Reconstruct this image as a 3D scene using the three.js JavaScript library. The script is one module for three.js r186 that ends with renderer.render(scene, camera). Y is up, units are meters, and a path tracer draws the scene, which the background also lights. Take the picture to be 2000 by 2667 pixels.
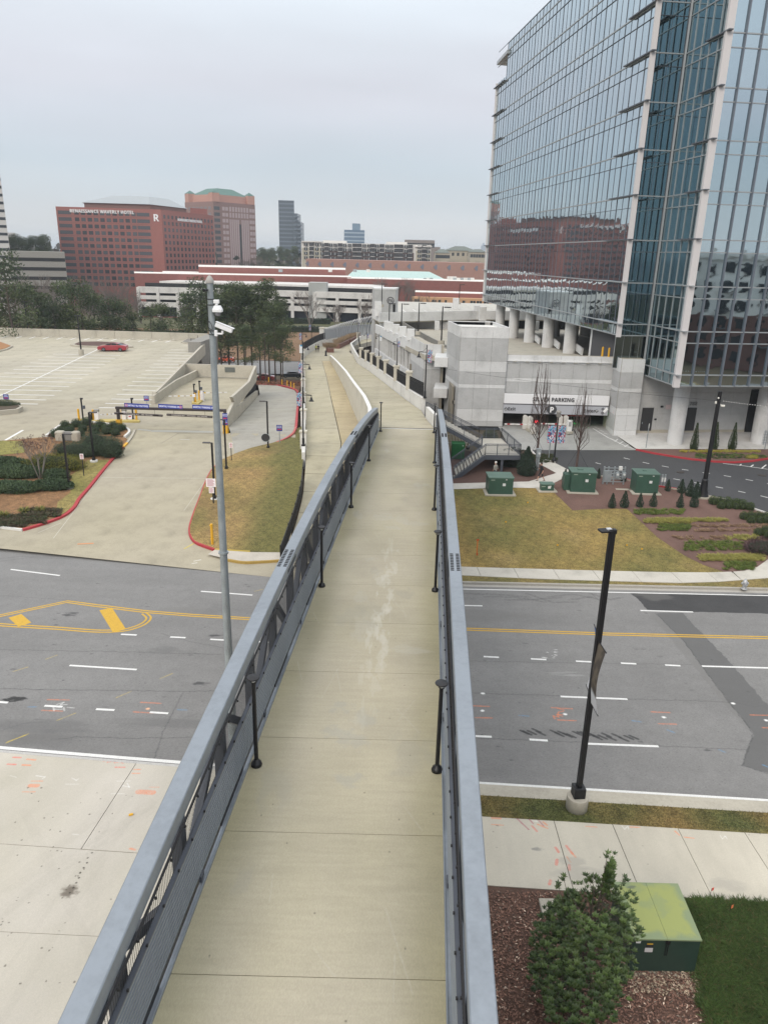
import*as THREE from 'three';
import{mergeGeometries,mergeVertices}from 'three/addons/utils/BufferGeometryUtils.js';
import{RoundedBoxGeometry}from 'three/addons/geometries/RoundedBoxGeometry.js';
import{MarchingCubes}from 'three/addons/objects/MarchingCubes.js';
import{TextGeometry}from 'three/addons/geometries/TextGeometry.js';
import{FontLoader}from 'three/addons/loaders/FontLoader.js';
// ---------------------------------------------------------------- camera, sky, sun, exposure
const scene=new THREE.Scene();
const EYE=21,PITCH=18.96*Math.PI /180,ROLL=1.38*Math.PI /180;
const camera=new THREE.PerspectiveCamera(2*Math.atan(1333.5 /1943)*180 /Math.PI,767 /1024,0.3,22000);
camera.rotation.order='YXZ';
camera.position.set(0,EYE,0);
camera.rotation.set(-PITCH,0,ROLL);
camera.updateMatrixWorld(true);
const renderer=new THREE.WebGLRenderer({antialias:true});
renderer.setSize(767,1024);
renderer.toneMapping=THREE.LinearToneMapping;
renderer.toneMappingExposure=1.36;
renderer.shadowMap.enabled=true;
const hash2=(x,y,s=0)=>{let h=Math.imul(x|0,374761393)+Math.imul(y|0,668265263)+Math.imul(s|0,2147483647-91);h=Math.imul(h ^(h>>>13),1274126177);h ^=h>>>16;return(h>>>0) /4294967296;};
function wn(x,y,s=0){const xi=Math.floor(x),yi=Math.floor(y);let u=x-xi,v=y-yi;u=u*u*(3-2*u);v=v*v*(3-2*v);const a=hash2(xi,yi,s),b=hash2(xi+1,yi,s),c=hash2(xi,yi+1,s),d=hash2(xi+1,yi+1,s);return a+(b-a)*u+(c-a)*v+(a-b-c+d)*u*v;}
function wf(x,y,o=4,s=0){let a=0,w=.5,t=0;for(let i=0;i<o;i++){a+=w*wn(x,y,s+i);t+=w;x*=2.03;y*=2.03;w*=.5;}return a /t;}
const lerp=(a,b,t)=>a+(b-a)*t,clamp=(v,a=0,b=1)=>Math.min(b,Math.max(a,v)),sst=(a,b,v)=>{v=clamp((v-a) /(b-a));return v*v*(3-2*v);};
{ 
const W=1024,Hh=512,data=new Float32Array(W*Hh*4);
const st=[[-90,.2,.2,.2],[-6,.40,.42,.44],[0,.52,.535,.555],[1.6,.53,.545,.555],[3.6,.49,.53,.56],[6.2,.465,.525,.575],[8.5,.50,.535,.59],[10.5,.535,.555,.61],[13,.565,.60,.655],[16,.61,.665,.725],[25,.80,.83,.88],[45,1.12,1.14,1.17],[90,1.40,1.41,1.42]];
for(let j=0;j<Hh;j++){
const el=((j+.5) /Hh-.5)*180;
for(let i=0;i<W;i++){
const az=((i+.5) /W)*360;
const e2=el+(el>0?(wf(az /22,el /3.2,4,3)-.5)*Math.min(5,el*.8):0);
let k=0;while(k<st.length-2&&st[k+1][0]<e2)k++;
const a=st[k],b=st[k+1],t=clamp((e2-a[0]) /(b[0]-a[0]));
const m=el>0?1+(wf(az /14,el /2.2,5,11)-.5)*.12:1;
const wm=el>0&&el<6?sst(.45,.7,wf(az /30,el /1.4,3,31))*Math.exp(-((el-2.6)**2) /1.6)*.5:0;
const p=(j*W+i)*4;
data[p]=lerp(a[1],b[1],t)*m*(1+wm*.16);data[p+1]=lerp(a[2],b[2],t)*m*(1+wm*.07);data[p+2]=lerp(a[3],b[3],t)*m*(1-wm*.02);data[p+3]=1;
}
}
const t=new THREE.DataTexture(data,W,Hh,THREE.RGBAFormat,THREE.FloatType);
t.mapping=THREE.EquirectangularReflectionMapping;t.magFilter=t.minFilter=THREE.LinearFilter;t.wrapS=THREE.RepeatWrapping;t.needsUpdate=true;
scene.background=t;scene.environment=t;
}
scene.fog=new THREE.FogExp2(0xc9d2da,0.00022);
const sun=new THREE.DirectionalLight(0xfff2e2,1.15);
sun.position.set(-80,120,85);sun.target.position.set(0,0,-70);scene.add(sun,sun.target);
sun.castShadow=true;sun.shadow.radius=45;sun.shadow.mapSize.set(2048,2048);
Object.assign(sun.shadow.camera,{left:-220,right:220,top:220,bottom:-220,near:1,far:600});
// ---------------------------------------------------------------- survey helpers: a sight line to a known level, wall line or distance gives the place of a thing
const V=(x,y,z)=>new THREE.Vector3(x,y,z);
const ray=(px,py)=>V((px-1000) /1943,-(py-1333.5) /1943,-1).applyQuaternion(camera.quaternion);
function on(px,py,hf,off=0){const d=ray(px,py);const f=s=>EYE+s*d.y-hf(s*d.x,s*d.z)-off;let s=5;while(s<900&&f(s)>0)s+=.5;let a=s-.5,b=s;for(let i=0;i<26;i++){const m=(a+b) /2;if(f(m)<0)b=m;else a=m;}return V(b*d.x,EYE+b*d.y,b*d.z);}
const at=(px,py,dist)=>{const d=ray(px,py),s=dist /Math.hypot(d.x,d.z);return V(s*d.x,EYE+s*d.y,s*d.z);};
const heightAt=(px,py,p)=>at(px,py,Math.hypot(p.x,p.z)).y;
// ---------------------------------------------------------------- levels of the place
const hRoad=()=>0,hNear=()=>.15;
const hUp=(x,z)=>6.35-.0678*(-z-66);
const hRamp=(x,z)=>{const t=-z;return t<50?.15:t<72?.15+1.85*(t-50) /22:2-2.7*(t-72) /98;};
const hR=(x,z)=>.16+clamp(.075*(-z-49),0,2.64);
const xPar=z=>-30.5-.0787*(-z-98);
const hFlat=(x,z)=>clamp(.06*(-z-47),0,2),hLot=(x,z)=>hFlat(x,z)+.045*clamp(-z-98,0,56);
const hL=(x,z)=>x<xPar(z)?hLot(x,z):hFlat(x,z),hLp=(x,z)=>-z<82?hFlat(x,z):2-.076*(-z-82);
const hLawn=(x,z)=>hL(x,z)+.13+(hRamp(x,z)-hL(x,z))*sst(-20,-8,x);
const hDeck=(x,z)=>{const t=-z-9;return 8.8-.025*t-.00033*t*Math.abs(t);};
const xDeck=z=>-1.2+(-z-9)*.0545;
const LOW=-7;
const ORD=['first','second','third','fourth','fifth','sixth','seventh','eighth','ninth','tenth','eleventh','twelfth','thirteenth','fourteenth','fifteenth','sixteenth','seventeenth','eighteenth','nineteenth'];
// ---------------------------------------------------------------- scene graph helpers
const used={};
const numbered=n=>{const k=used[n]=(used[n]??-1)+1;return k?`${n}_${String(k).padStart(3, '0')}`:n;};
const baseOf=new WeakMap();
function thing(name,label,category,pos=[0,0,0],group){
const o=new THREE.Group();o.name=numbered(name);o.position.set(...(pos.isVector3?pos.toArray():pos));scene.add(o);
o.userData={label,category};if(group)o.userData.group=group;return o;
}
function placed(name,label,category,pos,group){const o=thing(name,label,category,pos,group);baseOf.set(o,o.position.clone().negate());return o;}
function part(parent,name,geo,mat,label){
if(Array.isArray(geo))geo=mg(geo);
const b=baseOf.get(parent);if(b)geo.translate(b.x,b.y,b.z);
const m=new THREE.Mesh(geo,mat);m.name=name;m.castShadow=m.receiveShadow=true;parent.add(m);if(label)m.userData.label=label;
if(b)baseOf.set(m,b);return m;
}
const stuffPart=(parent,name,geo,mat)=>{const m=part(parent,name,geo,mat);m.userData.kind='stuff';return m;};
function single(name,label,category,geo,mat,group){const m=part(scene,name,geo,mat);m.name=numbered(name);m.userData={label,category};if(group)m.userData.group=group;return m;}
function struct(name,geo,mat){const m=part(scene,name,geo,mat);m.name=numbered(name);m.userData.kind='structure';return m;}
function structGroup(name){const g=new THREE.Group();g.name=numbered(name);g.userData.kind='structure';scene.add(g);return g;}
function stuff(name,label,category,geo,mat){const m=part(scene,name,geo,mat);m.name=numbered(name);m.userData={label,category,kind:'stuff'};return m;}
function dup(root,pos,turn=0,label,group,scale){
const r=root.clone();r.name=numbered(root.name.replace(/_\d{3}$/,''));scene.add(r);r.position.set(...(pos.isVector3?pos.toArray():pos));r.rotation.y=turn;
r.userData={...root.userData};if(label)r.userData.label=label;if(group)r.userData.group=group;if(scale)r.scale.set(...(Array.isArray(scale)?scale:[scale,scale,scale]));return r;
}
let seed=7;const R=()=>{seed=(seed+0x6D2B79F5)|0;let t=Math.imul(seed ^(seed>>>15),1|seed);t=(t+Math.imul(t ^(t>>>7),61|t))^ t;return((t ^(t>>>14))>>>0) /4294967296;};
const RR=(a,b)=>a+(b-a)*R();
// ---------------------------------------------------------------- geometry helpers (uv in metres)
function triUV(g){
if(g.index){g=g.toNonIndexed();}
const p=g.attributes.position,n=g.attributes.normal,uv=new Float32Array(p.count*2);
for(let i=0;i<p.count;i++){const ax=Math.abs(n.getX(i)),ay=Math.abs(n.getY(i)),az=Math.abs(n.getZ(i));const x=p.getX(i),y=p.getY(i),z=p.getZ(i);if(ay>=ax&&ay>=az){uv[2*i]=x;uv[2*i+1]=-z;}else if(ax>az){uv[2*i]=z;uv[2*i+1]=y;}else{uv[2*i]=x;uv[2*i+1]=y;}}
g.setAttribute('uv',new THREE.BufferAttribute(uv,2));for(const k of Object.keys(g.attributes))if(!['position','normal','uv','color'].includes(k))g.deleteAttribute(k);
return g;
}
function mg(a){a=a.flat(9).filter(Boolean).map(g=>g.index?triUV(g):g);const hasC=a.every(g=>g.attributes.color);if(!hasC)a.forEach(g=>g.deleteAttribute('color'));return a.length===1?a[0]:mergeGeometries(a);}
function box(w,h,d,x=0,y=0,z=0,ry=0,rx=0,rz=0){const g=new THREE.BoxGeometry(w,h,d);if(rx)g.rotateX(rx);if(rz)g.rotateZ(rz);if(ry)g.rotateY(ry);g.translate(x,y,z);return triUV(g);}
function rbox(w,h,d,x=0,y=0,z=0,ry=0,r=.02,s=2){const g=new RoundedBoxGeometry(w,h,d,s,Math.min(r,w /2.1,h /2.1,d /2.1));if(ry)g.rotateY(ry);g.translate(x,y,z);return triUV(g);}
function cyl(r1,r2,h,x=0,y=0,z=0,seg=16){const g=new THREE.CylinderGeometry(r1,r2,h,seg);g.translate(x,y+h /2,z);return triUV(g);}
function sph(r,x,y,z,sx=1,sy=1,sz=1,seg=14){const g=new THREE.SphereGeometry(r,seg,Math.ceil(seg*.7));g.scale(sx,sy,sz);g.translate(x,y,z);return triUV(g);}
function tube(a,b,r,r2=r,seg=6){const d=b.clone().sub(a),l=d.length();const g=new THREE.CylinderGeometry(r2,r,l,seg,1);g.translate(0,l /2,0);g.applyQuaternion(new THREE.Quaternion().setFromUnitVectors(V(0,1,0),d.normalize()));g.translate(a.x,a.y,a.z);return triUV(g);}
function path(pts,r,seg=24,rs=6){return triUV(new THREE.TubeGeometry(new THREE.CatmullRomCurve3(pts),seg,r,rs));}
function lathe(prof,seg=20){return triUV(new THREE.LatheGeometry(prof.map(p=>new THREE.Vector2(p[0],p[1])),seg));}
function beam(a,b,w,h){const d=b.clone().sub(a),l=d.length();d.normalize();const side=V(0,1,0).cross(d);if(side.lengthSq()<1e-6)side.set(1,0,0);side.normalize();const up=d.clone().cross(side).normalize();const g=new THREE.BoxGeometry(w,h,l);g.applyMatrix4(new THREE.Matrix4().makeBasis(side,up,d));g.translate((a.x+b.x) /2,(a.y+b.y) /2,(a.z+b.z) /2);return triUV(g);}
function prism(poly,y0,y1){
const f0=typeof y0==='function'?y0:()=>y0,f1=typeof y1==='function'?y1:()=>y1;
const pts=poly.map(p=>new THREE.Vector2(p.isVector3?p.x:p[0],p.isVector3?p.z:p[1]));if(THREE.ShapeUtils.area(pts)>0)pts.reverse();
const pos=[];const P=(q,y)=>pos.push(q.x,y,q.y);
for(const[a,b,c]of THREE.ShapeUtils.triangulateShape(pts,[])){const A=pts[a],B=pts[b],C=pts[c];const s=(B.x-A.x)*(C.y-A.y)-(B.y-A.y)*(C.x-A.x);const t=s<0?[A,B,C]:[A,C,B];for(const q of t)P(q,f1(q.x,q.y));for(const q of[t[0],t[2],t[1]])P(q,f0(q.x,q.y));}
for(let i=0;i<pts.length;i++){const A=pts[i],B=pts[(i+1)%pts.length];P(A,f0(A.x,A.y));P(A,f1(A.x,A.y));P(B,f1(B.x,B.y));P(A,f0(A.x,A.y));P(B,f1(B.x,B.y));P(B,f0(B.x,B.y));}
const g=new THREE.BufferGeometry();g.setAttribute('position',new THREE.Float32BufferAttribute(pos,3));g.computeVertexNormals();
const nrm=g.attributes.normal;let cx=0,cz=0;pts.forEach(p=>{cx+=p.x /pts.length;cz+=p.y /pts.length;});
return triUV(g);
}
function sheet(poly,hf,off=0,step=3,tone=null){
const pts=poly.map(p=>new THREE.Vector2(p.isVector3?p.x:p[0],p.isVector3?p.z:p[1]));let tris=THREE.ShapeUtils.triangulateShape(pts,[]).map(t=>t.map(i=>[pts[i].x,pts[i].y]));
const out=[];const st=tris;const L=(a,b)=>(a[0]-b[0])**2+(a[1]-b[1])**2;
while(st.length){const[a,b,c]=st.pop();const ab=L(a,b),bc=L(b,c),ca=L(c,a),m=Math.max(ab,bc,ca);if(m>step*step){if(m===ab){const q=[(a[0]+b[0]) /2,(a[1]+b[1]) /2];st.push([a,q,c],[q,b,c]);}else if(m===bc){const q=[(b[0]+c[0]) /2,(b[1]+c[1]) /2];st.push([a,b,q],[a,q,c]);}else{const q=[(c[0]+a[0]) /2,(c[1]+a[1]) /2];st.push([a,b,q],[q,b,c]);}}else out.push([a,b,c]);}
const pos=new Float32Array(out.length*9),uv=new Float32Array(out.length*6),col=new Float32Array(out.length*9);let i=0,j=0,k=0;
for(const t of out){const s=(t[1][0]-t[0][0])*(t[2][1]-t[0][1])-(t[1][1]-t[0][1])*(t[2][0]-t[0][0]);const q=s<0?t:[t[0],t[2],t[1]];for(const p of q){pos[i++]=p[0];pos[i++]=hf(p[0],p[1])+off;pos[i++]=p[1];uv[j++]=p[0];uv[j++]=-p[1];const c=tone?tone(p[0],p[1]):[1,1,1];col[k++]=c[0];col[k++]=c[1];col[k++]=c[2];}}
const g=new THREE.BufferGeometry();g.setAttribute('position',new THREE.BufferAttribute(pos,3));g.setAttribute('uv',new THREE.BufferAttribute(uv,2));g.setAttribute('color',new THREE.BufferAttribute(col,3));g.computeVertexNormals();return g;
}
function sweep(pts,w,y0,y1,side=0){
const n=pts.length,prof=[];for(let i=0;i<n;i++){const a=pts[Math.max(0,i-1)],b=pts[Math.min(n-1,i+1)];const d=V(b.x-a.x,0,b.z-a.z).normalize(),nx=-d.z,nz=d.x;const p=pts[i],s0=(side-.5)*w,s1=(side+.5)*w;prof.push([[p.x+nx*s0,p.y+y0,p.z+nz*s0],[p.x+nx*s0,p.y+y1,p.z+nz*s0],[p.x+nx*s1,p.y+y1,p.z+nz*s1],[p.x+nx*s1,p.y+y0,p.z+nz*s1]]);}
const pos=[],q=(a,b,c,d)=>pos.push(...a,...b,...c,...a,...c,...d);
for(let i=0;i<n-1;i++)for(let k=0;k<4;k++){const l=(k+1)%4;q(prof[i][k],prof[i][l],prof[i+1][l],prof[i+1][k]);}
q(prof[0][3],prof[0][2],prof[0][1],prof[0][0]);q(...prof[n-1]);
const g=new THREE.BufferGeometry();g.setAttribute('position',new THREE.Float32BufferAttribute(pos,3));g.computeVertexNormals();return triUV(g);
}
const resample=(pts,step)=>{const out=[pts[0].clone()];for(let i=1;i<pts.length;i++){const a=pts[i-1],b=pts[i],n=Math.max(1,Math.round(a.distanceTo(b) /step));for(let k=1;k<=n;k++)out.push(a.clone().lerp(b,k /n));}return out;};
const smooth=(pts,n=40)=>{const c=new THREE.CatmullRomCurve3(pts,false,'centripetal');return c.getSpacedPoints(n);};
// ---------------------------------------------------------------- textures
function pnoise(N,cells,sd){const o=new Float32Array(N*N);const L=new Float32Array(cells*cells);for(let i=0;i<L.length;i++)L[i]=hash2(i,cells,sd);for(let y=0;y<N;y++){const fy=y /N*cells,yi=Math.floor(fy);let v=fy-yi;v=v*v*(3-2*v);const r0=(yi%cells)*cells,r1=((yi+1)%cells)*cells;for(let x=0;x<N;x++){const fx=x /N*cells,xi=Math.floor(fx);let u=fx-xi;u=u*u*(3-2*u);const a=xi%cells,b=(xi+1)%cells;o[y*N+x]=lerp(lerp(L[r0+a],L[r0+b],u),lerp(L[r1+a],L[r1+b],u),v);}}return o;}
function pfbm(N,c,oct,sd,gain=.55){const o=new Float32Array(N*N);let w=1,t=0;for(let k=0;k<oct;k++){const cc=Math.min(c<<k,N),n=pnoise(N,cc,sd+k*17);for(let i=0;i<o.length;i++)o[i]+=n[i]*w;t+=w;w*=gain;}for(let i=0;i<o.length;i++)o[i] /=t;return o;}
const N=512,nA=pfbm(N,4,7,1),nB=pfbm(N,10,6,2,.6),nC=pfbm(N,64,4,3,.7),nD=pfbm(N,3,5,4);
const toS=v=>{v=clamp(v);return 255*(v<=.0031308?12.92*v:1.055*Math.pow(v,1 /2.4)-.055);};
function dtex(W,Hh,fn,metresX,metresY=metresX,srgb=true){const d=new Uint8Array(W*Hh*4);for(let y=0,p=0;y<Hh;y++)for(let x=0;x<W;x++,p+=4){const c=fn(x,y);if(srgb){d[p]=toS(c[0]);d[p+1]=toS(c[1]);d[p+2]=toS(c[2]);}else{d[p]=d[p+1]=d[p+2]=clamp(c)*255;}d[p+3]=255;}const t=new THREE.DataTexture(d,W,Hh);t.wrapS=t.wrapT=THREE.RepeatWrapping;t.magFilter=THREE.LinearFilter;t.minFilter=THREE.LinearMipmapLinearFilter;t.generateMipmaps=true;if(srgb)t.colorSpace=THREE.SRGBColorSpace;t.repeat.set(1 /metresX,1 /metresY);t.needsUpdate=true;return t;}
const withSize=(t,m)=>{const c=t.clone();c.repeat.set(1 /m,1 /m);c.needsUpdate=true;return c;};
const gA=dtex(N,N,(x,y)=>{const v=nA[y*N+x],w=nC[y*N+x],u=.80+.28*(v-.5)*1.6+.26*(w-.5)+.10;return[u,u,u*.995];},5); 
const gB=dtex(N,N,(x,y)=>{const v=nB[y*N+x],w=nC[y*N+x];const u=.86+.16*(v-.5)+.5*(w-.5);return[u,u,u];},2.2); 
const bumpG=dtex(N,N,(x,y)=>nC[y*N+x]*.6+nB[y*N+x]*.4,2.2,2.2,false);
const M=(c,o={})=>new THREE.MeshStandardMaterial({color:new THREE.Color().setRGB(...c),roughness:.85,...o});
const MV=(c,o={})=>M(c,{vertexColors:true,...o});
const concTone=(k=.10,sc=7)=>(x,z)=>{const v=1+(wf(x /sc,z /sc,4,5)-.5)*2*k,w=(wf(x /2.1,z /2.1,3,9)-.5)*k;return[v+w,v+w*.9,(v+w)*(1-(wf(x /11,z /11,3,2)-.5)*.12)];};
const m={};
m.conc=MV([.42,.385,.315],{map:gA,bumpMap:bumpG,bumpScale:.003,roughness:.9});
m.concPlain=M([.42,.39,.325],{map:gA,roughness:.9});
m.white=M([.66,.65,.62],{map:withSize(gA,7),roughness:.75});
m.cream=M([.55,.52,.44],{map:withSize(gA,7),roughness:.8});
m.paintW=M([.78,.78,.76],{roughness:.8,map:withSize(gB,1.4)});
m.paintY=M([.62,.38,.045],{roughness:.8,map:withSize(gB,1.4)});
m.black=M([.012,.012,.014],{roughness:.45,metalness:.2});
m.blackMatte=M([.02,.02,.022],{roughness:.8});
m.steel=M([.24,.27,.305],{roughness:.42,metalness:.25,map:withSize(gA,9)});
m.steelD=M([.085,.095,.115],{roughness:.45,metalness:.3});
m.galv=M([.36,.40,.42],{roughness:.5,metalness:.55,map:withSize(gA,1.8)});
m.red=M([.42,.035,.045],{map:withSize(gB,1.6),roughness:.7});
m.yellow=M([.66,.36,.02],{roughness:.6});
m.dark=M([.012,.012,.013],{roughness:.95});
m.blade=MV([1,1,1],{side:THREE.DoubleSide,roughness:.75});
// ================================================================ GROUND, ROAD, KERBS
{ 
const xs=[],zs=[];
for(const x of[-6000,-3000,-1500,-900,-600,-420,-300,-230,-180,-140,-110,-90])xs.push(x);for(let x=-75;x<=100;x+=6)xs.push(x);for(const x of[115,140,180,240,320,450,650,1000,1700,3000,6000])xs.push(x);
for(const z of[400,150,60,20])zs.push(z);for(let z=8;z>=-220;z-=6)zs.push(z);for(const z of[-240,-270,-310,-360,-420,-500,-600,-750,-950,-1300,-1800,-2600,-4000,-6500,-9000])zs.push(z);
const hG=(x,z)=>{const t=-z;if(t<20)return-.2;let h=x<-4?hFlat(x,z)-.35:hR(x,z)-.4;if(x>-44&&x<0&&t>78)h=Math.min(h,2-.09*(t-78)-.8);if(x>-24&&x<6)h=Math.min(h,hRamp(x,z)-.5,1.2);h=lerp(h,LOW-.3,x>-70&&x<8?sst(104,150,t):sst(150,178,t));if(t<48)h=-.3;if(t>260)h+=sst(260,900,t)*6+sst(900,4000,t)*6+(wf(x /160,z /160,3,8)-.5)*5*sst(260,500,t);return h;};
const pos=[],uv=[],col=[],idx=[];for(const z of zs)for(const x of xs){pos.push(x,hG(x,z),z);uv.push(x,z);const v=.75+.5*wf(x /30,z /30,3,4),g=wf(x /18,z /22,3,6);const c=[lerp(.115,.10,g)*v,lerp(.075,.088,g)*v,lerp(.046,.045,g)*v];col.push(...c);}
const nx=xs.length;for(let j=0;j<zs.length-1;j++)for(let i=0;i<nx-1;i++){const a=j*nx+i,b=a+1,c=a+nx,d=c+1;idx.push(a,b,c,b,d,c);}
const g=new THREE.BufferGeometry();g.setAttribute('position',new THREE.Float32BufferAttribute(pos,3));g.setAttribute('uv',new THREE.Float32BufferAttribute(uv,2));g.setAttribute('color',new THREE.Float32BufferAttribute(col,3));g.setIndex(idx);g.computeVertexNormals();
struct('ground',g,MV([1,1,1],{map:gB,roughness:1}));
}
class Paint{ 
constructor(W,H,x0,x1,z0,z1,base){if(z0<z1)[z0,z1]=[z1,z0];Object.assign(this,{W,H,x0,x1,z0,z1});this.d=new Float32Array(W*H*3);for(let j=0;j<H;j++)for(let i=0;i<W;i++){const x=lerp(x0,x1,(i+.5) /W),z=lerp(z0,z1,(j+.5) /H),c=base(x,z,i,j),p=(j*W+i)*3;this.d[p]=c[0];this.d[p+1]=c[1];this.d[p+2]=c[2];}}
px(i,j,c,a){if(i<0||j<0||i>=this.W||j>=this.H)return;const p=(j*this.W+i)*3;for(let k=0;k<3;k++)this.d[p+k]=lerp(this.d[p+k],c[k],a);}
stroke(pts,w,c,a=1,rough=0,wob=0){
const sx=this.W /(this.x1-this.x0),sz=this.H /(this.z1-this.z0);
if(wob){const q=[pts[0]];for(let i=1;i<pts.length;i++){const A=pts[i-1],B=pts[i],n=Math.max(1,Math.ceil(Math.hypot(B[0]-A[0],B[1]-A[1]) /(wob*3)));for(let k=1;k<=n;k++)q.push([lerp(A[0],B[0],k /n)+(k<n?RR(-wob,wob)*.5:0),lerp(A[1],B[1],k /n)+(k<n?RR(-wob,wob)*.5:0)]);}pts=q;}
for(let i=1;i<pts.length;i++){
const[ax,az]=pts[i-1],[bx,bz]=pts[i],dx=bx-ax,dz=bz-az,l2=dx*dx+dz*dz||1e-9,hw=Math.max(w /2,.6 /Math.max(sx,sz));
const i0=Math.floor((Math.min(ax,bx)-hw-.05-this.x0)*sx),i1=Math.ceil((Math.max(ax,bx)+hw+.05-this.x0)*sx),j0=Math.floor(((Math.min(az,bz)-hw-.05)-this.z0)*sz),j1=Math.ceil(((Math.max(az,bz)+hw+.05)-this.z0)*sz),ja=Math.min(j0,j1),jb=Math.max(j0,j1);
const fw=1 /Math.min(Math.abs(sx),Math.abs(sz));
for(let j=ja;j<=jb;j++)for(let k=i0;k<=i1;k++){const x=this.x0+(k+.5) /sx,z=this.z0+(j+.5) /sz;const t=clamp(((x-ax)*dx+(z-az)*dz) /l2),d=Math.hypot(x-ax-t*dx,z-az-t*dz);let v=clamp((hw-d) /fw+.5)*Math.min(1,w /(2*hw)+.0);if(v>0){if(rough)v*=1-rough*hash2(k,j,5)-rough*.6*wn(x*9,z*9,2);if(v>0)this.px(k,j,c,a*v);}}
}
}
blob(x,z,rx,rz,c,a,n=.5){const sx=this.W /(this.x1-this.x0),sz=this.H /(this.z1-this.z0);const i0=Math.floor((x-rx-this.x0)*sx),i1=Math.ceil((x+rx-this.x0)*sx),ja=Math.floor(Math.min((z-rz-this.z0)*sz,(z+rz-this.z0)*sz)),jb=Math.ceil(Math.max((z-rz-this.z0)*sz,(z+rz-this.z0)*sz));for(let j=ja;j<=jb;j++)for(let i=i0;i<=i1;i++){const X=this.x0+(i+.5) /sx,Z=this.z0+(j+.5) /sz,d=Math.hypot((X-x) /rx,(Z-z) /rz)+(wf(X*2 /rx,Z*2 /rz,3,3)-.5)*n*2;if(d<1)this.px(i,j,c,a*sst(1,.4,d));}}
poly(pts,c,a){const sx=this.W /(this.x1-this.x0),sz=this.H /(this.z1-this.z0);const X=pts.map(p=>p[0]),Z=pts.map(p=>p[1]);for(let j=Math.floor(Math.min(...Z.map(z=>(z-this.z0)*sz)));j<=Math.max(...Z.map(z=>(z-this.z0)*sz));j++)for(let i=Math.floor((Math.min(...X)-this.x0)*sx);i<=(Math.max(...X)-this.x0)*sx;i++){const x=this.x0+(i+.5) /sx+(wn(i*.1,j*.1)-.5)*.12,z=this.z0+(j+.5) /sz+(wn(i*.1,j*.1,4)-.5)*.12;let ins=false;for(let k=0,l=pts.length-1;k<pts.length;l=k++)if((Z[k]>z)!==(Z[l]>z)&&x<(X[l]-X[k])*(z-Z[k]) /(Z[l]-Z[k])+X[k])ins=!ins;if(ins){const p=(j*this.W+i)*3;this.px(i,j,typeof c==='function'?c(x,z):c,a);}}}
tex(){const{W,H,d}=this;const t=dtex(W,H,(i,j)=>{const p=(j*W+i)*3;return[d[p],d[p+1],d[p+2]];},this.x1-this.x0,Math.abs(this.z1-this.z0));t.offset.set(-this.x0 /(this.x1-this.x0),this.z0 /Math.abs(this.z1-this.z0));t.wrapS=t.wrapT=THREE.ClampToEdgeWrapping;return t;}
}
const G2=(px,py,h=hRoad)=>{const p=on(px,py,h);return[p.x,p.z];};
const ORANGE=[.72,.20,.07],PINKRED=[.68,.10,.07],MAG=[.36,.03,.10],CHALK=[.72,.72,.70],BLUE=[.10,.26,.44],YEL=[.62,.46,.06];
const zNear=x=>x<0?-26.15+.072*x-.0006*x*x:-26.15+.055*x,zFar=x=>x<-4?-46.6+.172*(x+4):-46.35-.006*x;
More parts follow.
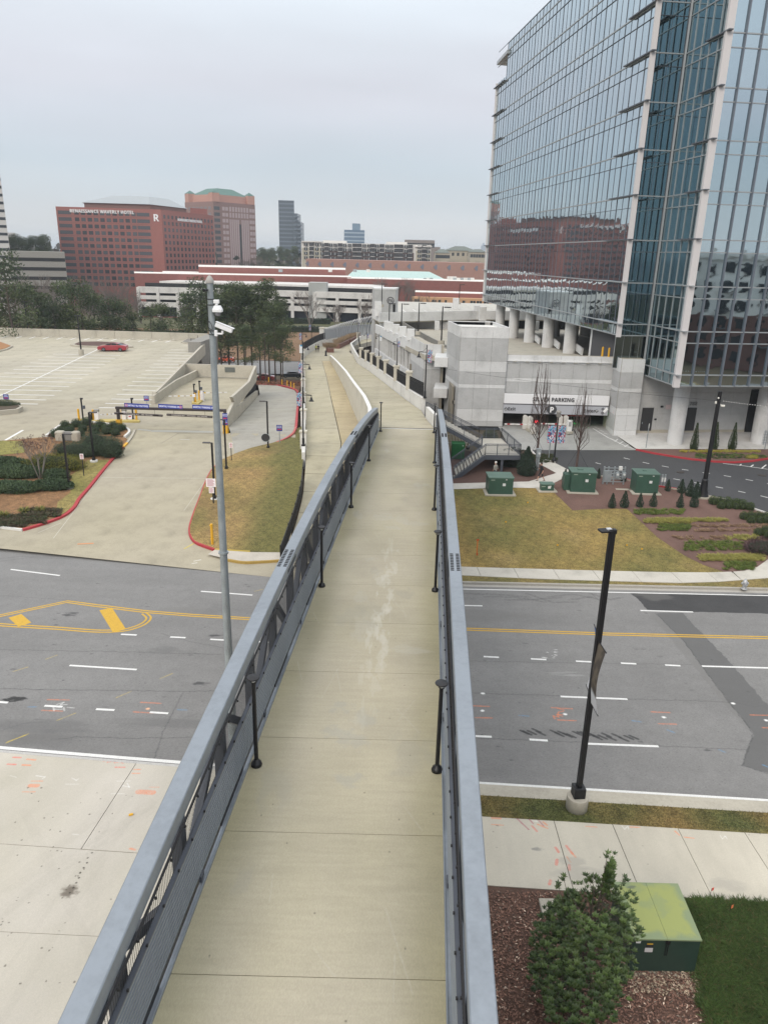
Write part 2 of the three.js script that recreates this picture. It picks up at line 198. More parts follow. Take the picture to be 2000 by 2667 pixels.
{
const P=new Paint(2048,1024,-46,46,-23,-56,(x,z,i,j)=>{const b=wf(x /5,z /2.2,5,1),s=wf(x /40,z /1.4,4,7),f=hash2(i,j,3),g=wf(x*2.2,z*2.2,3,2);let v=.185*(.80+.22*b+.22*s)*(.80+.26*f+.14*g);if(hash2(i,j,77)>.9965)v*=.55;return[v,v*.985,v*.96];});
const dk=[.035,.035,.036],g=(a,o)=>a.map(p=>G2(...p));
P.poly(g([[1641,1545],[2000,1548],[2100,1552],[2100,1602],[1950,1597],[1745,1593],[1684,1588],[1662,1562]]),(x,z)=>{const v=.048*(.8+.4*wf(x*1.2,z*1.2,3))*(.85+.3*hash2(x*40|0,z*40|0));return[v,v,v*1.02];},1);
P.poly(g([[1706,1596],[1775,1596],[1905,1730],[2000,1840],[2100,1960],[2100,2040],[1930,1994],[1962,1912],[1845,1760],[1780,1670]]),[.098,.098,.097],.8);
P.poly(g([[1690,1596],[1706,1596],[1780,1670],[1845,1760],[1962,1912],[1940,1896],[1810,1742]]),[.16,.157,.15],.55);
for(const[a,o]of[[[[0,1692],[290,1697],[580,1704]],.7],[[[0,1794],[240,1797],[480,1801],[560,1799]],.8],[[[477,1805],[450,1858],[424,1906],[412,1950],[400,1983]],.7],[[[144,1926],[200,1918],[330,1923],[501,1920]],.7],[[[0,1551],[140,1560],[300,1575]],.4],[[[1225,1722],[1500,1726],[1800,1731]],.5],[[[1225,1804],[1440,1812],[1640,1821],[1905,1828]],.7],[[[1240,1922],[1500,1932],[1720,1943],[1945,1952]],.7],[[[1706,1596],[1780,1670],[1845,1760],[1962,1912],[1955,1930],[1930,1994],[2000,2016]],.8],[[[1540,1545],[1565,1570]],.7],[[[420,1650],[500,1672],[600,1690]],.5],[[[0,1905],[60,1885],[120,1880]],.4]])P.stroke(g(a),.035,dk,o,.2,.09);
for(let k=0;k<16;k++){const x=RR(-24,26),z=RR(-45,-28);P.stroke([[x,z],[x+RR(-2,2),z+RR(-.8,.8)],[x+RR(-4,4),z+RR(-1.4,1.4)]],.02,dk,.35,.3,.12);}
for(let k=0;k<120;k++)P.blob(RR(-28,28),RR(-46,-27),RR(.04,.3),RR(.03,.12),[.05,.05,.05],RR(.2,.7));
for(let k=0;k<14;k++)P.blob(RR(-26,26),RR(-46,-27),RR(1,4),RR(.4,1.2),k%2?[.10,.10,.10]:[.16,.155,.145],.35);
for(let k=0;k<26;k++){const a=G2(1360+k*11.5+RR(-3,3),1904+k*.7+RR(-4,5));if(k!==5&&k!==6&&k!==22)P.stroke([[a[0]-.12,a[1]-.12],[a[0]+.2,a[1]+.14]],.13,[.022,.022,.024],.9,.2);}
for(let k=0;k<9;k++){const a=G2(20+k*5,1820+RR(-7,7));P.blob(a[0],a[1],.35,.14,[.03,.03,.03],.9);}
for(const[x,y]of[[181,1602],[190,1597],[560,1655],[522,1780]]){const a=G2(x,y);P.blob(a[0],a[1],.5,.2,[.045,.045,.047],.8);}
for(let k=0;k<7;k++)P.stroke(g([[1206+k*55,1546+(k%3)*8],[1290+k*50,1548+(k%4)*7],[1380+k*40,1556+(k%2)*12]]),.22,[.07,.07,.07],.35,.5,.1);
P.stroke(g([[0,1455],[60,1449],[160,1451]]),.12,[.07,.07,.07],.4,.4);P.stroke(g([[0,1462],[80,1452],[190,1456]]),.12,[.07,.07,.07],.4,.4);
for(const[x0,y0,x1,y1,c]of[[1230,1838,1273,1840,ORANGE],[1238,1869,1281,1870,ORANGE],[1436,1843,1489,1846,ORANGE],[1452,1875,1499,1877,ORANGE],[1695,1854,1743,1856,ORANGE],[1715,1885,1760,1886,ORANGE],[1953,1862,2000,1863,ORANGE],[1985,1895,2010,1896,ORANGE],[125,1822,180,1823,ORANGE],[111,1850,163,1852,ORANGE],[368,1829,419,1832,ORANGE],[349,1854,400,1857,ORANGE],[75,1841,95,1841,BLUE],[464,1848,487,1849,BLUE],[1352,1863,1376,1865,BLUE],[1646,1877,1669,1880,BLUE],[1737,1901,1755,1908,BLUE],[1872,1953,1887,1959,BLUE],[1985,1992,2000,1998,BLUE],[17,1935,75,1911,YEL],[20,1932,70,1914,YEL],[150,1876,198,1857,YEL],[304,1817,343,1800,YEL],[418,1767,450,1754,YEL],[120,1717,150,1706,YEL],[663,1540,684,1535,YEL],[35,1749,74,1737,YEL]])P.stroke(g([[x0,y0],[x1,y1]]),c===YEL?.05:.085,c,.8,.55);
const letter=(x,y,s,lines,c,w=.06)=>{for(const l of lines)P.stroke(l.map(([u,v])=>G2(x+u*s,y+v*s*.55)),w,c,.85,.4);};
letter(1444,1872,10,[[[0,0],[-.4,-1.4],[1,-.8],[.6,-2],[2,-1.2]]],ORANGE);letter(1450,1858,10,[[[1.6,-1],[.4,-.6],[.2,.6],[1.4,.6]]],ORANGE);letter(1452,1845,9,[[[0,0],[1.8,.9]]],ORANGE);
for(const[x,y,c]of[[1256,1851,CHALK],[1471,1860,CHALK],[1728,1868,CHALK],[1994,1876,CHALK],[386,1846,[.7,.4,.25]],[1257,1806,CHALK],[1908,1832,CHALK]]){const a=G2(x,y);P.blob(a[0],a[1],.14,.12,c,1,.2);}
letter(140,1847,9,[[[0,-1],[.2,.8]],[[3,-1],[3.2,.8]],[[0,0],[3,0]],[[1,-2.5],[3,-3.6],[2,-2.2],[4,-2.5]],[[4,-1],[6,-.6]]],CHALK,.05);
for(let k=0;k<9;k++){const a=G2(1405+RR(0,50),1700+RR(-8,14));P.blob(a[0],a[1],RR(.05,.2),RR(.03,.08),CHALK,.5);}
for(let k=0;k<6;k++){const a=G2(1420+RR(0,80),1755+RR(-6,10));P.blob(a[0],a[1],RR(.3,.9),RR(.05,.12),[.3,.3,.29],.4);}
const xs=[];for(let x=-110;x<=110;x+=5)xs.push(x);
struct('road',sheet([...xs.map(x=>[x,zNear(x)]),...xs.slice().reverse().map(x=>[x,zFar(x)])],hRoad,0,8),M([1,1,1],{map:P.tex(),bumpMap:bumpG,bumpScale:.004,roughness:.88}));
}
const strip=(a,b,w,y)=>{const d=V(b.x-a.x,0,b.z-a.z).normalize(),n=V(-d.z*w /2,0,d.x*w /2);const q=[a.clone().add(n),b.clone().add(n),b.clone().sub(n),a.clone().sub(n)];const g=new THREE.BufferGeometry();const P=[];for(const i of[0,1,2,0,2,3])P.push(q[i].x,q[i].y+y,q[i].z);g.setAttribute('position',new THREE.Float32BufferAttribute(P,3));g.computeVertexNormals();if(g.attributes.normal.getY(0)<0){const a=g.attributes.position.array;for(let k=0;k<18;k+=9)for(let c=0;c<3;c++)[a[k+3+c],a[k+6+c]]=[a[k+6+c],a[k+3+c]];g.computeVertexNormals();}return triUV(g);};
const band=(pts,w,y,off=0)=>{const o=[];const n=pts.length;const e=pts.map((p,i)=>{const a=pts[Math.max(0,i-1)],b=pts[Math.min(n-1,i+1)],d=V(b.x-a.x,0,b.z-a.z).normalize();return[V(p.x-d.z*(off+w /2),p.y+y,p.z+d.x*(off+w /2)),V(p.x-d.z*(off-w /2),p.y+y,p.z+d.x*(off-w /2))];});for(let i=0;i<n-1;i++)for(const q of[e[i][0],e[i][1],e[i+1][1],e[i][0],e[i+1][1],e[i+1][0]])o.push(q.x,q.y,q.z);const g=new THREE.BufferGeometry();g.setAttribute('position',new THREE.Float32BufferAttribute(o,3));g.computeVertexNormals();return triUV(g);};
const roadPts=(a,h=hRoad,o=0)=>a.map(p=>on(p[0],p[1],h,o));
{
const mk=structGroup('road_marking');const r=(x,y)=>on(x,y,hRoad);
for(const[a,b,c,d]of[[29,1483,157,1499],[524,1540,658,1550],[182,1733,357,1744],[316,1652,357,1654],[444,1659,484,1661],[548,1665,590,1667.5],[664,1671,704,1673],[-40,1826,22,1830],[117,1838,164,1841],[251,1847,299,1849.5],[391,1855,439,1858],[1209,1577,1256,1578],[1667,1590,1804,1594],[1259,1710,1299,1712],[1382,1716,1422,1718],[1499,1722,1539,1724],[1616,1727,1656,1729],[1731,1732,1771,1734],[1827,1735,2010,1740],[1459,1814,1633,1821],[1232,1917,1280,1919],[1378,1926,1426,1929],[1530,1937,1714,1944]])part(mk,'lane_dash',strip(r(a,b),r(c,d),.15,.004),m.paintW);
const yl=(pts,w,off)=>band(resample(roadPts(pts),1.2),w,.004,off);
const A=[[-60,1617],[0,1604],[176,1567],[250,1577],[380,1593],[500,1602.5],[700,1614.5]];
part(mk,'double_line',[yl([[1150,1635],[1214,1638.5],[1586,1651.5],[2000,1661],[2200,1665]],.12,.12),yl([[1150,1635],[1214,1638.5],[1586,1651.5],[2000,1661],[2200,1665]],.12,-.12)],m.paintY);
part(mk,'double_line',[yl(A,.12,.12),yl(A,.12,-.12)],m.paintY);
const B=smooth(roadPts([[-60,1621],[0,1627],[145,1636],[270,1644],[330,1640],[372,1626],[388,1610],[376,1597]]),60);
part(mk,'double_line',[band(B,.12,.005,.13),band(B,.12,.005,-.13)],m.paintY);
part(mk,'hatch_stripe',strip(r(40,1604),r(66,1627),.75,.0045),m.paintY);part(mk,'hatch_stripe',strip(r(276,1586),r(312,1643),.75,.0045),m.paintY);
const ln=(f,a,b,o)=>{const p=[];for(let x=a;x<=b;x+=2)p.push(V(x,0,f(x)+o));return p;};
part(mk,'edge_line',band(ln(zNear,-60,60,-.22),.2,.004),m.paintW);part(mk,'edge_line',band(ln(zFar,2,60,.75),.13,.004),m.paintW);
}
// ---------------------------------------------------------------- near side of the road
const xsN=(a,b,s=2)=>{const o=[];for(let x=a;x<b;x+=s)o.push(x);o.push(b);return o;};
const near=(px,py)=>on(px,py,hNear);
const lineZ=(pts,h)=>{const q=pts.map(p=>on(p[0],p[1],h));return x=>{let i=0;while(i<q.length-2&&q[i+1].x<x)i++;const a=q[i],b=q[i+1];return a.z+(b.z-a.z)*(x-a.x) /(b.x-a.x);};};
const zG0=lineZ([[1250,2072],[2000,2118]],hNear),zG1=lineZ([[1252,2127],[2000,2173]],hNear),zS1=lineZ([[1265,2306],[1425,2317],[1781,2339],[2000,2349]],hNear);
const between=(f,g,a,b)=>[...xsN(a,b).map(x=>[x,f(x)]),...xsN(a,b).reverse().map(x=>[x,g(x)])];
struct('kerb',prism(between(zNear,zG0,1,70),-.1,.15),m.concPlain);
const gGr=dtex(N,N,(x,y)=>{const w=nC[y*N+x],s=nC[((y*3)%N)*N+((x+(y>>2))%N)],v=nB[y*N+x];const u=clamp(.72+(w-.5)*1.5+(s-.5)*1.1+(v-.5)*.7,.25,1.1);return[u,u*.99,u*.94];},3.4);
m.grass=MV([1.55,1.5,1.35],{map:gGr,bumpMap:bumpG,bumpScale:.05,roughness:1});
const grassTone=(a,b,sc=4)=>(x,z)=>{const t=clamp((wf(x /sc,z /sc,4,21)-.5)*2.4+.5),f=.8+.4*wf(x*3,z*3,2,5);return[lerp(a[0],b[0],t)*f,lerp(a[1],b[1],t)*f,lerp(a[2],b[2],t)*f];};
struct('grass_strip',sheet(between(zG0,zG1,1,70),hNear,.02,1.2,grassTone([.19,.135,.055],[.085,.095,.035],1.6)),m.grass);
{
const P=new Paint(1024,512,3,23,-24.2,-17,(x,z,i,j)=>{const v=.50*(.80+.34*wf(x /2.4,z /2.4,5,3))*(.92+.14*hash2(i,j,1))*(.95+.1*wf(x*4,z*.8,3,4));return[v*1.0,v*.93,v*.77];});
const n=a=>a.map(p=>{const q=near(...p);return[q.x,q.z];});
for(const[a,w,c]of[[[[1345,2132],[1376,2161]],.07,MAG],[[[1377,2134],[1388,2146]],.06,MAG],[[[1402,2137],[1415,2152]],.06,MAG],[[[1385,2152],[1398,2166]],.09,PINKRED],[[[1400,2148],[1425,2158]],.08,ORANGE],[[[1414,2142],[1424,2150]],.08,ORANGE],[[[1282,2131],[1302,2132]],.12,ORANGE],[[[1280,2148],[1310,2150]],.06,ORANGE],[[[1525,2153],[1553,2155]],.06,ORANGE],[[[1446,2208],[1454,2220]],.1,PINKRED],[[[1474,2204],[1490,2224]],.1,PINKRED],[[[1486,2220],[1498,2233]],.08,ORANGE],[[[1448,2252],[1450,2240]],.12,PINKRED],[[[1482,2266],[1482,2254]],.11,PINKRED],[[[1475,2232],[1485,2246]],.06,ORANGE],[[[1430,2304],[1433,2294]],.11,PINKRED],[[[1570,2305],[1592,2324]],.06,ORANGE],[[[1590,2288],[1597,2300]],.08,ORANGE],[[[1757,2166],[1768,2176]],.07,ORANGE],[[[1780,2181],[1806,2184]],.05,ORANGE],[[[1640,2155],[1665,2156]],.06,ORANGE],[[[1618,2152],[1626,2161],[1634,2152],[1636,2161]],.03,CHALK],[[[1874,2176],[1880,2186],[1887,2178],[1893,2186]],.03,CHALK],[[[1386,2138],[1398,2141],[1394,2136]],.035,CHALK]])P.stroke(n(a),w,c,.8,.5);
for(let k=0;k<40;k++)P.blob(RR(3,23),RR(-24,-18),RR(.02,.07),RR(.02,.05),[.16,.15,.13],.7);
P.blob(...n([[1398,2212]])[0],.3,.1,[.2,.2,.19],.7);
for(let k=0;k<5;k++)P.blob(RR(4,16),RR(-23,-19),RR(.4,1.2),RR(.3,.8),[.33,.31,.27],.5);
const mat=M([1,1,1],{map:P.tex(),bumpMap:bumpG,bumpScale:.002,roughness:.9});
const sw=structGroup('sidewalk');const J=[[1442,2139,1490,2309],[1596,2153,1656,2295],[1768,2166,1854,2339],[1942,2176,2012,2283]].map(([a,b,c,d])=>[near(a,b),near(c,d)]);
const js=[[V(1,.15,zG1(1)),V(1,.15,zS1(1))],...J];for(let k=1;k<8;k++)js.push([V(J[3][0].x+2.3*k,.15,0),V(J[3][1].x+2.3*k,.15,0)]);
for(let i=0;i<js.length-1;i++){const g=.012,a=js[i],b=js[i+1];const q=[[a[0].x+g,zG1(a[0].x+g)],[b[0].x-g,zG1(b[0].x-g)],[b[1].x-g,zS1(b[1].x-g)],[a[1].x+g,zS1(a[1].x+g)]];part(sw,'slab',prism(q,-.05,.165+(i%3)*.003),mat);}
part(sw,'joint_bed',prism([[1,zG1(1)],[40,zG1(40)],[40,zS1(40)],[1,zS1(1)]],-.1,.13),m.blackMatte);
}
{ 
const P=new Paint(1024,1024,-22,-1,-30,-6,(x,z,i,j)=>{const s=wf(x /1.1+z*.35,z /7,4,5),b=wf(x /3.5,z /3.5,5,3);const v=.465*(.78+.26*b+.2*s)*(.92+.12*hash2(i,j,2));return[v*1.03,v*.965,v*.83*(1+.1*(b-.5))];});
const n=a=>a.map(p=>{const q=on(p[0],p[1],hNear,-.09);return[q.x,q.z];});
for(const[a,w,c]of[[[[36,1972],[55,1973]],.1,PINKRED],[[[21,1990],[42,1991]],.1,PINKRED],[[[72,1977],[93,1979]],.1,ORANGE],[[[60,1992],[80,1993]],.1,ORANGE],[[[83,2034],[112,2034]],.06,ORANGE],[[[60,2062],[92,2062]],.06,ORANGE],[[[80,2046],[98,2046]],.22,ORANGE],[[[302,1998],[325,1998]],.09,PINKRED],[[[314,1978],[335,1978]],.08,PINKRED],[[[345,2014],[365,2014]],.07,ORANGE],[[[362,2062],[398,2064]],.28,ORANGE],[[[390,2050],[415,2050]],.04,ORANGE],[[[350,2004],[366,2004]],.07,ORANGE],[[[95,2020],[118,2023],[112,2028]],.05,CHALK],[[[172,2042],[206,2042]],.03,CHALK],[[[188,2026],[200,2032],[206,2028]],.04,CHALK],[[[305,2034],[340,2034]],.03,CHALK],[[[320,2046],[338,2050],[332,2040]],.05,CHALK],[[[290,2067],[324,2067]],.03,CHALK],[[[28,2020],[44,2024]],.03,CHALK],[[[190,2172],[206,2174]],.04,CHALK],[[[270,1983],[284,1979],[280,1986],[296,1982],[300,1987],[312,1984],[322,1988]],.04,PINKRED],[[[340,2210],[352,2213]],.1,ORANGE]])P.stroke(n(a),w,c,.8,.5);
for(let k=0;k<60;k++){const a=G2(RR(0,350),RR(2050,2600));P.blob(a[0],a[1],RR(.02,.06),RR(.02,.06),[.06,.05,.04],.7);}
const st=n([[183,2322]])[0];P.blob(st[0],st[1],.35,.3,[.09,.07,.05],.8);for(let k=0;k<9;k++){const a=n([[186+k*6.5+RR(-4,4),2325-k*13]])[0];P.blob(a[0],a[1],.05,.05,[.03,.025,.02],.9);}
for(let k=0;k<16;k++)P.stroke([[RR(-20,-3),RR(-27,-22)],[RR(-20,-3),RR(-14,-8)]],RR(.15,.5),k%2?[.27,.25,.21]:[.44,.42,.37],.12,.6);
const mat=M([1,1,1],{map:P.tex(),bumpMap:bumpG,bumpScale:.002,roughness:.9}),ap=structGroup('driveway_apron'),h=.055,gp=.014;
const w=(x,y)=>{const p=on(x,y,hNear,-.09);return[p.x,p.z];};
const a=w(351,1998),b=w(212,2211),L0=w(0,2197),L1=w(352,2221),M0=w(0,2426),M1=w(252,2438);const ex=(p,q,x)=>[x,p[1]+(q[1]-p[1])*(x-p[0]) /(q[0]-p[0])];
const xr=-2.5,xl=-45,top=x=>zNear(x);const eb=x=>ex(L0,L1,x),ec=x=>ex(M0,M1,x);
const edge=(x0,x1)=>xsN(x0,x1,3).map(x=>[x,top(x)]);
part(ap,'slab',prism([...edge(xl,a[0]-gp),[b[0]-gp,eb(b[0])[1]-gp],[xl,eb(xl)[1]-gp]],-.15,h),mat);
part(ap,'slab',prism([...edge(a[0]+gp,xr),[xr,eb(xr)[1]-gp],[b[0]+gp,eb(b[0])[1]-gp]],-.15,h+.003),mat);
part(ap,'slab',prism([[xl,eb(xl)[1]+gp],[xr,eb(xr)[1]+gp],[xr,ec(xr)[1]-gp*.6],[xl,ec(xl)[1]-gp*.6]],-.15,h+.002),mat);
part(ap,'slab',prism([[xl,ec(xl)[1]+gp*.6],[xr,ec(xr)[1]+gp*.6],[xr,3],[xl,3]],-.15,h),mat);
part(ap,'joint_bed',prism([...edge(xl,xr),[xr,3],[xl,3]],-.2,.02),m.blackMatte);
struct('kerb',prism([...xsN(-60,-2,3).map(x=>[x,zNear(x)]),...xsN(-60,-2,3).reverse().map(x=>[x,zNear(x)+.16])],-.1,.062),M([.5,.49,.47],{map:gB}));
}
struct('mulch_bed',sheet([...xsN(2,14,1).map(x=>[x,zS1(x)]),[14,6],[2,6]],hNear,-.01,.5,(x,z)=>{const v=.6+.8*wf(x*2,z*2,3,5);return[.125*v,.072*v,.052*v];}),MV([1,1,1],{map:gB,bumpMap:bumpG,bumpScale:.05,roughness:1}));
struct('groundcover_bed',sheet([...xsN(14,60,2).map(x=>[x,zS1(x)]),[60,6],[14,6]],hNear,-.01,2,(x,z)=>[.06,.045,.03]),MV([1,1,1],{map:gB,roughness:1}));
// ================================================================ FOOTBRIDGE
const BP=(t,lat,up)=>V(xDeck(-t)+lat,hDeck(0,-t)+up,-t);
const chordUp=t=>3.1-1.25*((t-35.5) /30.5)**2;
function loft(prof,t0,t1,n,closed=true){
const rows=[];for(let i=0;i<=n;i++){const t=lerp(t0,t1,i /n);const pr=typeof prof==='function'?prof(t):prof;rows.push(pr.map(p=>BP(t,p[0],p[1])));}
const pos=[],q=(a,b,c,d)=>{for(const v of[a,b,c,a,c,d])pos.push(v.x,v.y,v.z);};const k=rows[0].length;
for(let i=0;i<n;i++)for(let j=0;j<(closed?k:k-1);j++){const l=(j+1)%k;q(rows[i][j],rows[i+1][j],rows[i+1][l],rows[i][l]);}
if(closed){for(const r of[rows[0],rows[n]])for(let j=1;j<k-1;j++)for(const v of[r[0],r[j],r[j+1]])pos.push(v.x,v.y,v.z);}
const g=new THREE.BufferGeometry();g.setAttribute('position',new THREE.Float32BufferAttribute(pos,3));g.computeVertexNormals();return triUV(g);
}
{
const b=placed('footbridge','long grey steel truss footbridge with concrete deck crossing above the road','footbridge',BP(35,0,0));
const P=new Paint(1024,2048,-5,6,-4,-67,(x,z,i,j)=>{
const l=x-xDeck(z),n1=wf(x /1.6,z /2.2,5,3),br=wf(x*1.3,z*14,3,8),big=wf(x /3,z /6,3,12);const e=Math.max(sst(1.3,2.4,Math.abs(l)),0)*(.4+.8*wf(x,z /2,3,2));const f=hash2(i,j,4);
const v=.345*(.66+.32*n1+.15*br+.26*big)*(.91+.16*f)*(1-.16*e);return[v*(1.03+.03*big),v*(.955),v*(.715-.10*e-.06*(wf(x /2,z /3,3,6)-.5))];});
for(let k=0;k<55;k++){const t=RR(18,34),s=1-Math.abs(t-26) /9;P.blob(xDeck(-t)+.35+RR(-.35,.35)*(1.4-s*.5),-t,RR(.05,.22),RR(.2,.8),[.47,.45,.385],.4*clamp(s+.3),.9);}
for(let k=0;k<26;k++){const t=RR(6,60);P.blob(xDeck(-t)+RR(-2,2),-t,RR(.2,.8),RR(.3,1.3),k%2?[.39,.375,.32]:[.285,.275,.225],.32,.8);}
for(let k=0;k<5;k++){const t=RR(15,20);P.blob(xDeck(-t)+RR(-.6,.8),-t,RR(.3,.6),RR(.3,.6),[.30,.30,.265],.4,.8);}
for(let k=0;k<46;k++){const t=RR(6,50);P.blob(xDeck(-t)+RR(-2.3,2.3),-t,.025,.03,[.1,.09,.07],.8,.2);}
for(let k=0;k<30;k++){const t=RR(6,40),a=RR(-2,2);P.stroke([[xDeck(-t)+a,-t],[xDeck(-t)+a+RR(-.6,.6),-t-RR(.4,2)]],.02,[.47,.45,.40],.5,.6);}
const dm=M([1,1,1],{map:P.tex(),bumpMap:bumpG,bumpScale:.002,roughness:.88});
const js=[-3];for(let t=2.66;t<65;t+=3.62)js.push(t);js.push(66);
for(let i=0;i<js.length-1;i++)part(b,'deck_slab',loft([[-2.45,-.2],[-2.45,0],[2.45,0],[2.45,-.2]],js[i]+.008,js[i+1]-.008,3),dm);
part(b,'joint_bed',loft([[-2.44,-.3],[-2.44,-.035],[2.44,-.035],[2.44,-.3]],-3,66,24),m.dark);
part(b,'joint_line',loft([[-2.4,0],[-2.4,.012],[2.4,.012],[2.4,0]],65.86,66.04,1),m.paintW);
const wire=M([.016,.016,.018],{side:THREE.DoubleSide,roughness:.6});
for(const s of[-1,1]){
part(b,'top_chord',loft(t=>{const u=chordUp(t);return[[s*2.65,u-.36],[s*2.65,u-.02],[s*2.67,u],[s*3.03,u],[s*3.05,u-.02],[s*3.05,u-.36]];},4.6,66,40),m.steel);
part(b,'end_post',beam(BP(65.86,s*2.85,-.5),BP(65.86,s*2.85,chordUp(65.86)-.36),.38,.28),m.steel);
part(b,'bottom_chord',loft([[s*2.66,-.55],[s*2.66,-.12],[s*3.02,-.12],[s*3.02,-.55]],4.6,66,30),m.steel);
for(let k=0;k<20;k++){
const t=5.75+k*3.03,t2=t+3.03;
part(b,'truss_post',beam(BP(t,s*2.85,-.12),BP(t,s*2.85,chordUp(t)-.36),.22,.34),m.steelD);
if(k<19){const[a,c]=k%2?[t2,t]:[t,t2];part(b,'truss_diagonal',beam(BP(a,s*2.86,-.12),BP(c,s*2.86,chordUp(c)-.36),.17,.2),m.steelD);}
}
const pr=[];const n=10,y0=.17,y1=1.34;for(let i=0;i<n;i++){const a=lerp(y0,y1,i /n),h=(y1-y0) /n;pr.push([s*2.60,a],[s*2.60,a+h*.45],[s*2.53,a+h*.52],[s*2.53,a+h*.95]);}pr.push([s*2.595,y1]);
part(b,'ribbed_panel',loft([...pr,[s*2.60,y1],[s*2.60,y0]],4.8,65.7,26),m.steel);
part(b,'panel_cap',loft([[s*2.53,1.34],[s*2.53,1.375],[s*2.63,1.375],[s*2.63,1.34]],4.8,65.7,26),m.steelD);
part(b,'toe_plate',loft([[s*2.452,-.22],[s*2.452,.06],[s*2.475,.06],[s*2.475,.015],[s*2.56,.015],[s*2.56,-.22]],4.6,65.9,26),m.steel);
for(let t=6;t<65;t+=6.06){part(b,'panel_bracket',beam(BP(t,s*2.53,.06),BP(t,s*2.53,.2),.05,.22),m.steelD);part(b,'gap_plate',beam(BP(t+1.6,s*2.568,.09),BP(t+3.6,s*2.568,.09),.03,.15),m.black);}
const w=[],top=t=>chordUp(t)-.42;
for(let t=4.9;t<65.6;t+=.075){const a=BP(t,s*2.61,1.37),c=BP(t,s*2.61,top(t));w.push(beam(a,c,.006,.006));}
for(let i=0;i<40;i++){const up=1.4+i*.038;w.push(loft(t=>{const u=Math.min(up,top(t));return[[s*2.612,u],[s*2.612,u+.0045]];},4.9,65.6,60,false));}
const ms=part(b,'wire_mesh',w,wire);ms.userData.kind='stuff';
stuffPart(b,'mesh_rail',[loft(t=>{const u=top(t);return[[s*2.59,u],[s*2.59,u+.035],[s*2.63,u+.035],[s*2.63,u]];},4.8,65.7,40),...[...Array(75)].map((_,i)=>{const t=5+i*.81;return box(.035,.05,.03,...BP(t,s*2.575,top(t)-.02).toArray());}),...[...Array(75)].map((_,i)=>{const t=5.2+i*.81;return box(.035,.05,.03,...BP(t,s*2.53,1.4).toArray());})],m.blackMatte);
const holes=(t0,k)=>{const o=[];for(let r=-1;r<=1;r+=2)for(let i=0;i<k;i++){const t=t0+i*.14;o.push(box(.11,.012,.07,...BP(t,s*2.85+r*.1,chordUp(t)+.003).toArray()));}for(let i=0;i<k;i++){const t=t0+i*.14;o.push(box(.012,.12,.06,...BP(t,s*2.648,chordUp(t)-.2).toArray()));}return o;};
stuffPart(b,'bolt_holes',holes(22.6,11),m.dark);stuffPart(b,'bolt_holes',holes(45.5,11),m.dark);
part(b,'chord_splice',loft(t=>{const u=chordUp(t);return[[s*2.642,u-.37],[s*2.642,u+.006],[s*3.058,u+.006],[s*3.058,u-.37]];},36.4,36.5,1),m.steel);
}
for(const t of[3.4,65.0])part(b,'pier',[box(5.6,.9,1.2,...BP(t,0,-1.0).toArray()),box(1.4,hDeck(0,-t)-1.2,1.1,xDeck(-t),(hDeck(0,-t)-1.4) /2,-t)],m.concPlain);
const L=thing('bollard_light','black bollard light on the left of the footbridge, nearest of its row','lamp',BP(15.9,-2.27,0),'bollard lights on the footbridge');
part(L,'base',lathe([[0,0],[.14,0],[.145,.05],[.12,.12],[.06,.16],[.06,.2],[0,.2]],18),m.black);
part(L,'post',cyl(.05,.055,2.3,0,.15,0,14),m.black);
part(L,'lens',cyl(.07,.045,.1,0,2.45,0,12),M([.55,.55,.52],{roughness:.3}));
part(L,'lens_cage',[0,1,2,3].map(i=>{const a=i*Math.PI /2+.4;return tube(V(.06*Math.cos(a),2.42,.06*Math.sin(a)),V(.12*Math.cos(a),2.56,.12*Math.sin(a)),.011);}),m.black);
part(L,'cap',lathe([[0,2.55],[.155,2.55],[.162,2.57],[.15,2.59],[.07,2.61],[0,2.615]],22),m.black);
const ord=['nearest','second','third','fourth','farthest'];
[15.9,27.7,39.2,51.4,64.05].forEach((t,i)=>{if(i)dup(L,BP(t,-2.27,0),0,`black bollard light on the left of the footbridge, ${ord[i]} of its row`);});
[15.85,27.5,39.1,51.2,63.97].forEach((t,i)=>dup(L,BP(t,2.33+(i>2?.06:0),0),0,`black bollard light on the right of the footbridge, ${ord[i]} of its row`));
}
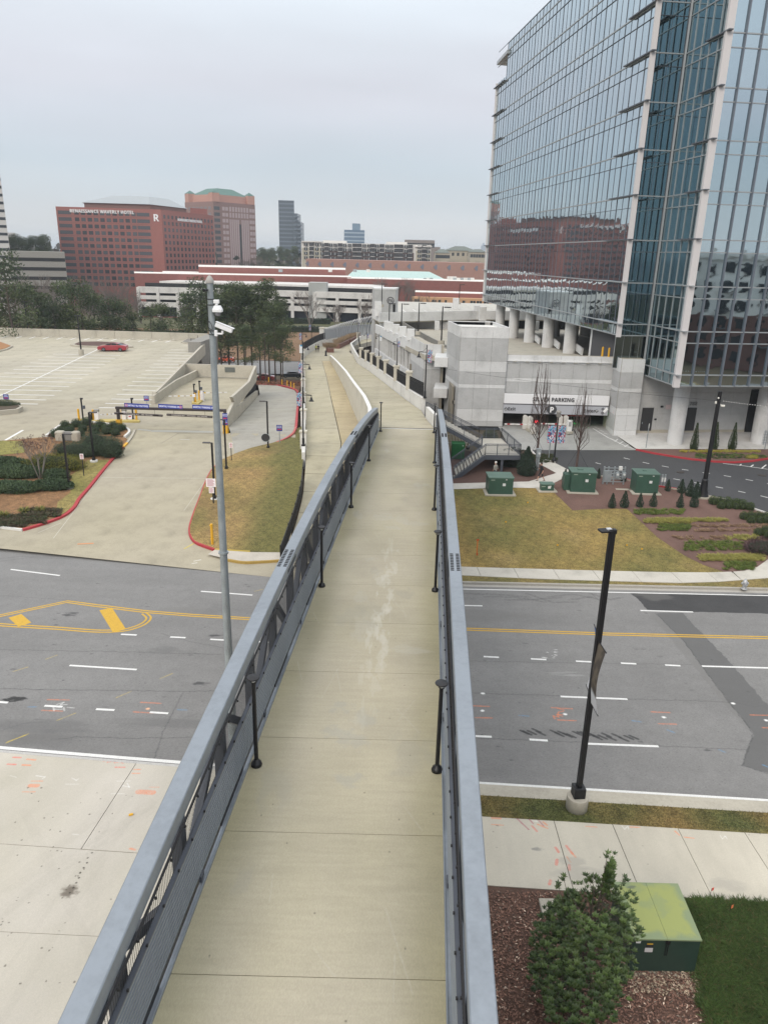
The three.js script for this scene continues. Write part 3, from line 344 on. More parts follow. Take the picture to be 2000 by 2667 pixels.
// ================================================================ CAMERA POLE, left of the bridge
{
const base=on(614,2060,hRoad,.06),o=placed('camera_pole','tall galvanised steel pole with white security cameras left of the footbridge','pole',base);
const Y=(x,y)=>heightAt(x,y,base),X=base.x,Z=base.z;
part(o,'pole',[cyl(.095,.18,20.0,X,.06,Z,22),cyl(.185,.185,.06,X,10.6,Z,22),cyl(.32,.32,.05,X,.06,Z)],m.galv);
part(o,'pole_joint',[cyl(.127,.127,.03,X,Y(557,1097),Z,22),cyl(.153,.153,.03,X,Y(582,1630),Z,22)],m.galv);
part(o,'cap',lathe([[.13,0],[.135,.05],[.12,.11],[.07,.2],[.02,.24],[0,.24]],18).translate(X,20.03,Z),M([.36,.35,.33],{roughness:.8}));
const k=.0134; 
const px=(dx,y)=>V(X+dx*k,Y(552,y),Z+.12);
part(o,'black_camera',[tube(V(X-.1,Y(537,755),Z+.06),V(X-.12,Y(537,755),Z+.36),.045,.05,12)],m.black);
const pw=M([.78,.79,.80],{roughness:.4});
const dome=part(o,'dome_camera',[rbox(.18,.12,.14,X+.2,Y(560,785),Z+.06,0,.02),cyl(.05,.05,.12,X+.2,Y(560,794),Z+.06),triUV(new THREE.CylinderGeometry(.13,.2,.12,4,1).rotateY(.78).translate(X+.23,Y(563,800),Z+.08)),rbox(.3,.1,.28,X+.23,Y(563,808),Z+.08,0,.02)],pw);
part(dome,'dome',sph(.1,X+.23,Y(563,815),Z+.08),M([.2,.2,.22],{roughness:.15}));
const bl=part(o,'bullet_camera',rbox(.58,.15,.16,0,0,0,0,.03).rotateZ(-.36).translate(X+.42,Y(585,852),Z+.12),pw);
part(bl,'sun_shield',box(.62,.02,.18,0,.09,0).rotateZ(-.36).translate(X+.43,Y(585,852),Z+.12),pw);
part(o,'bracket',[rbox(.1,.2,.1,X+.14,Y(555,867),Z+.08),tube(V(X+.15,Y(560,868),Z+.1),V(X+.36,Y(575,868),Z+.1),.035),tube(V(X+.36,Y(575,868),Z+.1),V(X+.36,Y(575,860),Z+.1),.04)],pw);
part(o,'clamp',[795,862,872,780].map(y=>cyl(.118,.118,.025,X,Y(550,y),Z)),m.blackMatte);
part(o,'cable',[path([px(-9,760),px(-8,800),px(-6,835),px(-8,848),px(-3,862),px(4,872)],.009),path([px(-4,836),px(1,845),px(2,858),px(-4,855),px(-8,845),px(-4,836)],.009),path([V(X+.3,Y(563,812),Z+.1),V(X+.28,Y(563,821),Z+.1),V(X+.14,Y(560,823),Z+.1),V(X+.1,Y(560,815),Z+.1)],.008)],m.blackMatte);
}
// ================================================================ STREET LAMP WITH TWO BANNERS, right of the bridge
{
const base=near(1500,2105),o=placed('street_lamp','tall square black street lamp on a round concrete footing beside the near sidewalk','street lamp',base),{x:X,z:Z}=base;
part(o,'footing',lathe([[0,0],[.43,0],[.43,.62],[.4,.68],[0,.68]],26).translate(X,.1,Z),m.concPlain);
part(o,'base_cover',rbox(.46,.5,.46,X,.98,Z,.1,.03),m.black);
part(o,'pole',box(.19,11.1,.19,X,6.5,Z,.1),m.black);
const hd=part(o,'lamp_head',[rbox(.5,.09,.34,X-.22,12.06,Z-.02,.2,.04,3),box(.26,.14,.2,X,12.05,Z,.1)],m.black);
part(hd,'heat_sink',[box(.16,.05,.14,X-.12,12.12,Z-.02,.2)],M([.5,.52,.55],{roughness:.5}));
const flag=(nm,lab,a0,a1,b0,b1,cols)=>{ 
const hA=heightAt(a0[0],a0[1],base),hB=heightAt(b0[0],b0[1],base);const p=on(a1[0],a1[1],()=>hA),q=on(b1[0],b1[1],()=>hB);
const out=V((p.x+q.x) /2-X,0,(p.z+q.z) /2-Z);const L=.78;out.normalize();
const t=placed(nm,lab,'banner',V(X,hB,Z),'banners on the near street lamp');const n=14,pos=[],col=[],idx=[];
for(let i=0;i<=n;i++)for(let j=0;j<=6;j++){const v=i /n,u=j /6,bow=Math.sin(v*Math.PI)*(.1+.07*u),sd=V(-out.z,0,out.x);pos.push(X+out.x*(.1+u*L*(1-.08*Math.sin(v*3)))+sd.x*bow,lerp(hA,hB,v),Z+out.z*(.1+u*L)+sd.z*bow);col.push(...cols(v,u));}
for(let i=0;i<n;i++)for(let j=0;j<6;j++){const a=i*7+j;idx.push(a,a+1,a+7,a+1,a+8,a+7);}
let g=new THREE.BufferGeometry();g.setAttribute('position',new THREE.Float32BufferAttribute(pos,3));g.setAttribute('color',new THREE.Float32BufferAttribute(col,3));g.setIndex(idx);g.computeVertexNormals();g=triUV(g);
part(t,'cloth',g,m.blade);part(t,'banner_arm',[tube(V(X,hA,Z),V(X+out.x*.95,hA,Z+out.z*.95),.018),tube(V(X,hB,Z),V(X+out.x*.95,hB,Z+out.z*.95),.018)],m.black);
};
flag('pole_banner','blue and white banner on the far side of the near street lamp',[1559,1657],[1545,1622],[1542,1819],[1523,1773],(v,u)=>v>.72?[.6,.62,.66]:v<.1?[.06,.16,.42]:[.03,.055,.16]);
flag('pole_banner','crumpled brown banner with white foot on the near side of the street lamp',[1566,1669],[1581,1706],[1542,1828],[1557,1864],(v,u)=>v>.74?[.62,.64,.68]:wn(v*14,u*5)>.5?[.12,.10,.075]:[.06,.05,.042]);
}
// ================================================================ NEAR RIGHT PLANTING AND UTILITY BOX
function leafGeo(n,put){ 
const pos=new Float32Array(n*12*3),col=new Float32Array(n*12*3);let k=0;const nrm=V(),sd=V(),e=V(),mid=V();
for(let i=0;i<n;i++){const{p,d,w,l,c,up}=put(i);nrm.copy(up||V(RR(-1,1),RR(.2,1),RR(-1,1)));sd.crossVectors(d,nrm).normalize().multiplyScalar(w /2);e.copy(p).addScaledVector(d,l);mid.copy(p).addScaledVector(d,l*.5);const dr=l*.06;const A=[p.x,p.y,p.z],B=[mid.x+sd.x,mid.y+sd.y+dr,mid.z+sd.z],C=[e.x,e.y-dr,e.z],D=[mid.x-sd.x,mid.y-sd.y+dr,mid.z-sd.z],E=[mid.x,mid.y,mid.z];for(const q of[A,B,E,B,C,E,C,D,E,D,A,E]){pos[k]=q[0];pos[k+1]=q[1];pos[k+2]=q[2];col[k]=c[0];col[k+1]=c[1];col[k+2]=c[2];k+=3;}}
const g=new THREE.BufferGeometry();g.setAttribute('position',new THREE.BufferAttribute(pos,3));g.setAttribute('color',new THREE.BufferAttribute(col,3));g.computeVertexNormals();return triUV(g);
}
m.leaf=MV([1,1,1],{side:THREE.DoubleSide,roughness:.6});
m.leafSoft=MV([1,1,1],{side:THREE.DoubleSide,roughness:.85});
m.bark=M([.10,.08,.065],{map:withSize(gB,.8),roughness:.95});
m.barkG=M([.22,.20,.175],{map:withSize(gB,.8),roughness:.95});
{
const base=near(1490,2650),top=heightAt(1545,2238,base)-.15;const o=thing('magnolia_shrub','tall glossy dark green shrub with whorled leaves beside the near footbridge rail','shrub',base);
seed=41;const tips=[],wood=[];const hgt=top;
for(let s=0;s<5;s++){const a=s*1.26+.3,e=V(Math.cos(a)*.35,hgt*RR(.6,.8),Math.sin(a)*.35);if(s===0)e.set(.38,hgt*.96,-.15);wood.push(tube(V(Math.cos(a)*.06,0,Math.sin(a)*.06),e,.035,.012));for(let k=0;k<330;k++){const v=Math.pow(R(),.8),p=V().copy(e).multiplyScalar(v*.96+.05);const rad=s===0&&v>.82?.24:(1.25*Math.sin(clamp(.16+v*.8)*Math.PI)**.75+.1);const q=a+RR(-1.1,1.1),rr=rad*Math.pow(R(),.42);const t=p.clone().add(V(Math.cos(q)*rr,RR(-.05,.2),Math.sin(q)*rr));if(t.y<.08)continue;tips.push([t,V(Math.cos(q)*.6,1,Math.sin(q)*.6).normalize()]);if(k%9===0)wood.push(tube(p,t,.012,.005,4));}}
for(const[x,y,z]of[[.62,hgt*.97,-.1],[.5,hgt*1.0,-.2],[.55,hgt*.92,0],[-.6,hgt*.86,-.2],[-.75,hgt*.83,-.1],[1.5,hgt*.62,.15],[1.62,hgt*.6,.1],[.45,hgt*.88,-.1],[.6,hgt*.84,-.2]]){tips.push([V(x-.12,y,z),V(.2,1,.1).normalize()]);tips.push([V(x-.14,y-.13,z),V(.2,1,.1).normalize()]);wood.push(tube(V(x*.6,y*.75,z*.5),V(x-.12,y,z),.012,.006,4));}
part(o,'stem',wood,m.bark);
part(o,'foliage',leafGeo(tips.length*8,i=>{const[p,ax]=tips[i>>3],a=(i&7)*.785+p.x*9,el=i&1?.35:.8;const d=V(Math.cos(a),el,Math.sin(a)).add(ax.clone().multiplyScalar(.5)).normalize();const h=hash2(i>>3,5,2),inner=clamp(.55+.6*wf(p.x*1.7,p.y*1.7+p.z,3,4)),f=(.65+.6*h)*inner;return{p,d,w:.055,l:RR(.11,.18),c:[.066*f+.03*h,.118*f+.025*h,.04*f],up:ax};}),MV([1,1,1],{side:THREE.DoubleSide,roughness:.42}));
}
{
const a=near(1642,2534),b=near(1811,2538),ht=heightAt(1648,2443,a);const bl=on(1596,2296,()=>ht),br=on(1764.6,2301,()=>ht),fl=on(1648,2443,()=>ht),fr=on(1827,2447,()=>ht);
const o=placed('utility_box','large dark green pad mounted box with faded yellow green lid beside the shrub','utility box',a.clone().setY(.1));
const P=new Paint(256,256,Math.min(bl.x,fl.x),Math.max(br.x,fr.x),Math.min(bl.z,br.z),Math.max(fl.z,fr.z),(x,z,i,j)=>{const d=Math.min(x-lerp(bl.x,fl.x,(z-bl.z) /(fl.z-bl.z)),lerp(br.x,fr.x,(z-br.z) /(fr.z-br.z))-x,z-bl.z,fl.z-z);const n=wf(x*2.2,z*2.2,5,3);const e=sst(.3,.0,d+(n-.5)*.7)*.9+sst(.6,.8,n)*.4;return[lerp(.275,.19,e),lerp(.305,.24,e),lerp(.10,.14,e)];});
P.blob(lerp(bl.x,br.x,.25),lerp(bl.z,fl.z,.1),.22,.12,[.09,.11,.09],.7);
const green=M([.022,.045,.034],{roughness:.5,map:withSize(gA,2)});
const ins=(p,q,k)=>[lerp(p.x,q.x,k),lerp(p.z,q.z,k)];const mid=(p,q)=>V().addVectors(p,q).multiplyScalar(.5);
part(o,'cabinet',prism([[bl.x+.05,bl.z+.06],[br.x-.05,br.z+.06],[fr.x-.02,fr.z-.01],[fl.x+.02,fl.z-.01]],.12,ht-.03),green);
const fm=mid(fl,fr),bm=mid(bl,br),lid=M([1,1,1],{map:P.tex(),roughness:.7});
part(o,'lid',[prism([[bl.x,bl.z],[bm.x-.004,bm.z],[fm.x-.004,fm.z+.03],[fl.x,fl.z+.03]],ht-.05,ht)],lid);part(o,'lid',[prism([[bm.x+.004,bm.z],[br.x,br.z],[fr.x,fr.z+.03],[fm.x+.004,fm.z+.03]],ht-.05,ht)],lid);
const fz=(u,v,w,h,mat,nm)=>part(o,nm,box(w,h,.012,lerp(fl.x,fr.x,u),v,lerp(fl.z,fr.z,u)+.006),mat);
fz(.085,ht-.15,.14,.08,m.paintW,'number_label');fz(.26,ht-.3,.22,.1,m.blackMatte,'warning_label');fz(.26,ht-.22,.18,.035,m.paintY,'warning_label');fz(.255,ht-.46,.24,.16,M([.5,.48,.48]),'notice_label');
part(o,'hasp',[box(.13,.1,.06,lerp(fl.x,fr.x,.51),ht-.12,fl.z+.03),box(.02,.5,.02,lerp(fl.x,fr.x,.5),ht-.42,fl.z+.004),box(.02,.5,.02,lerp(fl.x,fr.x,.53),ht-.42,fl.z+.004)],m.black);
part(o,'pad',prism([[bl.x-.1,bl.z-.05],[br.x+.12,br.z-.05],[fr.x+.1,fr.z+.12],[fl.x-.1,fl.z+.12]],0,.16),m.concPlain);
const s=near(1410,2365);single('concrete_pad','small square concrete pad in the mulch behind the shrub','pad',[rbox(1.0,.16,.6,s.x+.45,.2,s.z)],m.concPlain);
}
{
seed=77;const o=leafGeo(15000,i=>{const big=i%14===0;const t=i<1500?near(RR(1640,1830),RR(2515,2590)):V(RR(3,10.8),.15,RR(-20.3,-15));const a=R()*6.28;const b=RR(.35,2.1);return{p:V(t.x,.15+R()*.04,t.z),d:V(Math.cos(a),RR(-.15,.35),Math.sin(a)).normalize(),w:RR(.03,.055),l:RR(.07,.15),c:i<1500&&i%2?[.30*b,.24*b,.17*b]:big?[.34*b,.26*b,.2*b]:[.13*b,.07*b,.05*b],up:V(RR(-.4,.4),1,RR(-.4,.4))};});
stuff('mulch','reddish brown bark mulch around the tall shrub','mulch',o,m.leafSoft);
const g0=near(1790,2350),inBed=(x,z)=>{const e=10.1-.25*sst(-17,-15,z);return x>e+(wf(x*1.3,z*1.3,2,3)-.5)*1.2;};
const pts=[];while(pts.length<4200){const x=RR(9,14.6),z=RR(-20.3,-14.6);if(inBed(x,z)&&z>zS1(x)+.1)pts.push([x,z]);}
stuff('groundcover','dark green strappy groundcover beside the large utility box','groundcover',leafGeo(4200*14,i=>{const[x,z]=pts[Math.floor(i /14)],a=R()*6.28,e=RR(.25,1.1),f=RR(.6,1.4)*(.65+.7*wf(x,z,3,9));return{p:V(x+RR(-.06,.06),.14,z+RR(-.06,.06)),d:V(Math.cos(a),e,Math.sin(a)).normalize(),w:.018,l:RR(.2,.38),c:hash2(i,3)>.93?[.16,.13,.06]:[.075*f,.125*f,.035*f],up:V(-Math.cos(a)*e,1,-Math.sin(a)*e)};}),m.leaf);
stuff('grass_blades','short brown and green grass on the strip beside the near kerb','grass',leafGeo(16000,i=>{const x=RR(2,19),z=RR(zG0(x),zG1(x)),a=R()*6.28,t=clamp((wf(x /1.6,z /1.6,4,21)-.5)*2.4+.5),f=RR(.7,1.3);return{p:V(x,.16,z),d:V(Math.cos(a)*.8,1,Math.sin(a)*.8).normalize(),w:.014,l:RR(.05,.1),c:[lerp(.19,.075,t)*f,lerp(.14,.095,t)*f,lerp(.06,.032,t)*f]};}),m.leafSoft);
const f1=near(1846,2339),f2=near(1896,2385);const fl=(p,c,lab)=>{const o=placed('marker_flag',lab,'flag',p);part(o,'stake',tube(p,V(p.x+.02,p.y+.45,p.z),.006),m.blackMatte);part(o,'flag',box(.1,.13,.006,p.x+.06,p.y+.4,p.z,.5),M(c));};
fl(f1,PINKRED,'small red marker flag at the sidewalk edge behind the large utility box');fl(f2,ORANGE,'small orange marker flag standing in the green groundcover');
const w=on(342,2123,hRoad,.06);single('paint_stick','small yellow marker lying on the near left concrete','marker',[box(.16,.05,.08,w.x,.09,w.z,.4)],m.yellow);
}
// ================================================================ WALKWAYS BEYOND THE BRIDGE
function planHit(px,py,poly){const d=ray(px,py);let best=null;for(let i=0;i<poly.length-1;i++){const a=poly[i],b=poly[i+1],ex=b.x-a.x,ez=b.z-a.z,den=d.x*ez-d.z*ex;if(Math.abs(den)<1e-9)continue;const s=(a.x*ez-a.z*ex) /den,u=(a.x*d.z-a.z*d.x) /den;if(s>0&&(u>=0||i===0)&&(u<=1||i===poly.length-2)&&(!best||(u>=0&&u<=1)))best=V(d.x*s,EYE+d.y*s,d.z*s);}return best;}
const offPoly=(pts,o)=>pts.map((p,i)=>{const a=pts[Math.max(0,i-1)],b=pts[Math.min(pts.length-1,i+1)],d=V(b.x-a.x,0,b.z-a.z).normalize();return V(p.x-d.z*o,p.y,p.z+d.x*o);}); 
const hPl=(x,z)=>-z<168?hUp(x,z):hRamp(x,z);
const xAt=(pts,z)=>{let i=0;while(i<pts.length-2&&pts[i+1].z>z)i++;const a=pts[i],b=pts[i+1];return a.x+(b.x-a.x)*(z-a.z) /(b.z-a.z);};
const be=V(xDeck(-66.1),0,-66.1);
const UPR=[V(be.x+2.45,0,-66.06),...[[1108,1089],[1097,1069],[1075.5,1054.6],[1050,1036],[996.8,993.6],[961.6,966.5],[930,946],[922,930]].map(p=>on(...p,hUp)),V(-9.5,0,-190),V(-8,0,-215)];
const UPL=[V(be.x-2.5,0,-66.06),V(-1.4,0,-70.5),...[[967,1061],[952,1031.6],[923.6,995],[903,966.5],[883,944.8],[863,925]].map(p=>on(...p,hUp,.8))];
const RL=[V(-7.1,0,-49),...[[748,1432],[770,1370],[790,1290],[797,1200],[797,1135],[795,1040],[794,990],[791,950],[794,930],[807,920],[822,910],[835,903],[857,896]].map(p=>on(...p,hRamp))];
const clampPlan=q=>({x:q.x,z:q.z});
{
m.walk=MV([.405,.37,.27],{map:gA,bumpMap:bumpG,bumpScale:.003,roughness:.9});
const tone=concTone(.13,6),zs=[-66.06,-71.5,-77,-82,-87.3,-94.3,-102,-111.5,-122,-134,-146,-158];
const up=structGroup('upper_walkway');
for(let i=0;i<zs.length;i++){const a=zs[i]-.03,b=(zs[i+1]??-168)+.03,n=3,q=[];for(let k=0;k<=n;k++){const z=lerp(a,b,k /n);q.push([xAt(UPR,z)-.02,z]);}for(let k=n;k>=0;k--){const z=lerp(a,b,k /n);q.push([xAt(UPL,z)-.1,z]);}const f=1+(hash2(i,4)-.5)*.08;part(up,'slab',sheet(q,hUp,.012,2.5,(x,z)=>tone(x,z).map(v=>v*f)),m.walk);}
part(up,'joint_bed',prism([...zs.map(z=>[xAt(UPR,z),z]),[xAt(UPR,-168),-168],[xAt(UPL,-168),-168],...zs.slice().reverse().map(z=>[xAt(UPL,z)-.1,z])],(x,z)=>hUp(x,z)-.5,hUp),M([.10,.095,.08]));
const JL=[V(-4.3,0,-50),V(-4.2,0,-62),...[[889,1153],[877,1100],[863,1040],[850,980],[838,937]].map(p=>on(...p,hRamp))];
const rz=[-49,-53.5,-58,-62.6,-67,-72,-78,-86,-97,-113,-134,-160];const rp=structGroup('ramp_walkway');
const wallFoot=z=>z>-68?-1.8:xAt(UPL,z)-.3;
for(let i=0;i<rz.length-1;i++)for(const s of[0,1]){const a=rz[i]-.03,b=rz[i+1]+.03,L=s?z=>xAt(JL,z)+.04:z=>xAt(RL,z),Rr=s?wallFoot:z=>xAt(JL,z)-.04;const q=[[Rr(a),a],[Rr((a+b) /2),(a+b) /2],[Rr(b),b],[L(b),b],[L((a+b) /2),(a+b) /2],[L(a),a]];const c=s?[1.02,.93,.80]:[1,1,1],f=1+(hash2(i,s)-.5)*.1;part(rp,'slab',sheet(q,hRamp,.012,3,(x,z)=>tone(x,z).map((v,k)=>v*c[k]*f)),m.walk);}
part(rp,'joint_bed',prism([...rz.map(z=>[wallFoot(z),z]),...rz.slice().reverse().map(z=>[xAt(RL,z),z])],(x,z)=>hRamp(x,z)-.6,(x,z)=>hRamp(x,z)-.004),M([.10,.095,.08]));
const pl=[[-11.2,-160.03],[-6.2,-165],[-9.3,-182],[-8.4,-200],[-3,-222],[8,-240],[-6,-240],[-16.5,-218],[-18.4,-199],[-18.9,-185],[-18.6,-175],[-18.1,-165],[xAt(RL,-160.03),-160.03]];
struct('plaza',sheet(pl,hRamp,.012,4,tone),m.walk);
struct('plaza_base',prism(pl,(x,z)=>hRamp(x,z)-1.2,(x,z)=>hRamp(x,z)-.01),m.concPlain);
const cap=offPoly(resample(UPL,2),-.16),wall=[];
const o=placed('retaining_wall','long white retaining wall between the upper walkway and the lower ramp','wall',V(-4,1.5,-100));
for(let i=0;i<cap.length;i++)cap[i].y=hUp(0,cap[i].z);
const wg=[];for(let i=0;i<cap.length-1;i++){const a=cap[i],b=cap[i+1],d=V(b.x-a.x,0,b.z-a.z).normalize().multiplyScalar(.13),n=V(-d.z,0,d.x);const q=[a.clone().add(n),b.clone().add(n),b.clone().sub(n),a.clone().sub(n)];wg.push(prism(q,(x,z)=>hRamp(x,z)-.4,(x,z)=>hUp(x,z)+.62+.18*sst(66,80,-z)-.1*sst(140,168,-z)));}
part(o,'wall',wg,m.cream);
const cp=cap.map(p=>V(p.x,hUp(0,p.z)+.62+.18*sst(66,80,-p.z)-.1*sst(140,168,-p.z),p.z));part(o,'coping',sweep(cp,.36,0,.09),M([.74,.74,.72]));
const q0=planHit(1094,1069,[UPR[2],UPR[3]])||UPR[2];const RW=offPoly([UPR[2].clone(),...UPR.slice(3)],.22);const lw=resample(RW,2).map(p=>V(p.x,hPl(p.x,p.z),p.z));
const w=placed('parapet_wall','white parapet wall with cream pillars and iron fence on the right of the upper walkway','wall',V(RW[0].x,hUp(0,RW[0].z),RW[0].z));
part(w,'low_wall',sweep(lw,.34,-1.5,1.28),m.white);part(w,'wall_coping',sweep(lw.map(p=>p.clone().setY(p.y+1.28)),.42,0,.07),m.white);
const pilT=[[1066,966],[1033,951],[1006,937],[987,927],[970,919],[955,912],[941,905],[932,899]].map(p=>planHit(...p,RW));
m.iron=M([.014,.014,.016],{roughness:.5});
const pillarTop=[];pilT.forEach((p,i)=>{const b=hPl(p.x,p.z)+1.3,h=clamp(p.y-b,1.5,2.2);pillarTop.push(V(p.x,b+h,p.z));const pi=part(w,'pillar',box(.68,h-.16,.68,p.x,b+(h-.16) /2-.02,p.z,-.12),m.cream);part(pi,'pillar_cap',[box(.9,.1,.9,p.x,b+h-.13,p.z,-.12),box(.8,.09,.8,p.x,b+h-.04,p.z,-.12)],m.cream);});
const ends=[V(RW[0].x,0,RW[0].z-.3),...pilT];for(let i=0;i<ends.length-1;i++){const a=ends[i].clone(),b=ends[i+1].clone();a.y=hPl(a.x,a.z)+1.38;b.y=hPl(b.x,b.z)+1.38;const L=a.distanceTo(b),d=b.clone().sub(a).normalize();a.addScaledVector(d,i?.4:.2);b.addScaledVector(d,-.4);const g=[],n=Math.max(6,Math.round(L /.16));for(let k=0;k<=n;k++){const q=a.clone().lerp(b,k /n);g.push(box(.028,1.5,.028,q.x,q.y+.78,q.z));}for(const h of[.1,1.2,1.36])g.push(beam(a.clone().setY(a.y+h),b.clone().setY(b.y+h),.04,.04));stuffPart(w,'fence_panel',g,m.iron);}
const s0=V(UPR[0].x+.2,0,-66.4),s1=V(UPR[1].x+.16,0,UPR[1].z);single('stair_head_wall','short white wall at the end of the footbridge beside the stair head','wall',[prism([[s0.x-.17,s0.z],[s0.x+.17,s0.z],[s1.x+.17,s1.z],[s1.x-.17,s1.z]],2.5,(x,z)=>hUp(x,z)+1.15)],m.white);
const LW=offPoly(resample(RL.filter(p=>p.z<-64),2),-.24);const lp=LW.map(p=>V(p.x,hRamp(p.x,p.z),p.z));
const l=placed('parapet_wall','low white wall with pillars on the left of the lower ramp curving to the right','wall',lp[0].clone());
part(l,'low_wall',sweep(lp.filter(p=>p.z>-163),.34,-6,.85),m.white);part(l,'curved_wall',sweep(lp.filter(p=>p.z<-161),.4,-3,1.5),m.white);
for(const t of[74.5,87.5,101,114.5,128,141.5,155,164]){const x=xAt(LW,-t),b=hRamp(0,-t);const pi=part(l,'pillar',box(.62,2.4,.62,x,b+.7,-t),m.white);part(pi,'pillar_cap',box(.8,.14,.8,x,b+1.97,-t),m.cream);}
{const f=lp.filter(p=>p.z<-164&&p.z>-206),g=[];for(let i=0;i<f.length-1;i++){const a=f[i],b=f[i+1],n=12;for(let k=0;k<n;k++){const q=a.clone().lerp(b,k /n);g.push(box(.05,1.7,.05,q.x,q.y+2.3,q.z));}for(const h of[1.55,2.9,3.1])g.push(beam(a.clone().setY(a.y+h),b.clone().setY(b.y+h),.06,.06));}stuffPart(l,'fence_panel',g,m.iron);}
const FN=offPoly(RL.slice(0,5),-.12);const fpts=[[731,1440],[752,1412],[762,1382],[770,1355],[776,1328],[781,1300],[785,1270],[789,1240]].map(p=>{const q=planHit(...p,FN);return V(q.x,hRamp(q.x,q.z),q.z);});
const fo=placed('picket_fence','black steel fence between the left lawn and the lower ramp','fence',fpts[0].clone());
for(let i=0;i<fpts.length;i++){const a=fpts[i];part(fo,'fence_post',box(.08,1.45,.08,a.x,a.y+.72,a.z),m.iron);if(i<fpts.length-1){const b=fpts[i+1],g=[];for(const h of[.15,1.1,1.32])g.push(beam(a.clone().setY(a.y+h),b.clone().setY(b.y+h),.05,.05));const n=Math.round(a.distanceTo(b) /.1);for(let k=1;k<n;k++){const q=a.clone().lerp(b,k /n);g.push(box(.025,1.25,.025,q.x,q.y+.72,q.z));}stuffPart(fo,'fence_panel',g,m.iron);}}
const bannerTex=(k=>{const c=[[.07,.26,.44],[.03,.06,.16],[.62,.66,.70],[.34,.03,.08],[.28,.48,.62]];return dtex(64,128,(x,y)=>{const u=x /64,v=y /128;if(k===2)return v>.8&&u>.3?c[0]:[.66,.68,.70];const n=Math.floor(wn(u*3.2+3,v*8+1,5)*5.2+wn(u*9,v*16,8)*1.2);const tri=(Math.floor(u*2.6+v*5)+Math.floor(u*2.6-v*5+9))%4;return v>.36&&v<.62&&tri===1?c[3]:c[(n+tri)%5];},1,1);});
const bm1=M([1,1,1],{map:bannerTex(1),roughness:.7,side:THREE.DoubleSide}),bm2=M([1,1,1],{map:bannerTex(2),roughness:.7,side:THREE.DoubleSide});
m.banner=bm1;
const bannerGeo=(x)=>{const g=new THREE.PlaneGeometry(.5,1.35,4,8);const p=g.attributes.position;for(let i=0;i<p.count;i++)p.setZ(i,.05*Math.sin(p.getY(i)*2.2+p.getX(i)*3));g.computeVertexNormals();g.translate(x,0,0);return g.toNonIndexed();};
function walkLamp(label,pos,side,mat,s=1,group){ 
const t=thing('walkway_lamp',label,'lamp',pos,group);
part(t,'base',lathe([[0,0],[.2,0],[.2,.12],[.13,.2],[.12,.75],[.085,.85],[0,.85]],14),m.black);part(t,'pole',cyl(.055,.085,5.3,0,.6,0,10),m.black);
part(t,'lamp_arm',[tube(V(0,5.1,0),V(side*.85,5.1,0),.04),path([V(0,5.75,0),V(side*.12,5.45,0),V(side*.4,5.2,0),V(side*.8,5.13,0)],.018,12,5),tube(V(side*.85,5.16,0),V(side*.85,4.9,0),.04)],m.black);
part(t,'bell_shade',lathe([[.03,.32],[.06,.3],[.1,.22],[.13,.08],[.2,-.04],[.28,-.1],[.26,-.1],[.1,0],[0,.02]],16).translate(side*.85,4.62,0),m.black);
const a=part(t,'banner_arm',[tube(V(0,5.35,0),V(-side*.65,5.35,0),.014),tube(V(0,3.95,0),V(-side*.65,3.95,0),.014)],m.black);
part(t,'banner',bannerGeo(-side*.36).translate(0,4.65,0),mat);t.scale.setScalar(s);t.rotation.y=-.1;return t;
}
const ordL=['nearest','second','third','fourth','farthest'];
[72.6,99,126,153,181].forEach((t,i)=>{const x=xAt(LW,-t);walkLamp(`black walkway lamp with banner on the left wall of the lower ramp, ${ordL[i]} of five`,[x,hRamp(x,-t)+.86,-t],1,i===2?bm2:bm1,1,'walkway lamps');});
const lampR=(i,base,topPx,lab,mat)=>{const h=heightAt(...topPx,base)-base.y;walkLamp(lab,base,-1,mat,clamp(h /5.9,.5,1.05),'walkway lamps');};
lampR(0,V(RW[0].x+.1,hUp(0,RW[0].z)+1.35,RW[0].z+.1),[1107,898],'black walkway lamp with banner on the white wall end by the stair head',bm1);
[[1,[1034.8,881],'second'],[3,[988,869],'third'],[5,[956,864],'fourth'],[7,[933,856],'farthest']].forEach(([k,t,o2],j)=>lampR(0,pillarTop[k].clone(),t,`black walkway lamp on a pillar right of the upper walkway, ${o2} from the footbridge`,j===1?bm2:bm1));
}
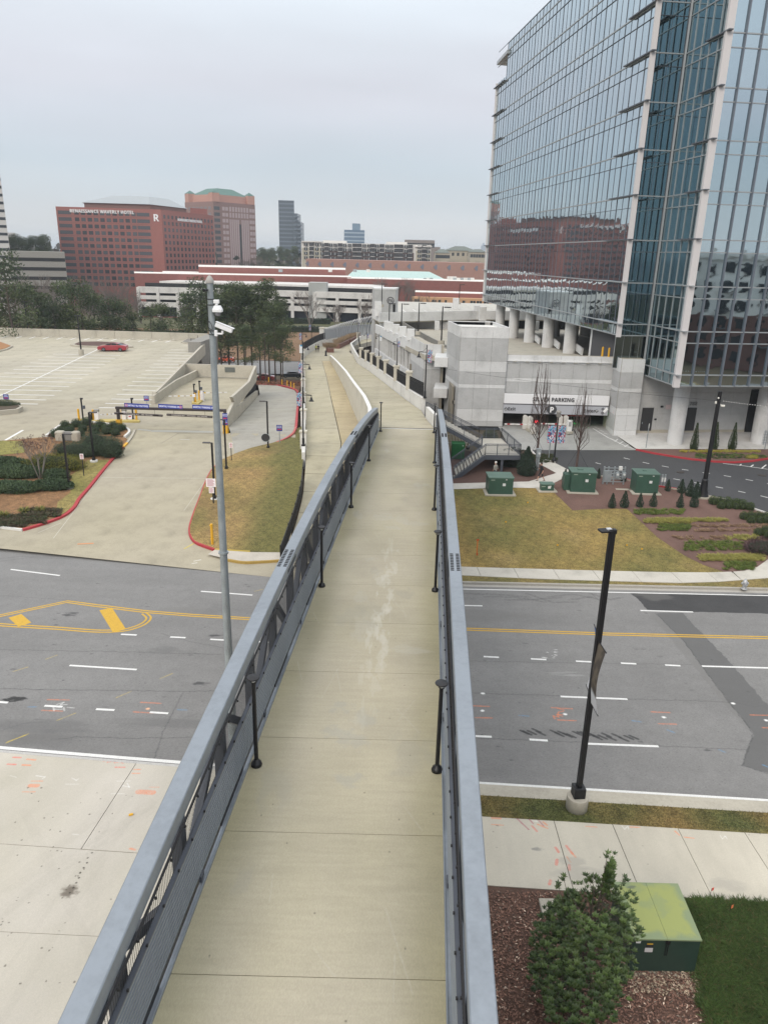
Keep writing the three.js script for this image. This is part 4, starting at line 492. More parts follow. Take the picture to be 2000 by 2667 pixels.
{ 
const brickM=M([.215,.105,.085],{map:withSize(gB,1),roughness:.9}),dry=[.30,.22,.14];
const P=(px,py)=>on(px,py,hRamp);
const planter=(lab,pts,w,h)=>{const q=resample(pts.map(p=>P(...p)),2.2),o=placed('brick_planter',lab,'planter',q[0].clone(),'brick planters');for(let i=0;i<q.length-1;i++){const a=q[i],b=q[i+1];part(o,'brick_wall',sweep([a,b.clone().lerp(a,.02)],w,-.3,h-.12),brickM);}part(o,'coping',sweep(q.map(p=>p.clone().setY(p.y+h-.12)),w+.12,0,.12),M([.34,.23,.2],{map:gB}));const L=q.map(p=>p);part(o,'dry_grass',leafGeo(1600,i=>{const k=R()*(L.length-1),j=Math.floor(k),c=L[j].clone().lerp(L[Math.min(j+1,L.length-1)],k-j),a=R()*6.28,f=RR(.7,1.3);return{p:V(c.x+RR(-.4,.4)*w,c.y+h,c.z+RR(-.4,.4)*w),d:V(Math.cos(a)*.5,1,Math.sin(a)*.5).normalize(),w:.08,l:RR(.6,1.4),c:dry.map(v=>v*f)};}),m.leafSoft);};
planter('small square brick planter with dry grass at the start of the planter row',[[851,917],[868,917]],2.4,1.1);
planter('long curved brick planter with tall dry grass in the middle of the row',[[876,908],[890,901],[901,896]],1.7,1.2);
planter('far brick planter with dry grass beside the white blade screen',[[905,896],[918,889],[934,884]],1.7,1.3);
const bo=P(849,927);single('bollard','short black bollard standing before the planters on the walkway','bollard',lathe([[0,0],[.3,0],[.3,.15],[.2,.3],[.18,1.0],[.24,1.05],[.12,1.2],[0,1.25]],14).translate(bo.x,bo.y,bo.z),m.black);
const gp=P(838,899);const gpo=placed('gate_pillar','tall white square pillar at the left end of the blade screen','pillar',gp);part(gpo,'shaft',box(1.1,4.6,1.1,gp.x,gp.y+2.1,gp.z),m.white);part(gpo,'cap',box(1.3,.35,1.3,gp.x,gp.y+4.4,gp.z),m.cream);
const line=smooth([P(844,899),P(868,893),P(896,889),P(925,886),P(950,884),P(972,883)],80),n=29;
const o=placed('blade_screen','curved screen of tall white upright blades behind the planters','screen',line[0].clone());
const wl=placed('low_wall','low white wall carrying the white blade screen','wall',line[0].clone());part(wl,'wall',sweep(line.map(p=>p.clone().setY(p.y)),.5,-1.5,1.3),m.white);
const bmat=M([.60,.61,.63],{roughness:.5});
for(let i=0;i<n;i++){const u=i /(n-1),q=line[Math.round(u*(line.length-1))],topY=[[0,856],[.35,844],[.6,833.7],[.82,825],[1,819]].reduce((a,c,k,arr)=>k&&u>=arr[k-1][0]&&u<=c[0]?lerp(arr[k-1][1],c[1],(u-arr[k-1][0]) /(c[0]-arr[k-1][0])):a,856);const ht=heightAt(lerp(844,972,u),topY,q)-q.y,bend=.15+1.9*u;const pr=[];for(let k=0;k<=9;k++){const v=k /9;pr.push([bend*Math.pow(v,3.2),1.3+(ht-1.3)*v]);}const g=[];for(let k=0;k<9;k++){const a=V(q.x+pr[k][0],q.y+pr[k][1],q.z),b=V(q.x+pr[k+1][0],q.y+pr[k+1][1]+.01,q.z);g.push(beam(a,b,.5,.24));}part(o,'blade',g,bmat);}
part(o,'back_panel',sweep(line.map(p=>V(p.x+.3,p.y,p.z-.35)),.05,1.3,4.2),M([.33,.35,.37]));
}
// ================================================================ RIGHT SIDE: LAWN, PATH, GARDEN, ASPHALT
const PR=(px,py,o=0)=>on(px,py,hR,o);
const polyR=(a,h=hR)=>a.map(p=>on(p[0],p[1],h)).map(p=>[p.x,p.z]);
{
const kx=xsN(2.5,70,3),zk=x=>zFar(x)-.2;
struct('kerb',prism([...kx.map(x=>[x,zFar(x)+.35]),...kx.slice().reverse().map(x=>[x,zFar(x)])],-.1,.012),M([.42,.40,.36],{map:gB}));
struct('kerb',prism([...kx.map(x=>[x,zFar(x)]),...kx.slice().reverse().map(x=>[x,zk(x)])],-.1,.16),M([.40,.375,.33],{map:gB}));
const swB=[[1150,1496],[1203,1499],[1406,1508.6],[1765,1519],[1867,1516],[2000,1506],[2120,1494]],swT=[[1150,1475],[1201,1477],[1596,1488],[1780,1492],[1888,1491.5],[1938,1487],[1970,1478],[2000,1457],[2030,1420]];
const lawnT=grassTone([.235,.168,.062],[.125,.118,.038],5);
struct('grass_strip',sheet([...kx.slice(0,10).map(x=>[x,zk(x)]),...polyR(swB).reverse()],hR,.0,1.2,grassTone([.2,.15,.06],[.13,.12,.045],2)),m.grass);
const sw=structGroup('sidewalk'),B=polyR(swB).map(p=>V(p[0],0,p[1])),T=polyR(swT).map(p=>V(p[0],0,p[1]));const cm=M([.50,.475,.42],{map:gA,roughness:.9});
const xs=[2.2,4.5,6.8,9.4,12.2,15,17.8,20.6,23.2,25.0];for(let i=0;i<xs.length-1;i++){const a=xs[i]+.015,b=xs[i+1]-.015;part(sw,'slab',prism([[a,xAtX(B,a)],[b,xAtX(B,b)],[b-.1,xAtX(T,b)],[a-.1,xAtX(T,a)]],-.1,(x,z)=>hR(x,z)+.03+(i%2)*.004),cm);}
const c0=xs[9];part(sw,'slab',prism([[c0+.02,xAtX(B,c0)],[27.5,xAtX(B,27.5)],[31,xAtX(B,31)],[31,-51.5],...polyR([[2030,1420],[2000,1457],[1970,1478],[1938,1487]]),[c0+.02,xAtX(T,c0)]],-.1,(x,z)=>hR(x,z)+.034),cm);
function xAtX(L,x){let i=0;while(i<L.length-2&&L[i+1].x<x)i++;const a=L[i],b=L[i+1];return a.z+(b.z-a.z)*clamp((x-a.x) /(b.x-a.x),-.5,1.5);}
const pathLow=[[1150,1276],[1184,1275],[1336,1271],[1381,1272],[1415,1272]],bord=[[1443,1284],[1470,1310],[1490,1330],[1540,1327],[1600,1325],[1632,1326],[1660,1352],[1711,1400],[1780,1447],[1830,1472],[1888,1491.5]];
const lawnP=polyR([...swT.slice(0,5),...bord.slice().reverse(),...pathLow.slice().reverse()]);
struct('lawn',sheet(lawnP,hR,.02,1.6,(x,z)=>{const c=lawnT(x,z),p=sst(.62,.8,wf(x /3,z /2.2,4,61))*.4;return[lerp(c[0],.27,p),lerp(c[1],.20,p),lerp(c[2],.10,p)];}),m.grass);
struct('path',sheet(polyR([[1150,1261],[1258,1258],[1376,1255],[1448,1233],[1400,1207],[1404,1199],[1448,1208],[1486,1228],[1484,1237],[1442,1259],[1415,1272],[1381,1272],[1336,1271],[1184,1275],[1150,1276]]),hR,.04,2,concTone(.05,4)),MV([.52,.50,.45],{map:gA}));
const mulchM=MV([1,1,1],{map:gB,bumpMap:bumpG,bumpScale:.06,roughness:1}),mt=(x,z)=>{const v=.95+.75*wf(x*1.6,z*1.6,4,5)+.3*wf(x /4,z /4,3,15);return[.118*v,.068*v,.055*v];};
struct('mulch_bed',sheet(polyR([[1442,1259],[1484,1237],[1520,1236],[1630,1251],[1750,1274],[1840,1293],[1883,1302],[1958,1326],[2000,1340],[2120,1380],[2120,1420],[2030,1420],[2000,1457],[1970,1478],[1938,1487],[1888,1491.5],...bord.slice().reverse().slice(1),[1415,1272]]),hR,.03,1.6,mt),mulchM);
struct('mulch_bed',sheet(polyR([[1150,1261],[1258,1258],[1376,1255],[1448,1233],[1400,1207],[1404,1199],[1380,1174],[1150,1174]]),hR,.02,2,(x,z)=>mt(x,z).map(v=>v*.7)),mulchM);
const dm=MV([.062,.063,.066],{map:gB,bumpMap:bumpG,bumpScale:.004});
const nearEdge=[[1380,1173],[1404,1199],[1448,1208],[1486,1229],[1520,1236],[1630,1251],[1750,1274],[1840,1293],[1883,1302],[1958,1326],[2000,1340],[2130,1382]],farEdge=[[1380,1172],[1655,1172.5],[1700,1182],[1760,1192],[1800,1198],[1860,1204],[1910,1206],[1955,1203],[2000,1196],[2120,1178]];
struct('asphalt_drive',sheet(polyR([...nearEdge,...farEdge.slice().reverse()]),hR,.0,3,concTone(.14,5)),dm);
struct('kerb',sweep(resample(roadPts(nearEdge.slice(3,9),hR),1.5),.16,-.1,.14),m.concPlain);struct('kerb',sweep(resample(roadPts([[1380,1173],[1404,1197],[1446,1206]],hR),1.5),.16,-.1,.14),m.white);
struct('kerb',sweep(resample(roadPts(nearEdge.slice(8),hR),1.5),.16,-.1,.14),m.white);
struct('red_kerb',sweep(resample(roadPts(farEdge.slice(1),hR),1),.2,-.1,.16),m.red);struct('red_kerb',sweep(resample(roadPts([[1625,1249],[1660,1258],[1700,1266],[1765,1276]],hR),1),.14,-.1,.15),m.red);
const mk=structGroup('drive_marking');for(const[a,b,c,d]of[[165,1178,213,1190],[409,1136,462,1149],[573,1174,630,1187],[739,1206,797,1217],[912,1236,968,1243],[837,1317,896,1328],[1090,1264,1152,1271],[1273,1289,1336,1300],[1018,1349,1080,1363],[1462,1322,1525,1334],[1203,1386,1267,1398],[1397,1424,1460,1438],[1590,1464,1659,1482],[1648,1358,1690,1368],[1265,1185,1430,1203],[1430,1203,1659,1236],[1412,1202,1424,1190],[1504,1214,1530,1196],[1600,1228,1640,1196]])part(mk,'lane_dash',strip(PR(1500+a /3.318,850+b /3.318),PR(1500+c /3.318,850+d /3.318),.13,.005),m.paintW);
for(const[x,y]of[[1770,1229],[1983,1237]]){const p=PR(x,y);single('manhole_cover',x<1800?'round iron manhole cover in the dark drive left of the black lamp':'round iron manhole cover in the dark drive near the red kerb at right','manhole',cyl(.42,.42,.02,p.x,p.y-.008,p.z,22),M([.05,.042,.038],{roughness:.7}));}
struct('entrance_slab',sheet([...polyR([[1330,1172],[1655,1172.5],[1607,1137]]),[28.5,-84],[26,-100],[8,-100],[8,-85.5],[12.8,-84.6]],hR,.006,2,concTone(.06,4)),MV([.33,.33,.32],{map:gA}));
struct('plaza',sheet([...polyR([[1607,1137],[1657,1170.5],[1800,1170.5],[2000,1171],[2130,1172]]),[58,-90],[28,-89],[27.5,-84]],hR,.05,3,concTone(.03,4)),MV([.60,.59,.57],{map:gA}));
struct('flower_bed',sheet(polyR([[1659,1171.5],[1700,1181],[1760,1191],[1800,1197],[1860,1203],[1910,1205],[1955,1202],[2000,1195.5],[2120,1177],[2120,1172.5],[1800,1171.5]]),hR,.07,1.5,mt),mulchM);
part(mk,'zigzag_line',[...[[1100+1225 /2.765,1116,1100+1330 /2.765,1139],[1581,1139,1628,1162],[1628,1162,1655,1171]].map(a=>strip(PR(a[0],a[1]),PR(a[2],a[3]),.12,.014))],m.paintW);
for(const[a,b,c,d]of[[1547,1112,1560,1117],[1560,1120,1571,1124],[1571,1128,1582,1131],[1582,1140,1600,1146],[1600,1150,1608,1144],[1612,1156,1622,1150],[1625,1164,1636,1158]])part(mk,'zigzag_line',strip(PR(a,b),PR(c,d),.1,.012),m.paintW);
}
{ 
const green=M([.035,.085,.06],{roughness:.5,map:withSize(gA,3)}),greenT=M([.09,.155,.125],{roughness:.55,map:withSize(gA,3)});
const tf=(lab,fl,fr,h,d,extra)=>{const a=PR(...fl),b=PR(...fr),w=a.distanceTo(b),c=a.clone().add(b).multiplyScalar(.5),t=thing('transformer_box',lab,'utility box',[c.x,c.y,c.z],'green transformer boxes');t.rotation.y=-Math.atan2(b.z-a.z,b.x-a.x)-.04;
part(t,'pad',rbox(w+.5,.3,d+.4,0,-.02,-d /2),m.concPlain);part(t,'cabinet',rbox(w-.08,h-.16,d-.1,0,.1+(h-.16) /2,-d /2+.02,0,.03),green);part(t,'lid',rbox(w+.04,.12,d+.04,0,h-.02,-d /2,0,.03),greenT);
for(const s of[-1,1])part(t,'door',box(w /2-.07,h-.35,.025,s*w /4.1,.1+(h-.16) /2,-.025),green);
part(t,'warning_label',box(.26,.24,.012,w*.12,h*.62,-.006),M([.62,.63,.62]));part(t,'latch',box(.14,.05,.04,w*.2,h-.16,0),m.paintW);part(t,'mark',box(.34,.07,.01,-w*.33,h-.2,-.005),M([.3,.36,.3]));if(extra)extra(t,w,h,d);return t;};
tf('green transformer box on the lawn edge in front of the stairs',[1270,1291],[1335,1291],1.62,1.9);
tf('tall green transformer box with side cabinet beside the grey meter rack',[1483,1285],[1549,1286.5],1.95,1.7,(t,w,h)=>{part(t,'side_cabinet',rbox(.5,1.45,1.0,-w /2-.22,.85,-1.0,0,.03),green);part(t,'vent',rbox(.5,.12,.4,-w*.1,h+.08,-.9),greenT);});
tf('green transformer box on a pale concrete pad right of the meter rack',[1652,1288],[1712,1289],1.9,1.8,(t,w,h)=>{part(t,'vent',rbox(.35,.1,.3,-w*.05,h+.07,-1),greenT);part(t,'slab',box(1.6,.06,1.2,-w /2-.6,.1,-1.5),m.concPlain);});
tf('small low green utility box on the grass beside the walking person',[1408,1282],[1442,1281.5],.72,.8);
const p=PR(1595,1262),o=thing('meter_rack','grey steel rack of electric meters between two transformer boxes','meter rack',p);for(const x of[-.95,-.55,0,.95])part(o,'post',box(.12,1.75,.1,x,.85,0),m.galv);for(let k=0;k<6;k++)part(o,'rail',box(1.9,.07,.06,0,.3+k*.26,.07),m.galv);part(o,'cabinet',rbox(.7,1.1,.1,-.6,.8,.12),m.galv);for(const x of[.25,.85]){const b=part(o,'meter_box',rbox(.36,.55,.2,x,.95,.18),m.galv);part(b,'meter',triUV(new THREE.CylinderGeometry(.11,.11,.1,14).rotateX(1.57).translate(x,1.05,.3)),M([.6,.62,.62],{roughness:.2}));}part(o,'junction_box',rbox(.3,.36,.25,.5,1.6,.1),M([.6,.6,.58]));part(o,'conduit',[tube(V(.5,1.4,.1),V(.2,1.2,.1),.03),tube(V(.5,1.4,.1),V(.85,1.2,.1),.03)],m.galv);
const q=PR(1396,1224),e=thing('meter_post','grey meter cabinet on a post beside the bare tree by the path','meter',q);part(e,'post',[box(.14,1.4,.14,-.05,.7,0),box(.14,1.3,.14,.12,.65,.1)],m.galv);part(e,'cabinet',rbox(.42,.85,.26,.05,1.75,.1),m.galv);part(e,'meter',triUV(new THREE.CylinderGeometry(.1,.1,.08,12).rotateX(1.57).translate(.1,1.7,.27)),M([.6,.62,.62],{roughness:.2}));
const r=PR(1724,1268),f=thing('pedestal','pair of small white topped pedestals beside the right transformer box','pedestal',r);for(const x of[-.12,.12]){part(f,'post',box(.14,1.2,.1,x,.6,0),m.galv);part(f,'plate',box(.15,.4,.02,x,.7,.07),m.paintW);}
const hy=on(1936,1536-2,()=>.16),h=thing('fire_hydrant','silver fire hydrant on the grass strip by the far sidewalk','hydrant',hy),sm=M([.42,.43,.44],{roughness:.45,metalness:.4});part(h,'barrel',lathe([[0,0],[.2,0],[.2,.05],[.13,.08],[.13,.42],[.17,.44],[.17,.5],[.15,.58],[.08,.68],[.04,.7],[.04,.76],[0,.76]],16),sm);for(const s of[-1,1])part(h,'nozzle',triUV(new THREE.CylinderGeometry(.075,.075,.13,10).rotateZ(1.57).translate(s*.17,.42,0)),sm);part(h,'steamer_nozzle',triUV(new THREE.CylinderGeometry(.1,.1,.14,12).rotateX(1.57).translate(0,.38,.16)),sm);
const st=PR(1241,1446),so=thing('survey_stake','orange survey stake standing on the lawn beside the footbridge','stake',st);part(so,'stake',box(.07,1.25,.05,0,.6,0),M([.62,.17,.03]));part(so,'ribbon',[box(.2,.12,.02,0,1.22,.03,.2),box(.1,.2,.02,.03,.1,.05)],M([.5,.10,.03]));
[[1314,1370,'left'],[1448,1431,'middle'],[1628,1431,'small'],[1667,1441,'right'],[1371,1319,'back']].forEach(([x,y,n],i)=>{const p=PR(x,y),o=thing('marker_flag',`small yellow marker flag on the right lawn, ${['leftmost of the front ones', 'second of the front ones', 'third of the front ones', 'rightmost of the front ones', 'one near the path'][i]}`,'flag',p);part(o,'wire',cyl(.006,.006,.4,0,0,0,5),m.blackMatte);part(o,'flag',box(.13,.11,.006,.06,.36,0),m.yellow);});
}
{ 
const b=PR(1828,1294),ht=heightAt(1868,1019,b)-b.y,o=placed('lamp_pole','tall black fluted lamp pole with string lights beside the dark drive','street lamp',b),{x:X,y:Y,z:Z}=b;
part(o,'base',lathe([[0,0],[.52,0],[.5,.15],[.4,.35],[.42,.5],[.34,.7],[.27,1.5],[.29,1.6],[.2,1.7],[0,1.7]],20).translate(X,Y,Z),m.black);part(o,'footing',cyl(.75,.75,.12,X,Y-.02,Z,20),m.concPlain);part(o,'shaft',cyl(.17,.2,ht-1.6,X,Y+1.6,Z,14),m.black);
part(o,'camera',[rbox(.34,.16,.16,X+.38,Y+ht-1.2,Z+.1,-.3,.03),tube(V(X,Y+ht-1.0,Z),V(X+.3,Y+ht-1.15,Z),.03),rbox(.16,.2,.14,X-.2,Y+ht-.95,Z),sph(.08,X-.1,Y+ht-.55,Z+.12)],M([.7,.69,.62],{roughness:.5}));
const a=V(X+.2,Y+ht-.75,Z),c=V(X+11,Y+ht-1.55,Z-1.5),mid=a.clone().lerp(c,.5);mid.y-=.35;const cv=new THREE.QuadraticBezierCurve3(a,mid,c);const s=placed('string_lights','string of white bulbs hung from the black lamp pole','string lights',a);part(s,'wire',triUV(new THREE.TubeGeometry(cv,30,.014,5)),m.black);for(let k=1;k<44;k++){const q=cv.getPoint(k /44);part(s,'bulb',sph(.042,q.x,q.y-.04,q.z,1,1,1,6),M([.75,.75,.72],{roughness:.3}));}
const e=at(1168,962,86);single('overhead_cable','thin dark cable strung past the parking sign to the black lamp pole','cable',[triUV(new THREE.TubeGeometry(new THREE.QuadraticBezierCurve3(V(X,Y+ht-.8,Z),V((X+e.x) /2,(Y+ht+e.y) /2-.9,(Z+e.z) /2),e),40,.011,4))],m.blackMatte);
}
// ---------------------------------------------------------------- shrubs: leafy bodies built from small leaf faces round a dark heart
function bush(rx,ry,rz,n,c0,c1,sd,o={}){seed=sd;const shape=o.shape||'ball';const w=o.w||.05,l=o.l||.09;
const g=leafGeo(n,i=>{let a=R()*6.283,u=R();let p,up;if(shape==='cone'){const v=Math.pow(R(),1.25),r=(1-v)*(.55+.45*Math.sin(Math.min(1,v*3)*1.57))*(.75+.3*R());p=V(Math.cos(a)*r*rx,v*ry*2,Math.sin(a)*r*rz);up=V(Math.cos(a),.5,Math.sin(a));}else if(shape==='box'){const f=Math.floor(R()*3.2);p=V(RR(-1,1),RR(0,1),RR(-1,1));if(f===0)p.x=Math.sign(p.x)*RR(.88,1);else if(f===1)p.z=Math.sign(p.z)*RR(.88,1);else p.y=RR(.9,1);up=V(p.x*.5,p.y,p.z*.5);p.set(p.x*rx,p.y*ry*2,p.z*rz);}else{const y=RR(-.55,1),r=Math.sqrt(Math.max(0,1-y*y))*(.8+.25*wn(a*1.5,y*4,sd));const k=.82+.22*R();p=V(Math.cos(a)*r*rx*k,(y*.62+.38)*ry*2*(.92+.1*wn(a*2,1,sd))*k,Math.sin(a)*r*rz*k);up=V(Math.cos(a)*r,y+.3,Math.sin(a)*r);}if(p.y<.01)p.y=.01;const t=clamp(wf(p.x*2.3 /Math.max(rx,.4)+sd,p.y*2+p.z*2.3 /Math.max(rz,.4),3,sd)),f=RR(.6,1.35);const d=up.clone().multiplyScalar(.7).add(V(RR(-1,1),RR(-.4,1),RR(-1,1))).normalize();return{p,d,w:w*RR(.7,1.3),l:l*RR(.7,1.3),c:[lerp(c0[0],c1[0],t)*f,lerp(c0[1],c1[1],t)*f,lerp(c0[2],c1[2],t)*f],up};});return g;}
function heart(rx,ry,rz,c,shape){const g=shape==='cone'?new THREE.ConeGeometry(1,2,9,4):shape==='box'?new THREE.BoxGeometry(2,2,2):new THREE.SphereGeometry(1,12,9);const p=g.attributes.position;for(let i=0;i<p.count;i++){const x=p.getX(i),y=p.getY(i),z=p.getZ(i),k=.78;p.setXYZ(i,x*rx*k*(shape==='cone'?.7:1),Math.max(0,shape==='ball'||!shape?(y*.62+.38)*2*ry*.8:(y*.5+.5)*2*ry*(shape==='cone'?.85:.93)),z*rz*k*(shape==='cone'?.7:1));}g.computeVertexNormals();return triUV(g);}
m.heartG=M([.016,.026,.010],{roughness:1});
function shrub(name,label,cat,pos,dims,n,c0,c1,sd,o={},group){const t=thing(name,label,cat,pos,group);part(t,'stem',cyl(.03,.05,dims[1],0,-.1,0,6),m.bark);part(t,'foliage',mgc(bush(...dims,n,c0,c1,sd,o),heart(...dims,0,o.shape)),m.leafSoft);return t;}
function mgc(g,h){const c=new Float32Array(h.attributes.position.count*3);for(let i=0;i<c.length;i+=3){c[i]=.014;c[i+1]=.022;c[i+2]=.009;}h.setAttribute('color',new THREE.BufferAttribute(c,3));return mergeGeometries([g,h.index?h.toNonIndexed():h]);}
{
const G0=[.022,.038,.018],G1=[.045,.07,.03];
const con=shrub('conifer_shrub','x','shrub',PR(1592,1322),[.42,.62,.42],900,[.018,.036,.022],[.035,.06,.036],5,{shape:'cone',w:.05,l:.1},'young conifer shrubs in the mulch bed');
const cp=[[1592,1322,1,'leftmost of the front row below the transformer boxes'],[1624,1321,1.12,'second from left of the front row below the transformer boxes'],[1664,1320,.95,'third from left of the front row below the transformer boxes'],[1699,1319,.98,'fourth from left of the front row below the transformer boxes'],[1769,1322,.95,'left of the pair before the black lamp pole'],[1805,1320,1.15,'right of the pair before the black lamp pole'],[1622,1254,.8,'by the red kerb right of the meter rack'],[1737,1279,.8,'by the red kerb right of the white pedestals'],[1772,1284,1.05,'leftmost of the three behind the front row'],[1794,1292,1.15,'middle of the three behind the front row'],[1810,1297,1.2,'rightmost of the three close to the black lamp pole'],[1470,1252,.85,'in front of the tall transformer box at its left corner'],[1557,1246,.7,'behind the tall transformer box']];
cp.forEach(([x,y,s,l],i)=>{const p=PR(x,y),lab=`young dark green conifer shrub, ${l}`;if(!i){con.userData.label=lab;con.position.copy(p);}else dup(con,p,i*1.3,lab,null,[s,s*RR(.92,1.1),s]);});
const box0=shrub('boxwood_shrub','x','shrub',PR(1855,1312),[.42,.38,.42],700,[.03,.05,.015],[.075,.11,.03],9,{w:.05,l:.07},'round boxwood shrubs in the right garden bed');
const bp=[[1855,1313,1.05],[1872,1313,.95],[1876,1324,.9],[1893,1318,1.1],[1895,1324,.8],[1914,1319,1],[1914,1325,.9],[1930,1325,1.15],[1951,1328,.95],[1935,1352,.9],[1953,1352,.95],[1954,1362,.85],[1972,1352,.9],[1976,1362,.8],[1990,1356,1.05],[1996,1364,1],[1972,1394,.85],[1990,1392,1],[1998,1402,.9]];
bp.forEach(([x,y,s],i)=>{const p=PR(x,y);if(!i){box0.position.copy(p);box0.userData.label='round green boxwood shrub nearest the black lamp pole in the row along the drive';}else dup(box0,p,i*2.1,i<9?`round green boxwood, ${ORD[i]} from the lamp pole in the row along the drive`:`round green boxwood, ${ORD[i - 9]} from the left in the right edge cluster`,null,s);});
const tuft=(name,label,cat,polys,n,cols,l,hgt=1)=>{const pts=[];for(const[x0,x1,y0,y1,k]of polys)for(let i=0;i<k;i++)pts.push(PR(RR(x0,x1),RR(y0,y1)));stuff(name,label,cat,leafGeo(pts.length*n,i=>{const p=pts[Math.floor(i /n)],a=R()*6.28,f=RR(.7,1.25),c=cols[Math.floor(hash2(Math.floor(i /n),3)*cols.length)];return{p:V(p.x+RR(-.05,.05),p.y+.03,p.z+RR(-.05,.05)),d:V(Math.cos(a),RR(.3,1.2)*hgt,Math.sin(a)).normalize(),w:.03,l:l*RR(.6,1.2),c:c.map(v=>v*f)};}),m.leafSoft);};
seed=300;const Y1=[.36,.34,.10],Y2=[.30,.30,.09],GR=[.12,.17,.035],G3=[.045,.08,.03],DR=[.26,.17,.11];
tuft('golden_grass','rows of yellow ornamental grass in the right garden bed','ornamental grass',[[1680,1795,1354,1364,150],[1795,1890,1354,1360,46],[1820,1985,1448,1462,150],[1886,1975,1398,1408,26]],34,[Y1,Y2,Y1],.34);
tuft('green_perennials','rows of green perennials in the right garden bed','plants',[[1652,1780,1328,1342,130],[1712,1795,1368,1384,120],[1782,1935,1412,1436,170],[1885,1962,1466,1486,110]],26,[GR,[.09,.13,.03],[.16,.2,.045]],.26);
tuft('dry_grass','rows of dry brown grass tufts in the right garden bed','ornamental grass',[[1800,1995,1368,1374,60],[1810,1990,1380,1386,60],[1750,1900,1398,1408,40]],26,[DR,[.30,.21,.13]],.24);
tuft('yellow_flowers','yellow and green flower rows in the bed behind the red kerb','flowers',[[1770,1975,1176,1180,170],[1945,1968,1190,1196,40]],22,[Y1,[.42,.36,.05]],.3);tuft('green_perennials','low green plants in the bed behind the red kerb','plants',[[1812,1995,1184,1196,190]],22,[G3,GR],.26);
const purple=shrub('purple_shrub','purple leafless shrub at the corner of the right sidewalk','shrub',PR(1985,1438),[1.5,.55,1.0],2600,[.05,.025,.03],[.085,.05,.05],15,{w:.03,l:.16});
shrub('evergreen_shrub','dense dark evergreen bush beside the stair landing','shrub',PR(1370,1236),[1.25,1.35,1.1],5200,[.014,.028,.018],[.03,.052,.032],21,{shape:'cone',w:.06,l:.12});
shrub('evergreen_shrub','low dark evergreen bush in the shade behind the stair landing','shrub',PR(1335,1214),[1.8,.9,1.0],2600,[.014,.026,.016],[.028,.045,.026],23,{w:.06,l:.12});
shrub('evergreen_shrub','small spiky green plant behind the landing railing','shrub',PR(1275,1158),[.9,.8,.7],1500,[.025,.045,.02],[.05,.08,.03],27,{w:.04,l:.2});
seed=340;tuft('camellia_flowers','white flowering plants beside the evergreen bush','flowers',[[1354,1366,1200,1206,10],[1384,1394,1214,1222,8]],26,[[.6,.6,.56],G3],.3,2.2);tuft('green_perennials','dark green groundcover strip between the landing and the drive','plants',[[1360,1440,1186,1200,130],[1400,1450,1194,1206,60]],24,[G3,[.06,.09,.03],[.10,.08,.05]],.3);
const av=shrub('arborvitae','narrow green arborvitae on the plaza bed, leftmost of three','shrub',PR(1805,1172),[.55,1.45,.55],2200,[.022,.04,.012],[.05,.075,.02],33,{shape:'cone',w:.05,l:.1},'arborvitae in front of the plaza');dup(av,PR(1857,1170),1,'narrow green arborvitae on the plaza bed, middle one behind the lamp pole');dup(av,PR(1904,1171),2,'narrow green arborvitae on the plaza bed, rightmost of three');
}
// ================================================================ PARKING GARAGE, STAIR TOWER, ENTRANCE
const font=await new FontLoader().loadAsync('fonts/droid/droid_sans_bold.typeface.json');
function text(str,size,depth=.06){const g=new TextGeometry(str,{font,size,depth,curveSegments:3});g.computeBoundingBox();g.translate(-(g.boundingBox.max.x+g.boundingBox.min.x) /2,0,0);return triUV(g);}
const AZ=6.62*Math.PI /180,LV=V(-Math.sin(AZ),0,-Math.cos(AZ)),UV2=V(Math.cos(AZ),0,-Math.sin(AZ));
const grey=[.42,.46,.60,.66].map(v=>M([v,v*1.008,v*1.005],{roughness:.6,map:withSize(gA,6)}));const PB=hR(0,-90);
const hGD=(x,z)=>9.55-.036*clamp(-z-92,-8,60);
m.deckC=MV([.46,.45,.41],{map:gA,roughness:.9});
function panelFace(parent,o,dir,len,cols,rows,skip){const n=V(-dir.z,0,dir.x),ry=-Math.atan2(dir.z,dir.x);for(let c=0;c<cols;c++)for(const[y0,y1,t]of rows){if(skip&&skip(c,y0))continue;const a=len*c /cols,w=len /cols-.02,q=o.clone().addScaledVector(dir,a+len /cols /2).addScaledVector(n,.03);part(parent,'panel',box(w,y1-y0-.02,.06,q.x,(y0+y1) /2,q.z,ry),grey[t]);}}
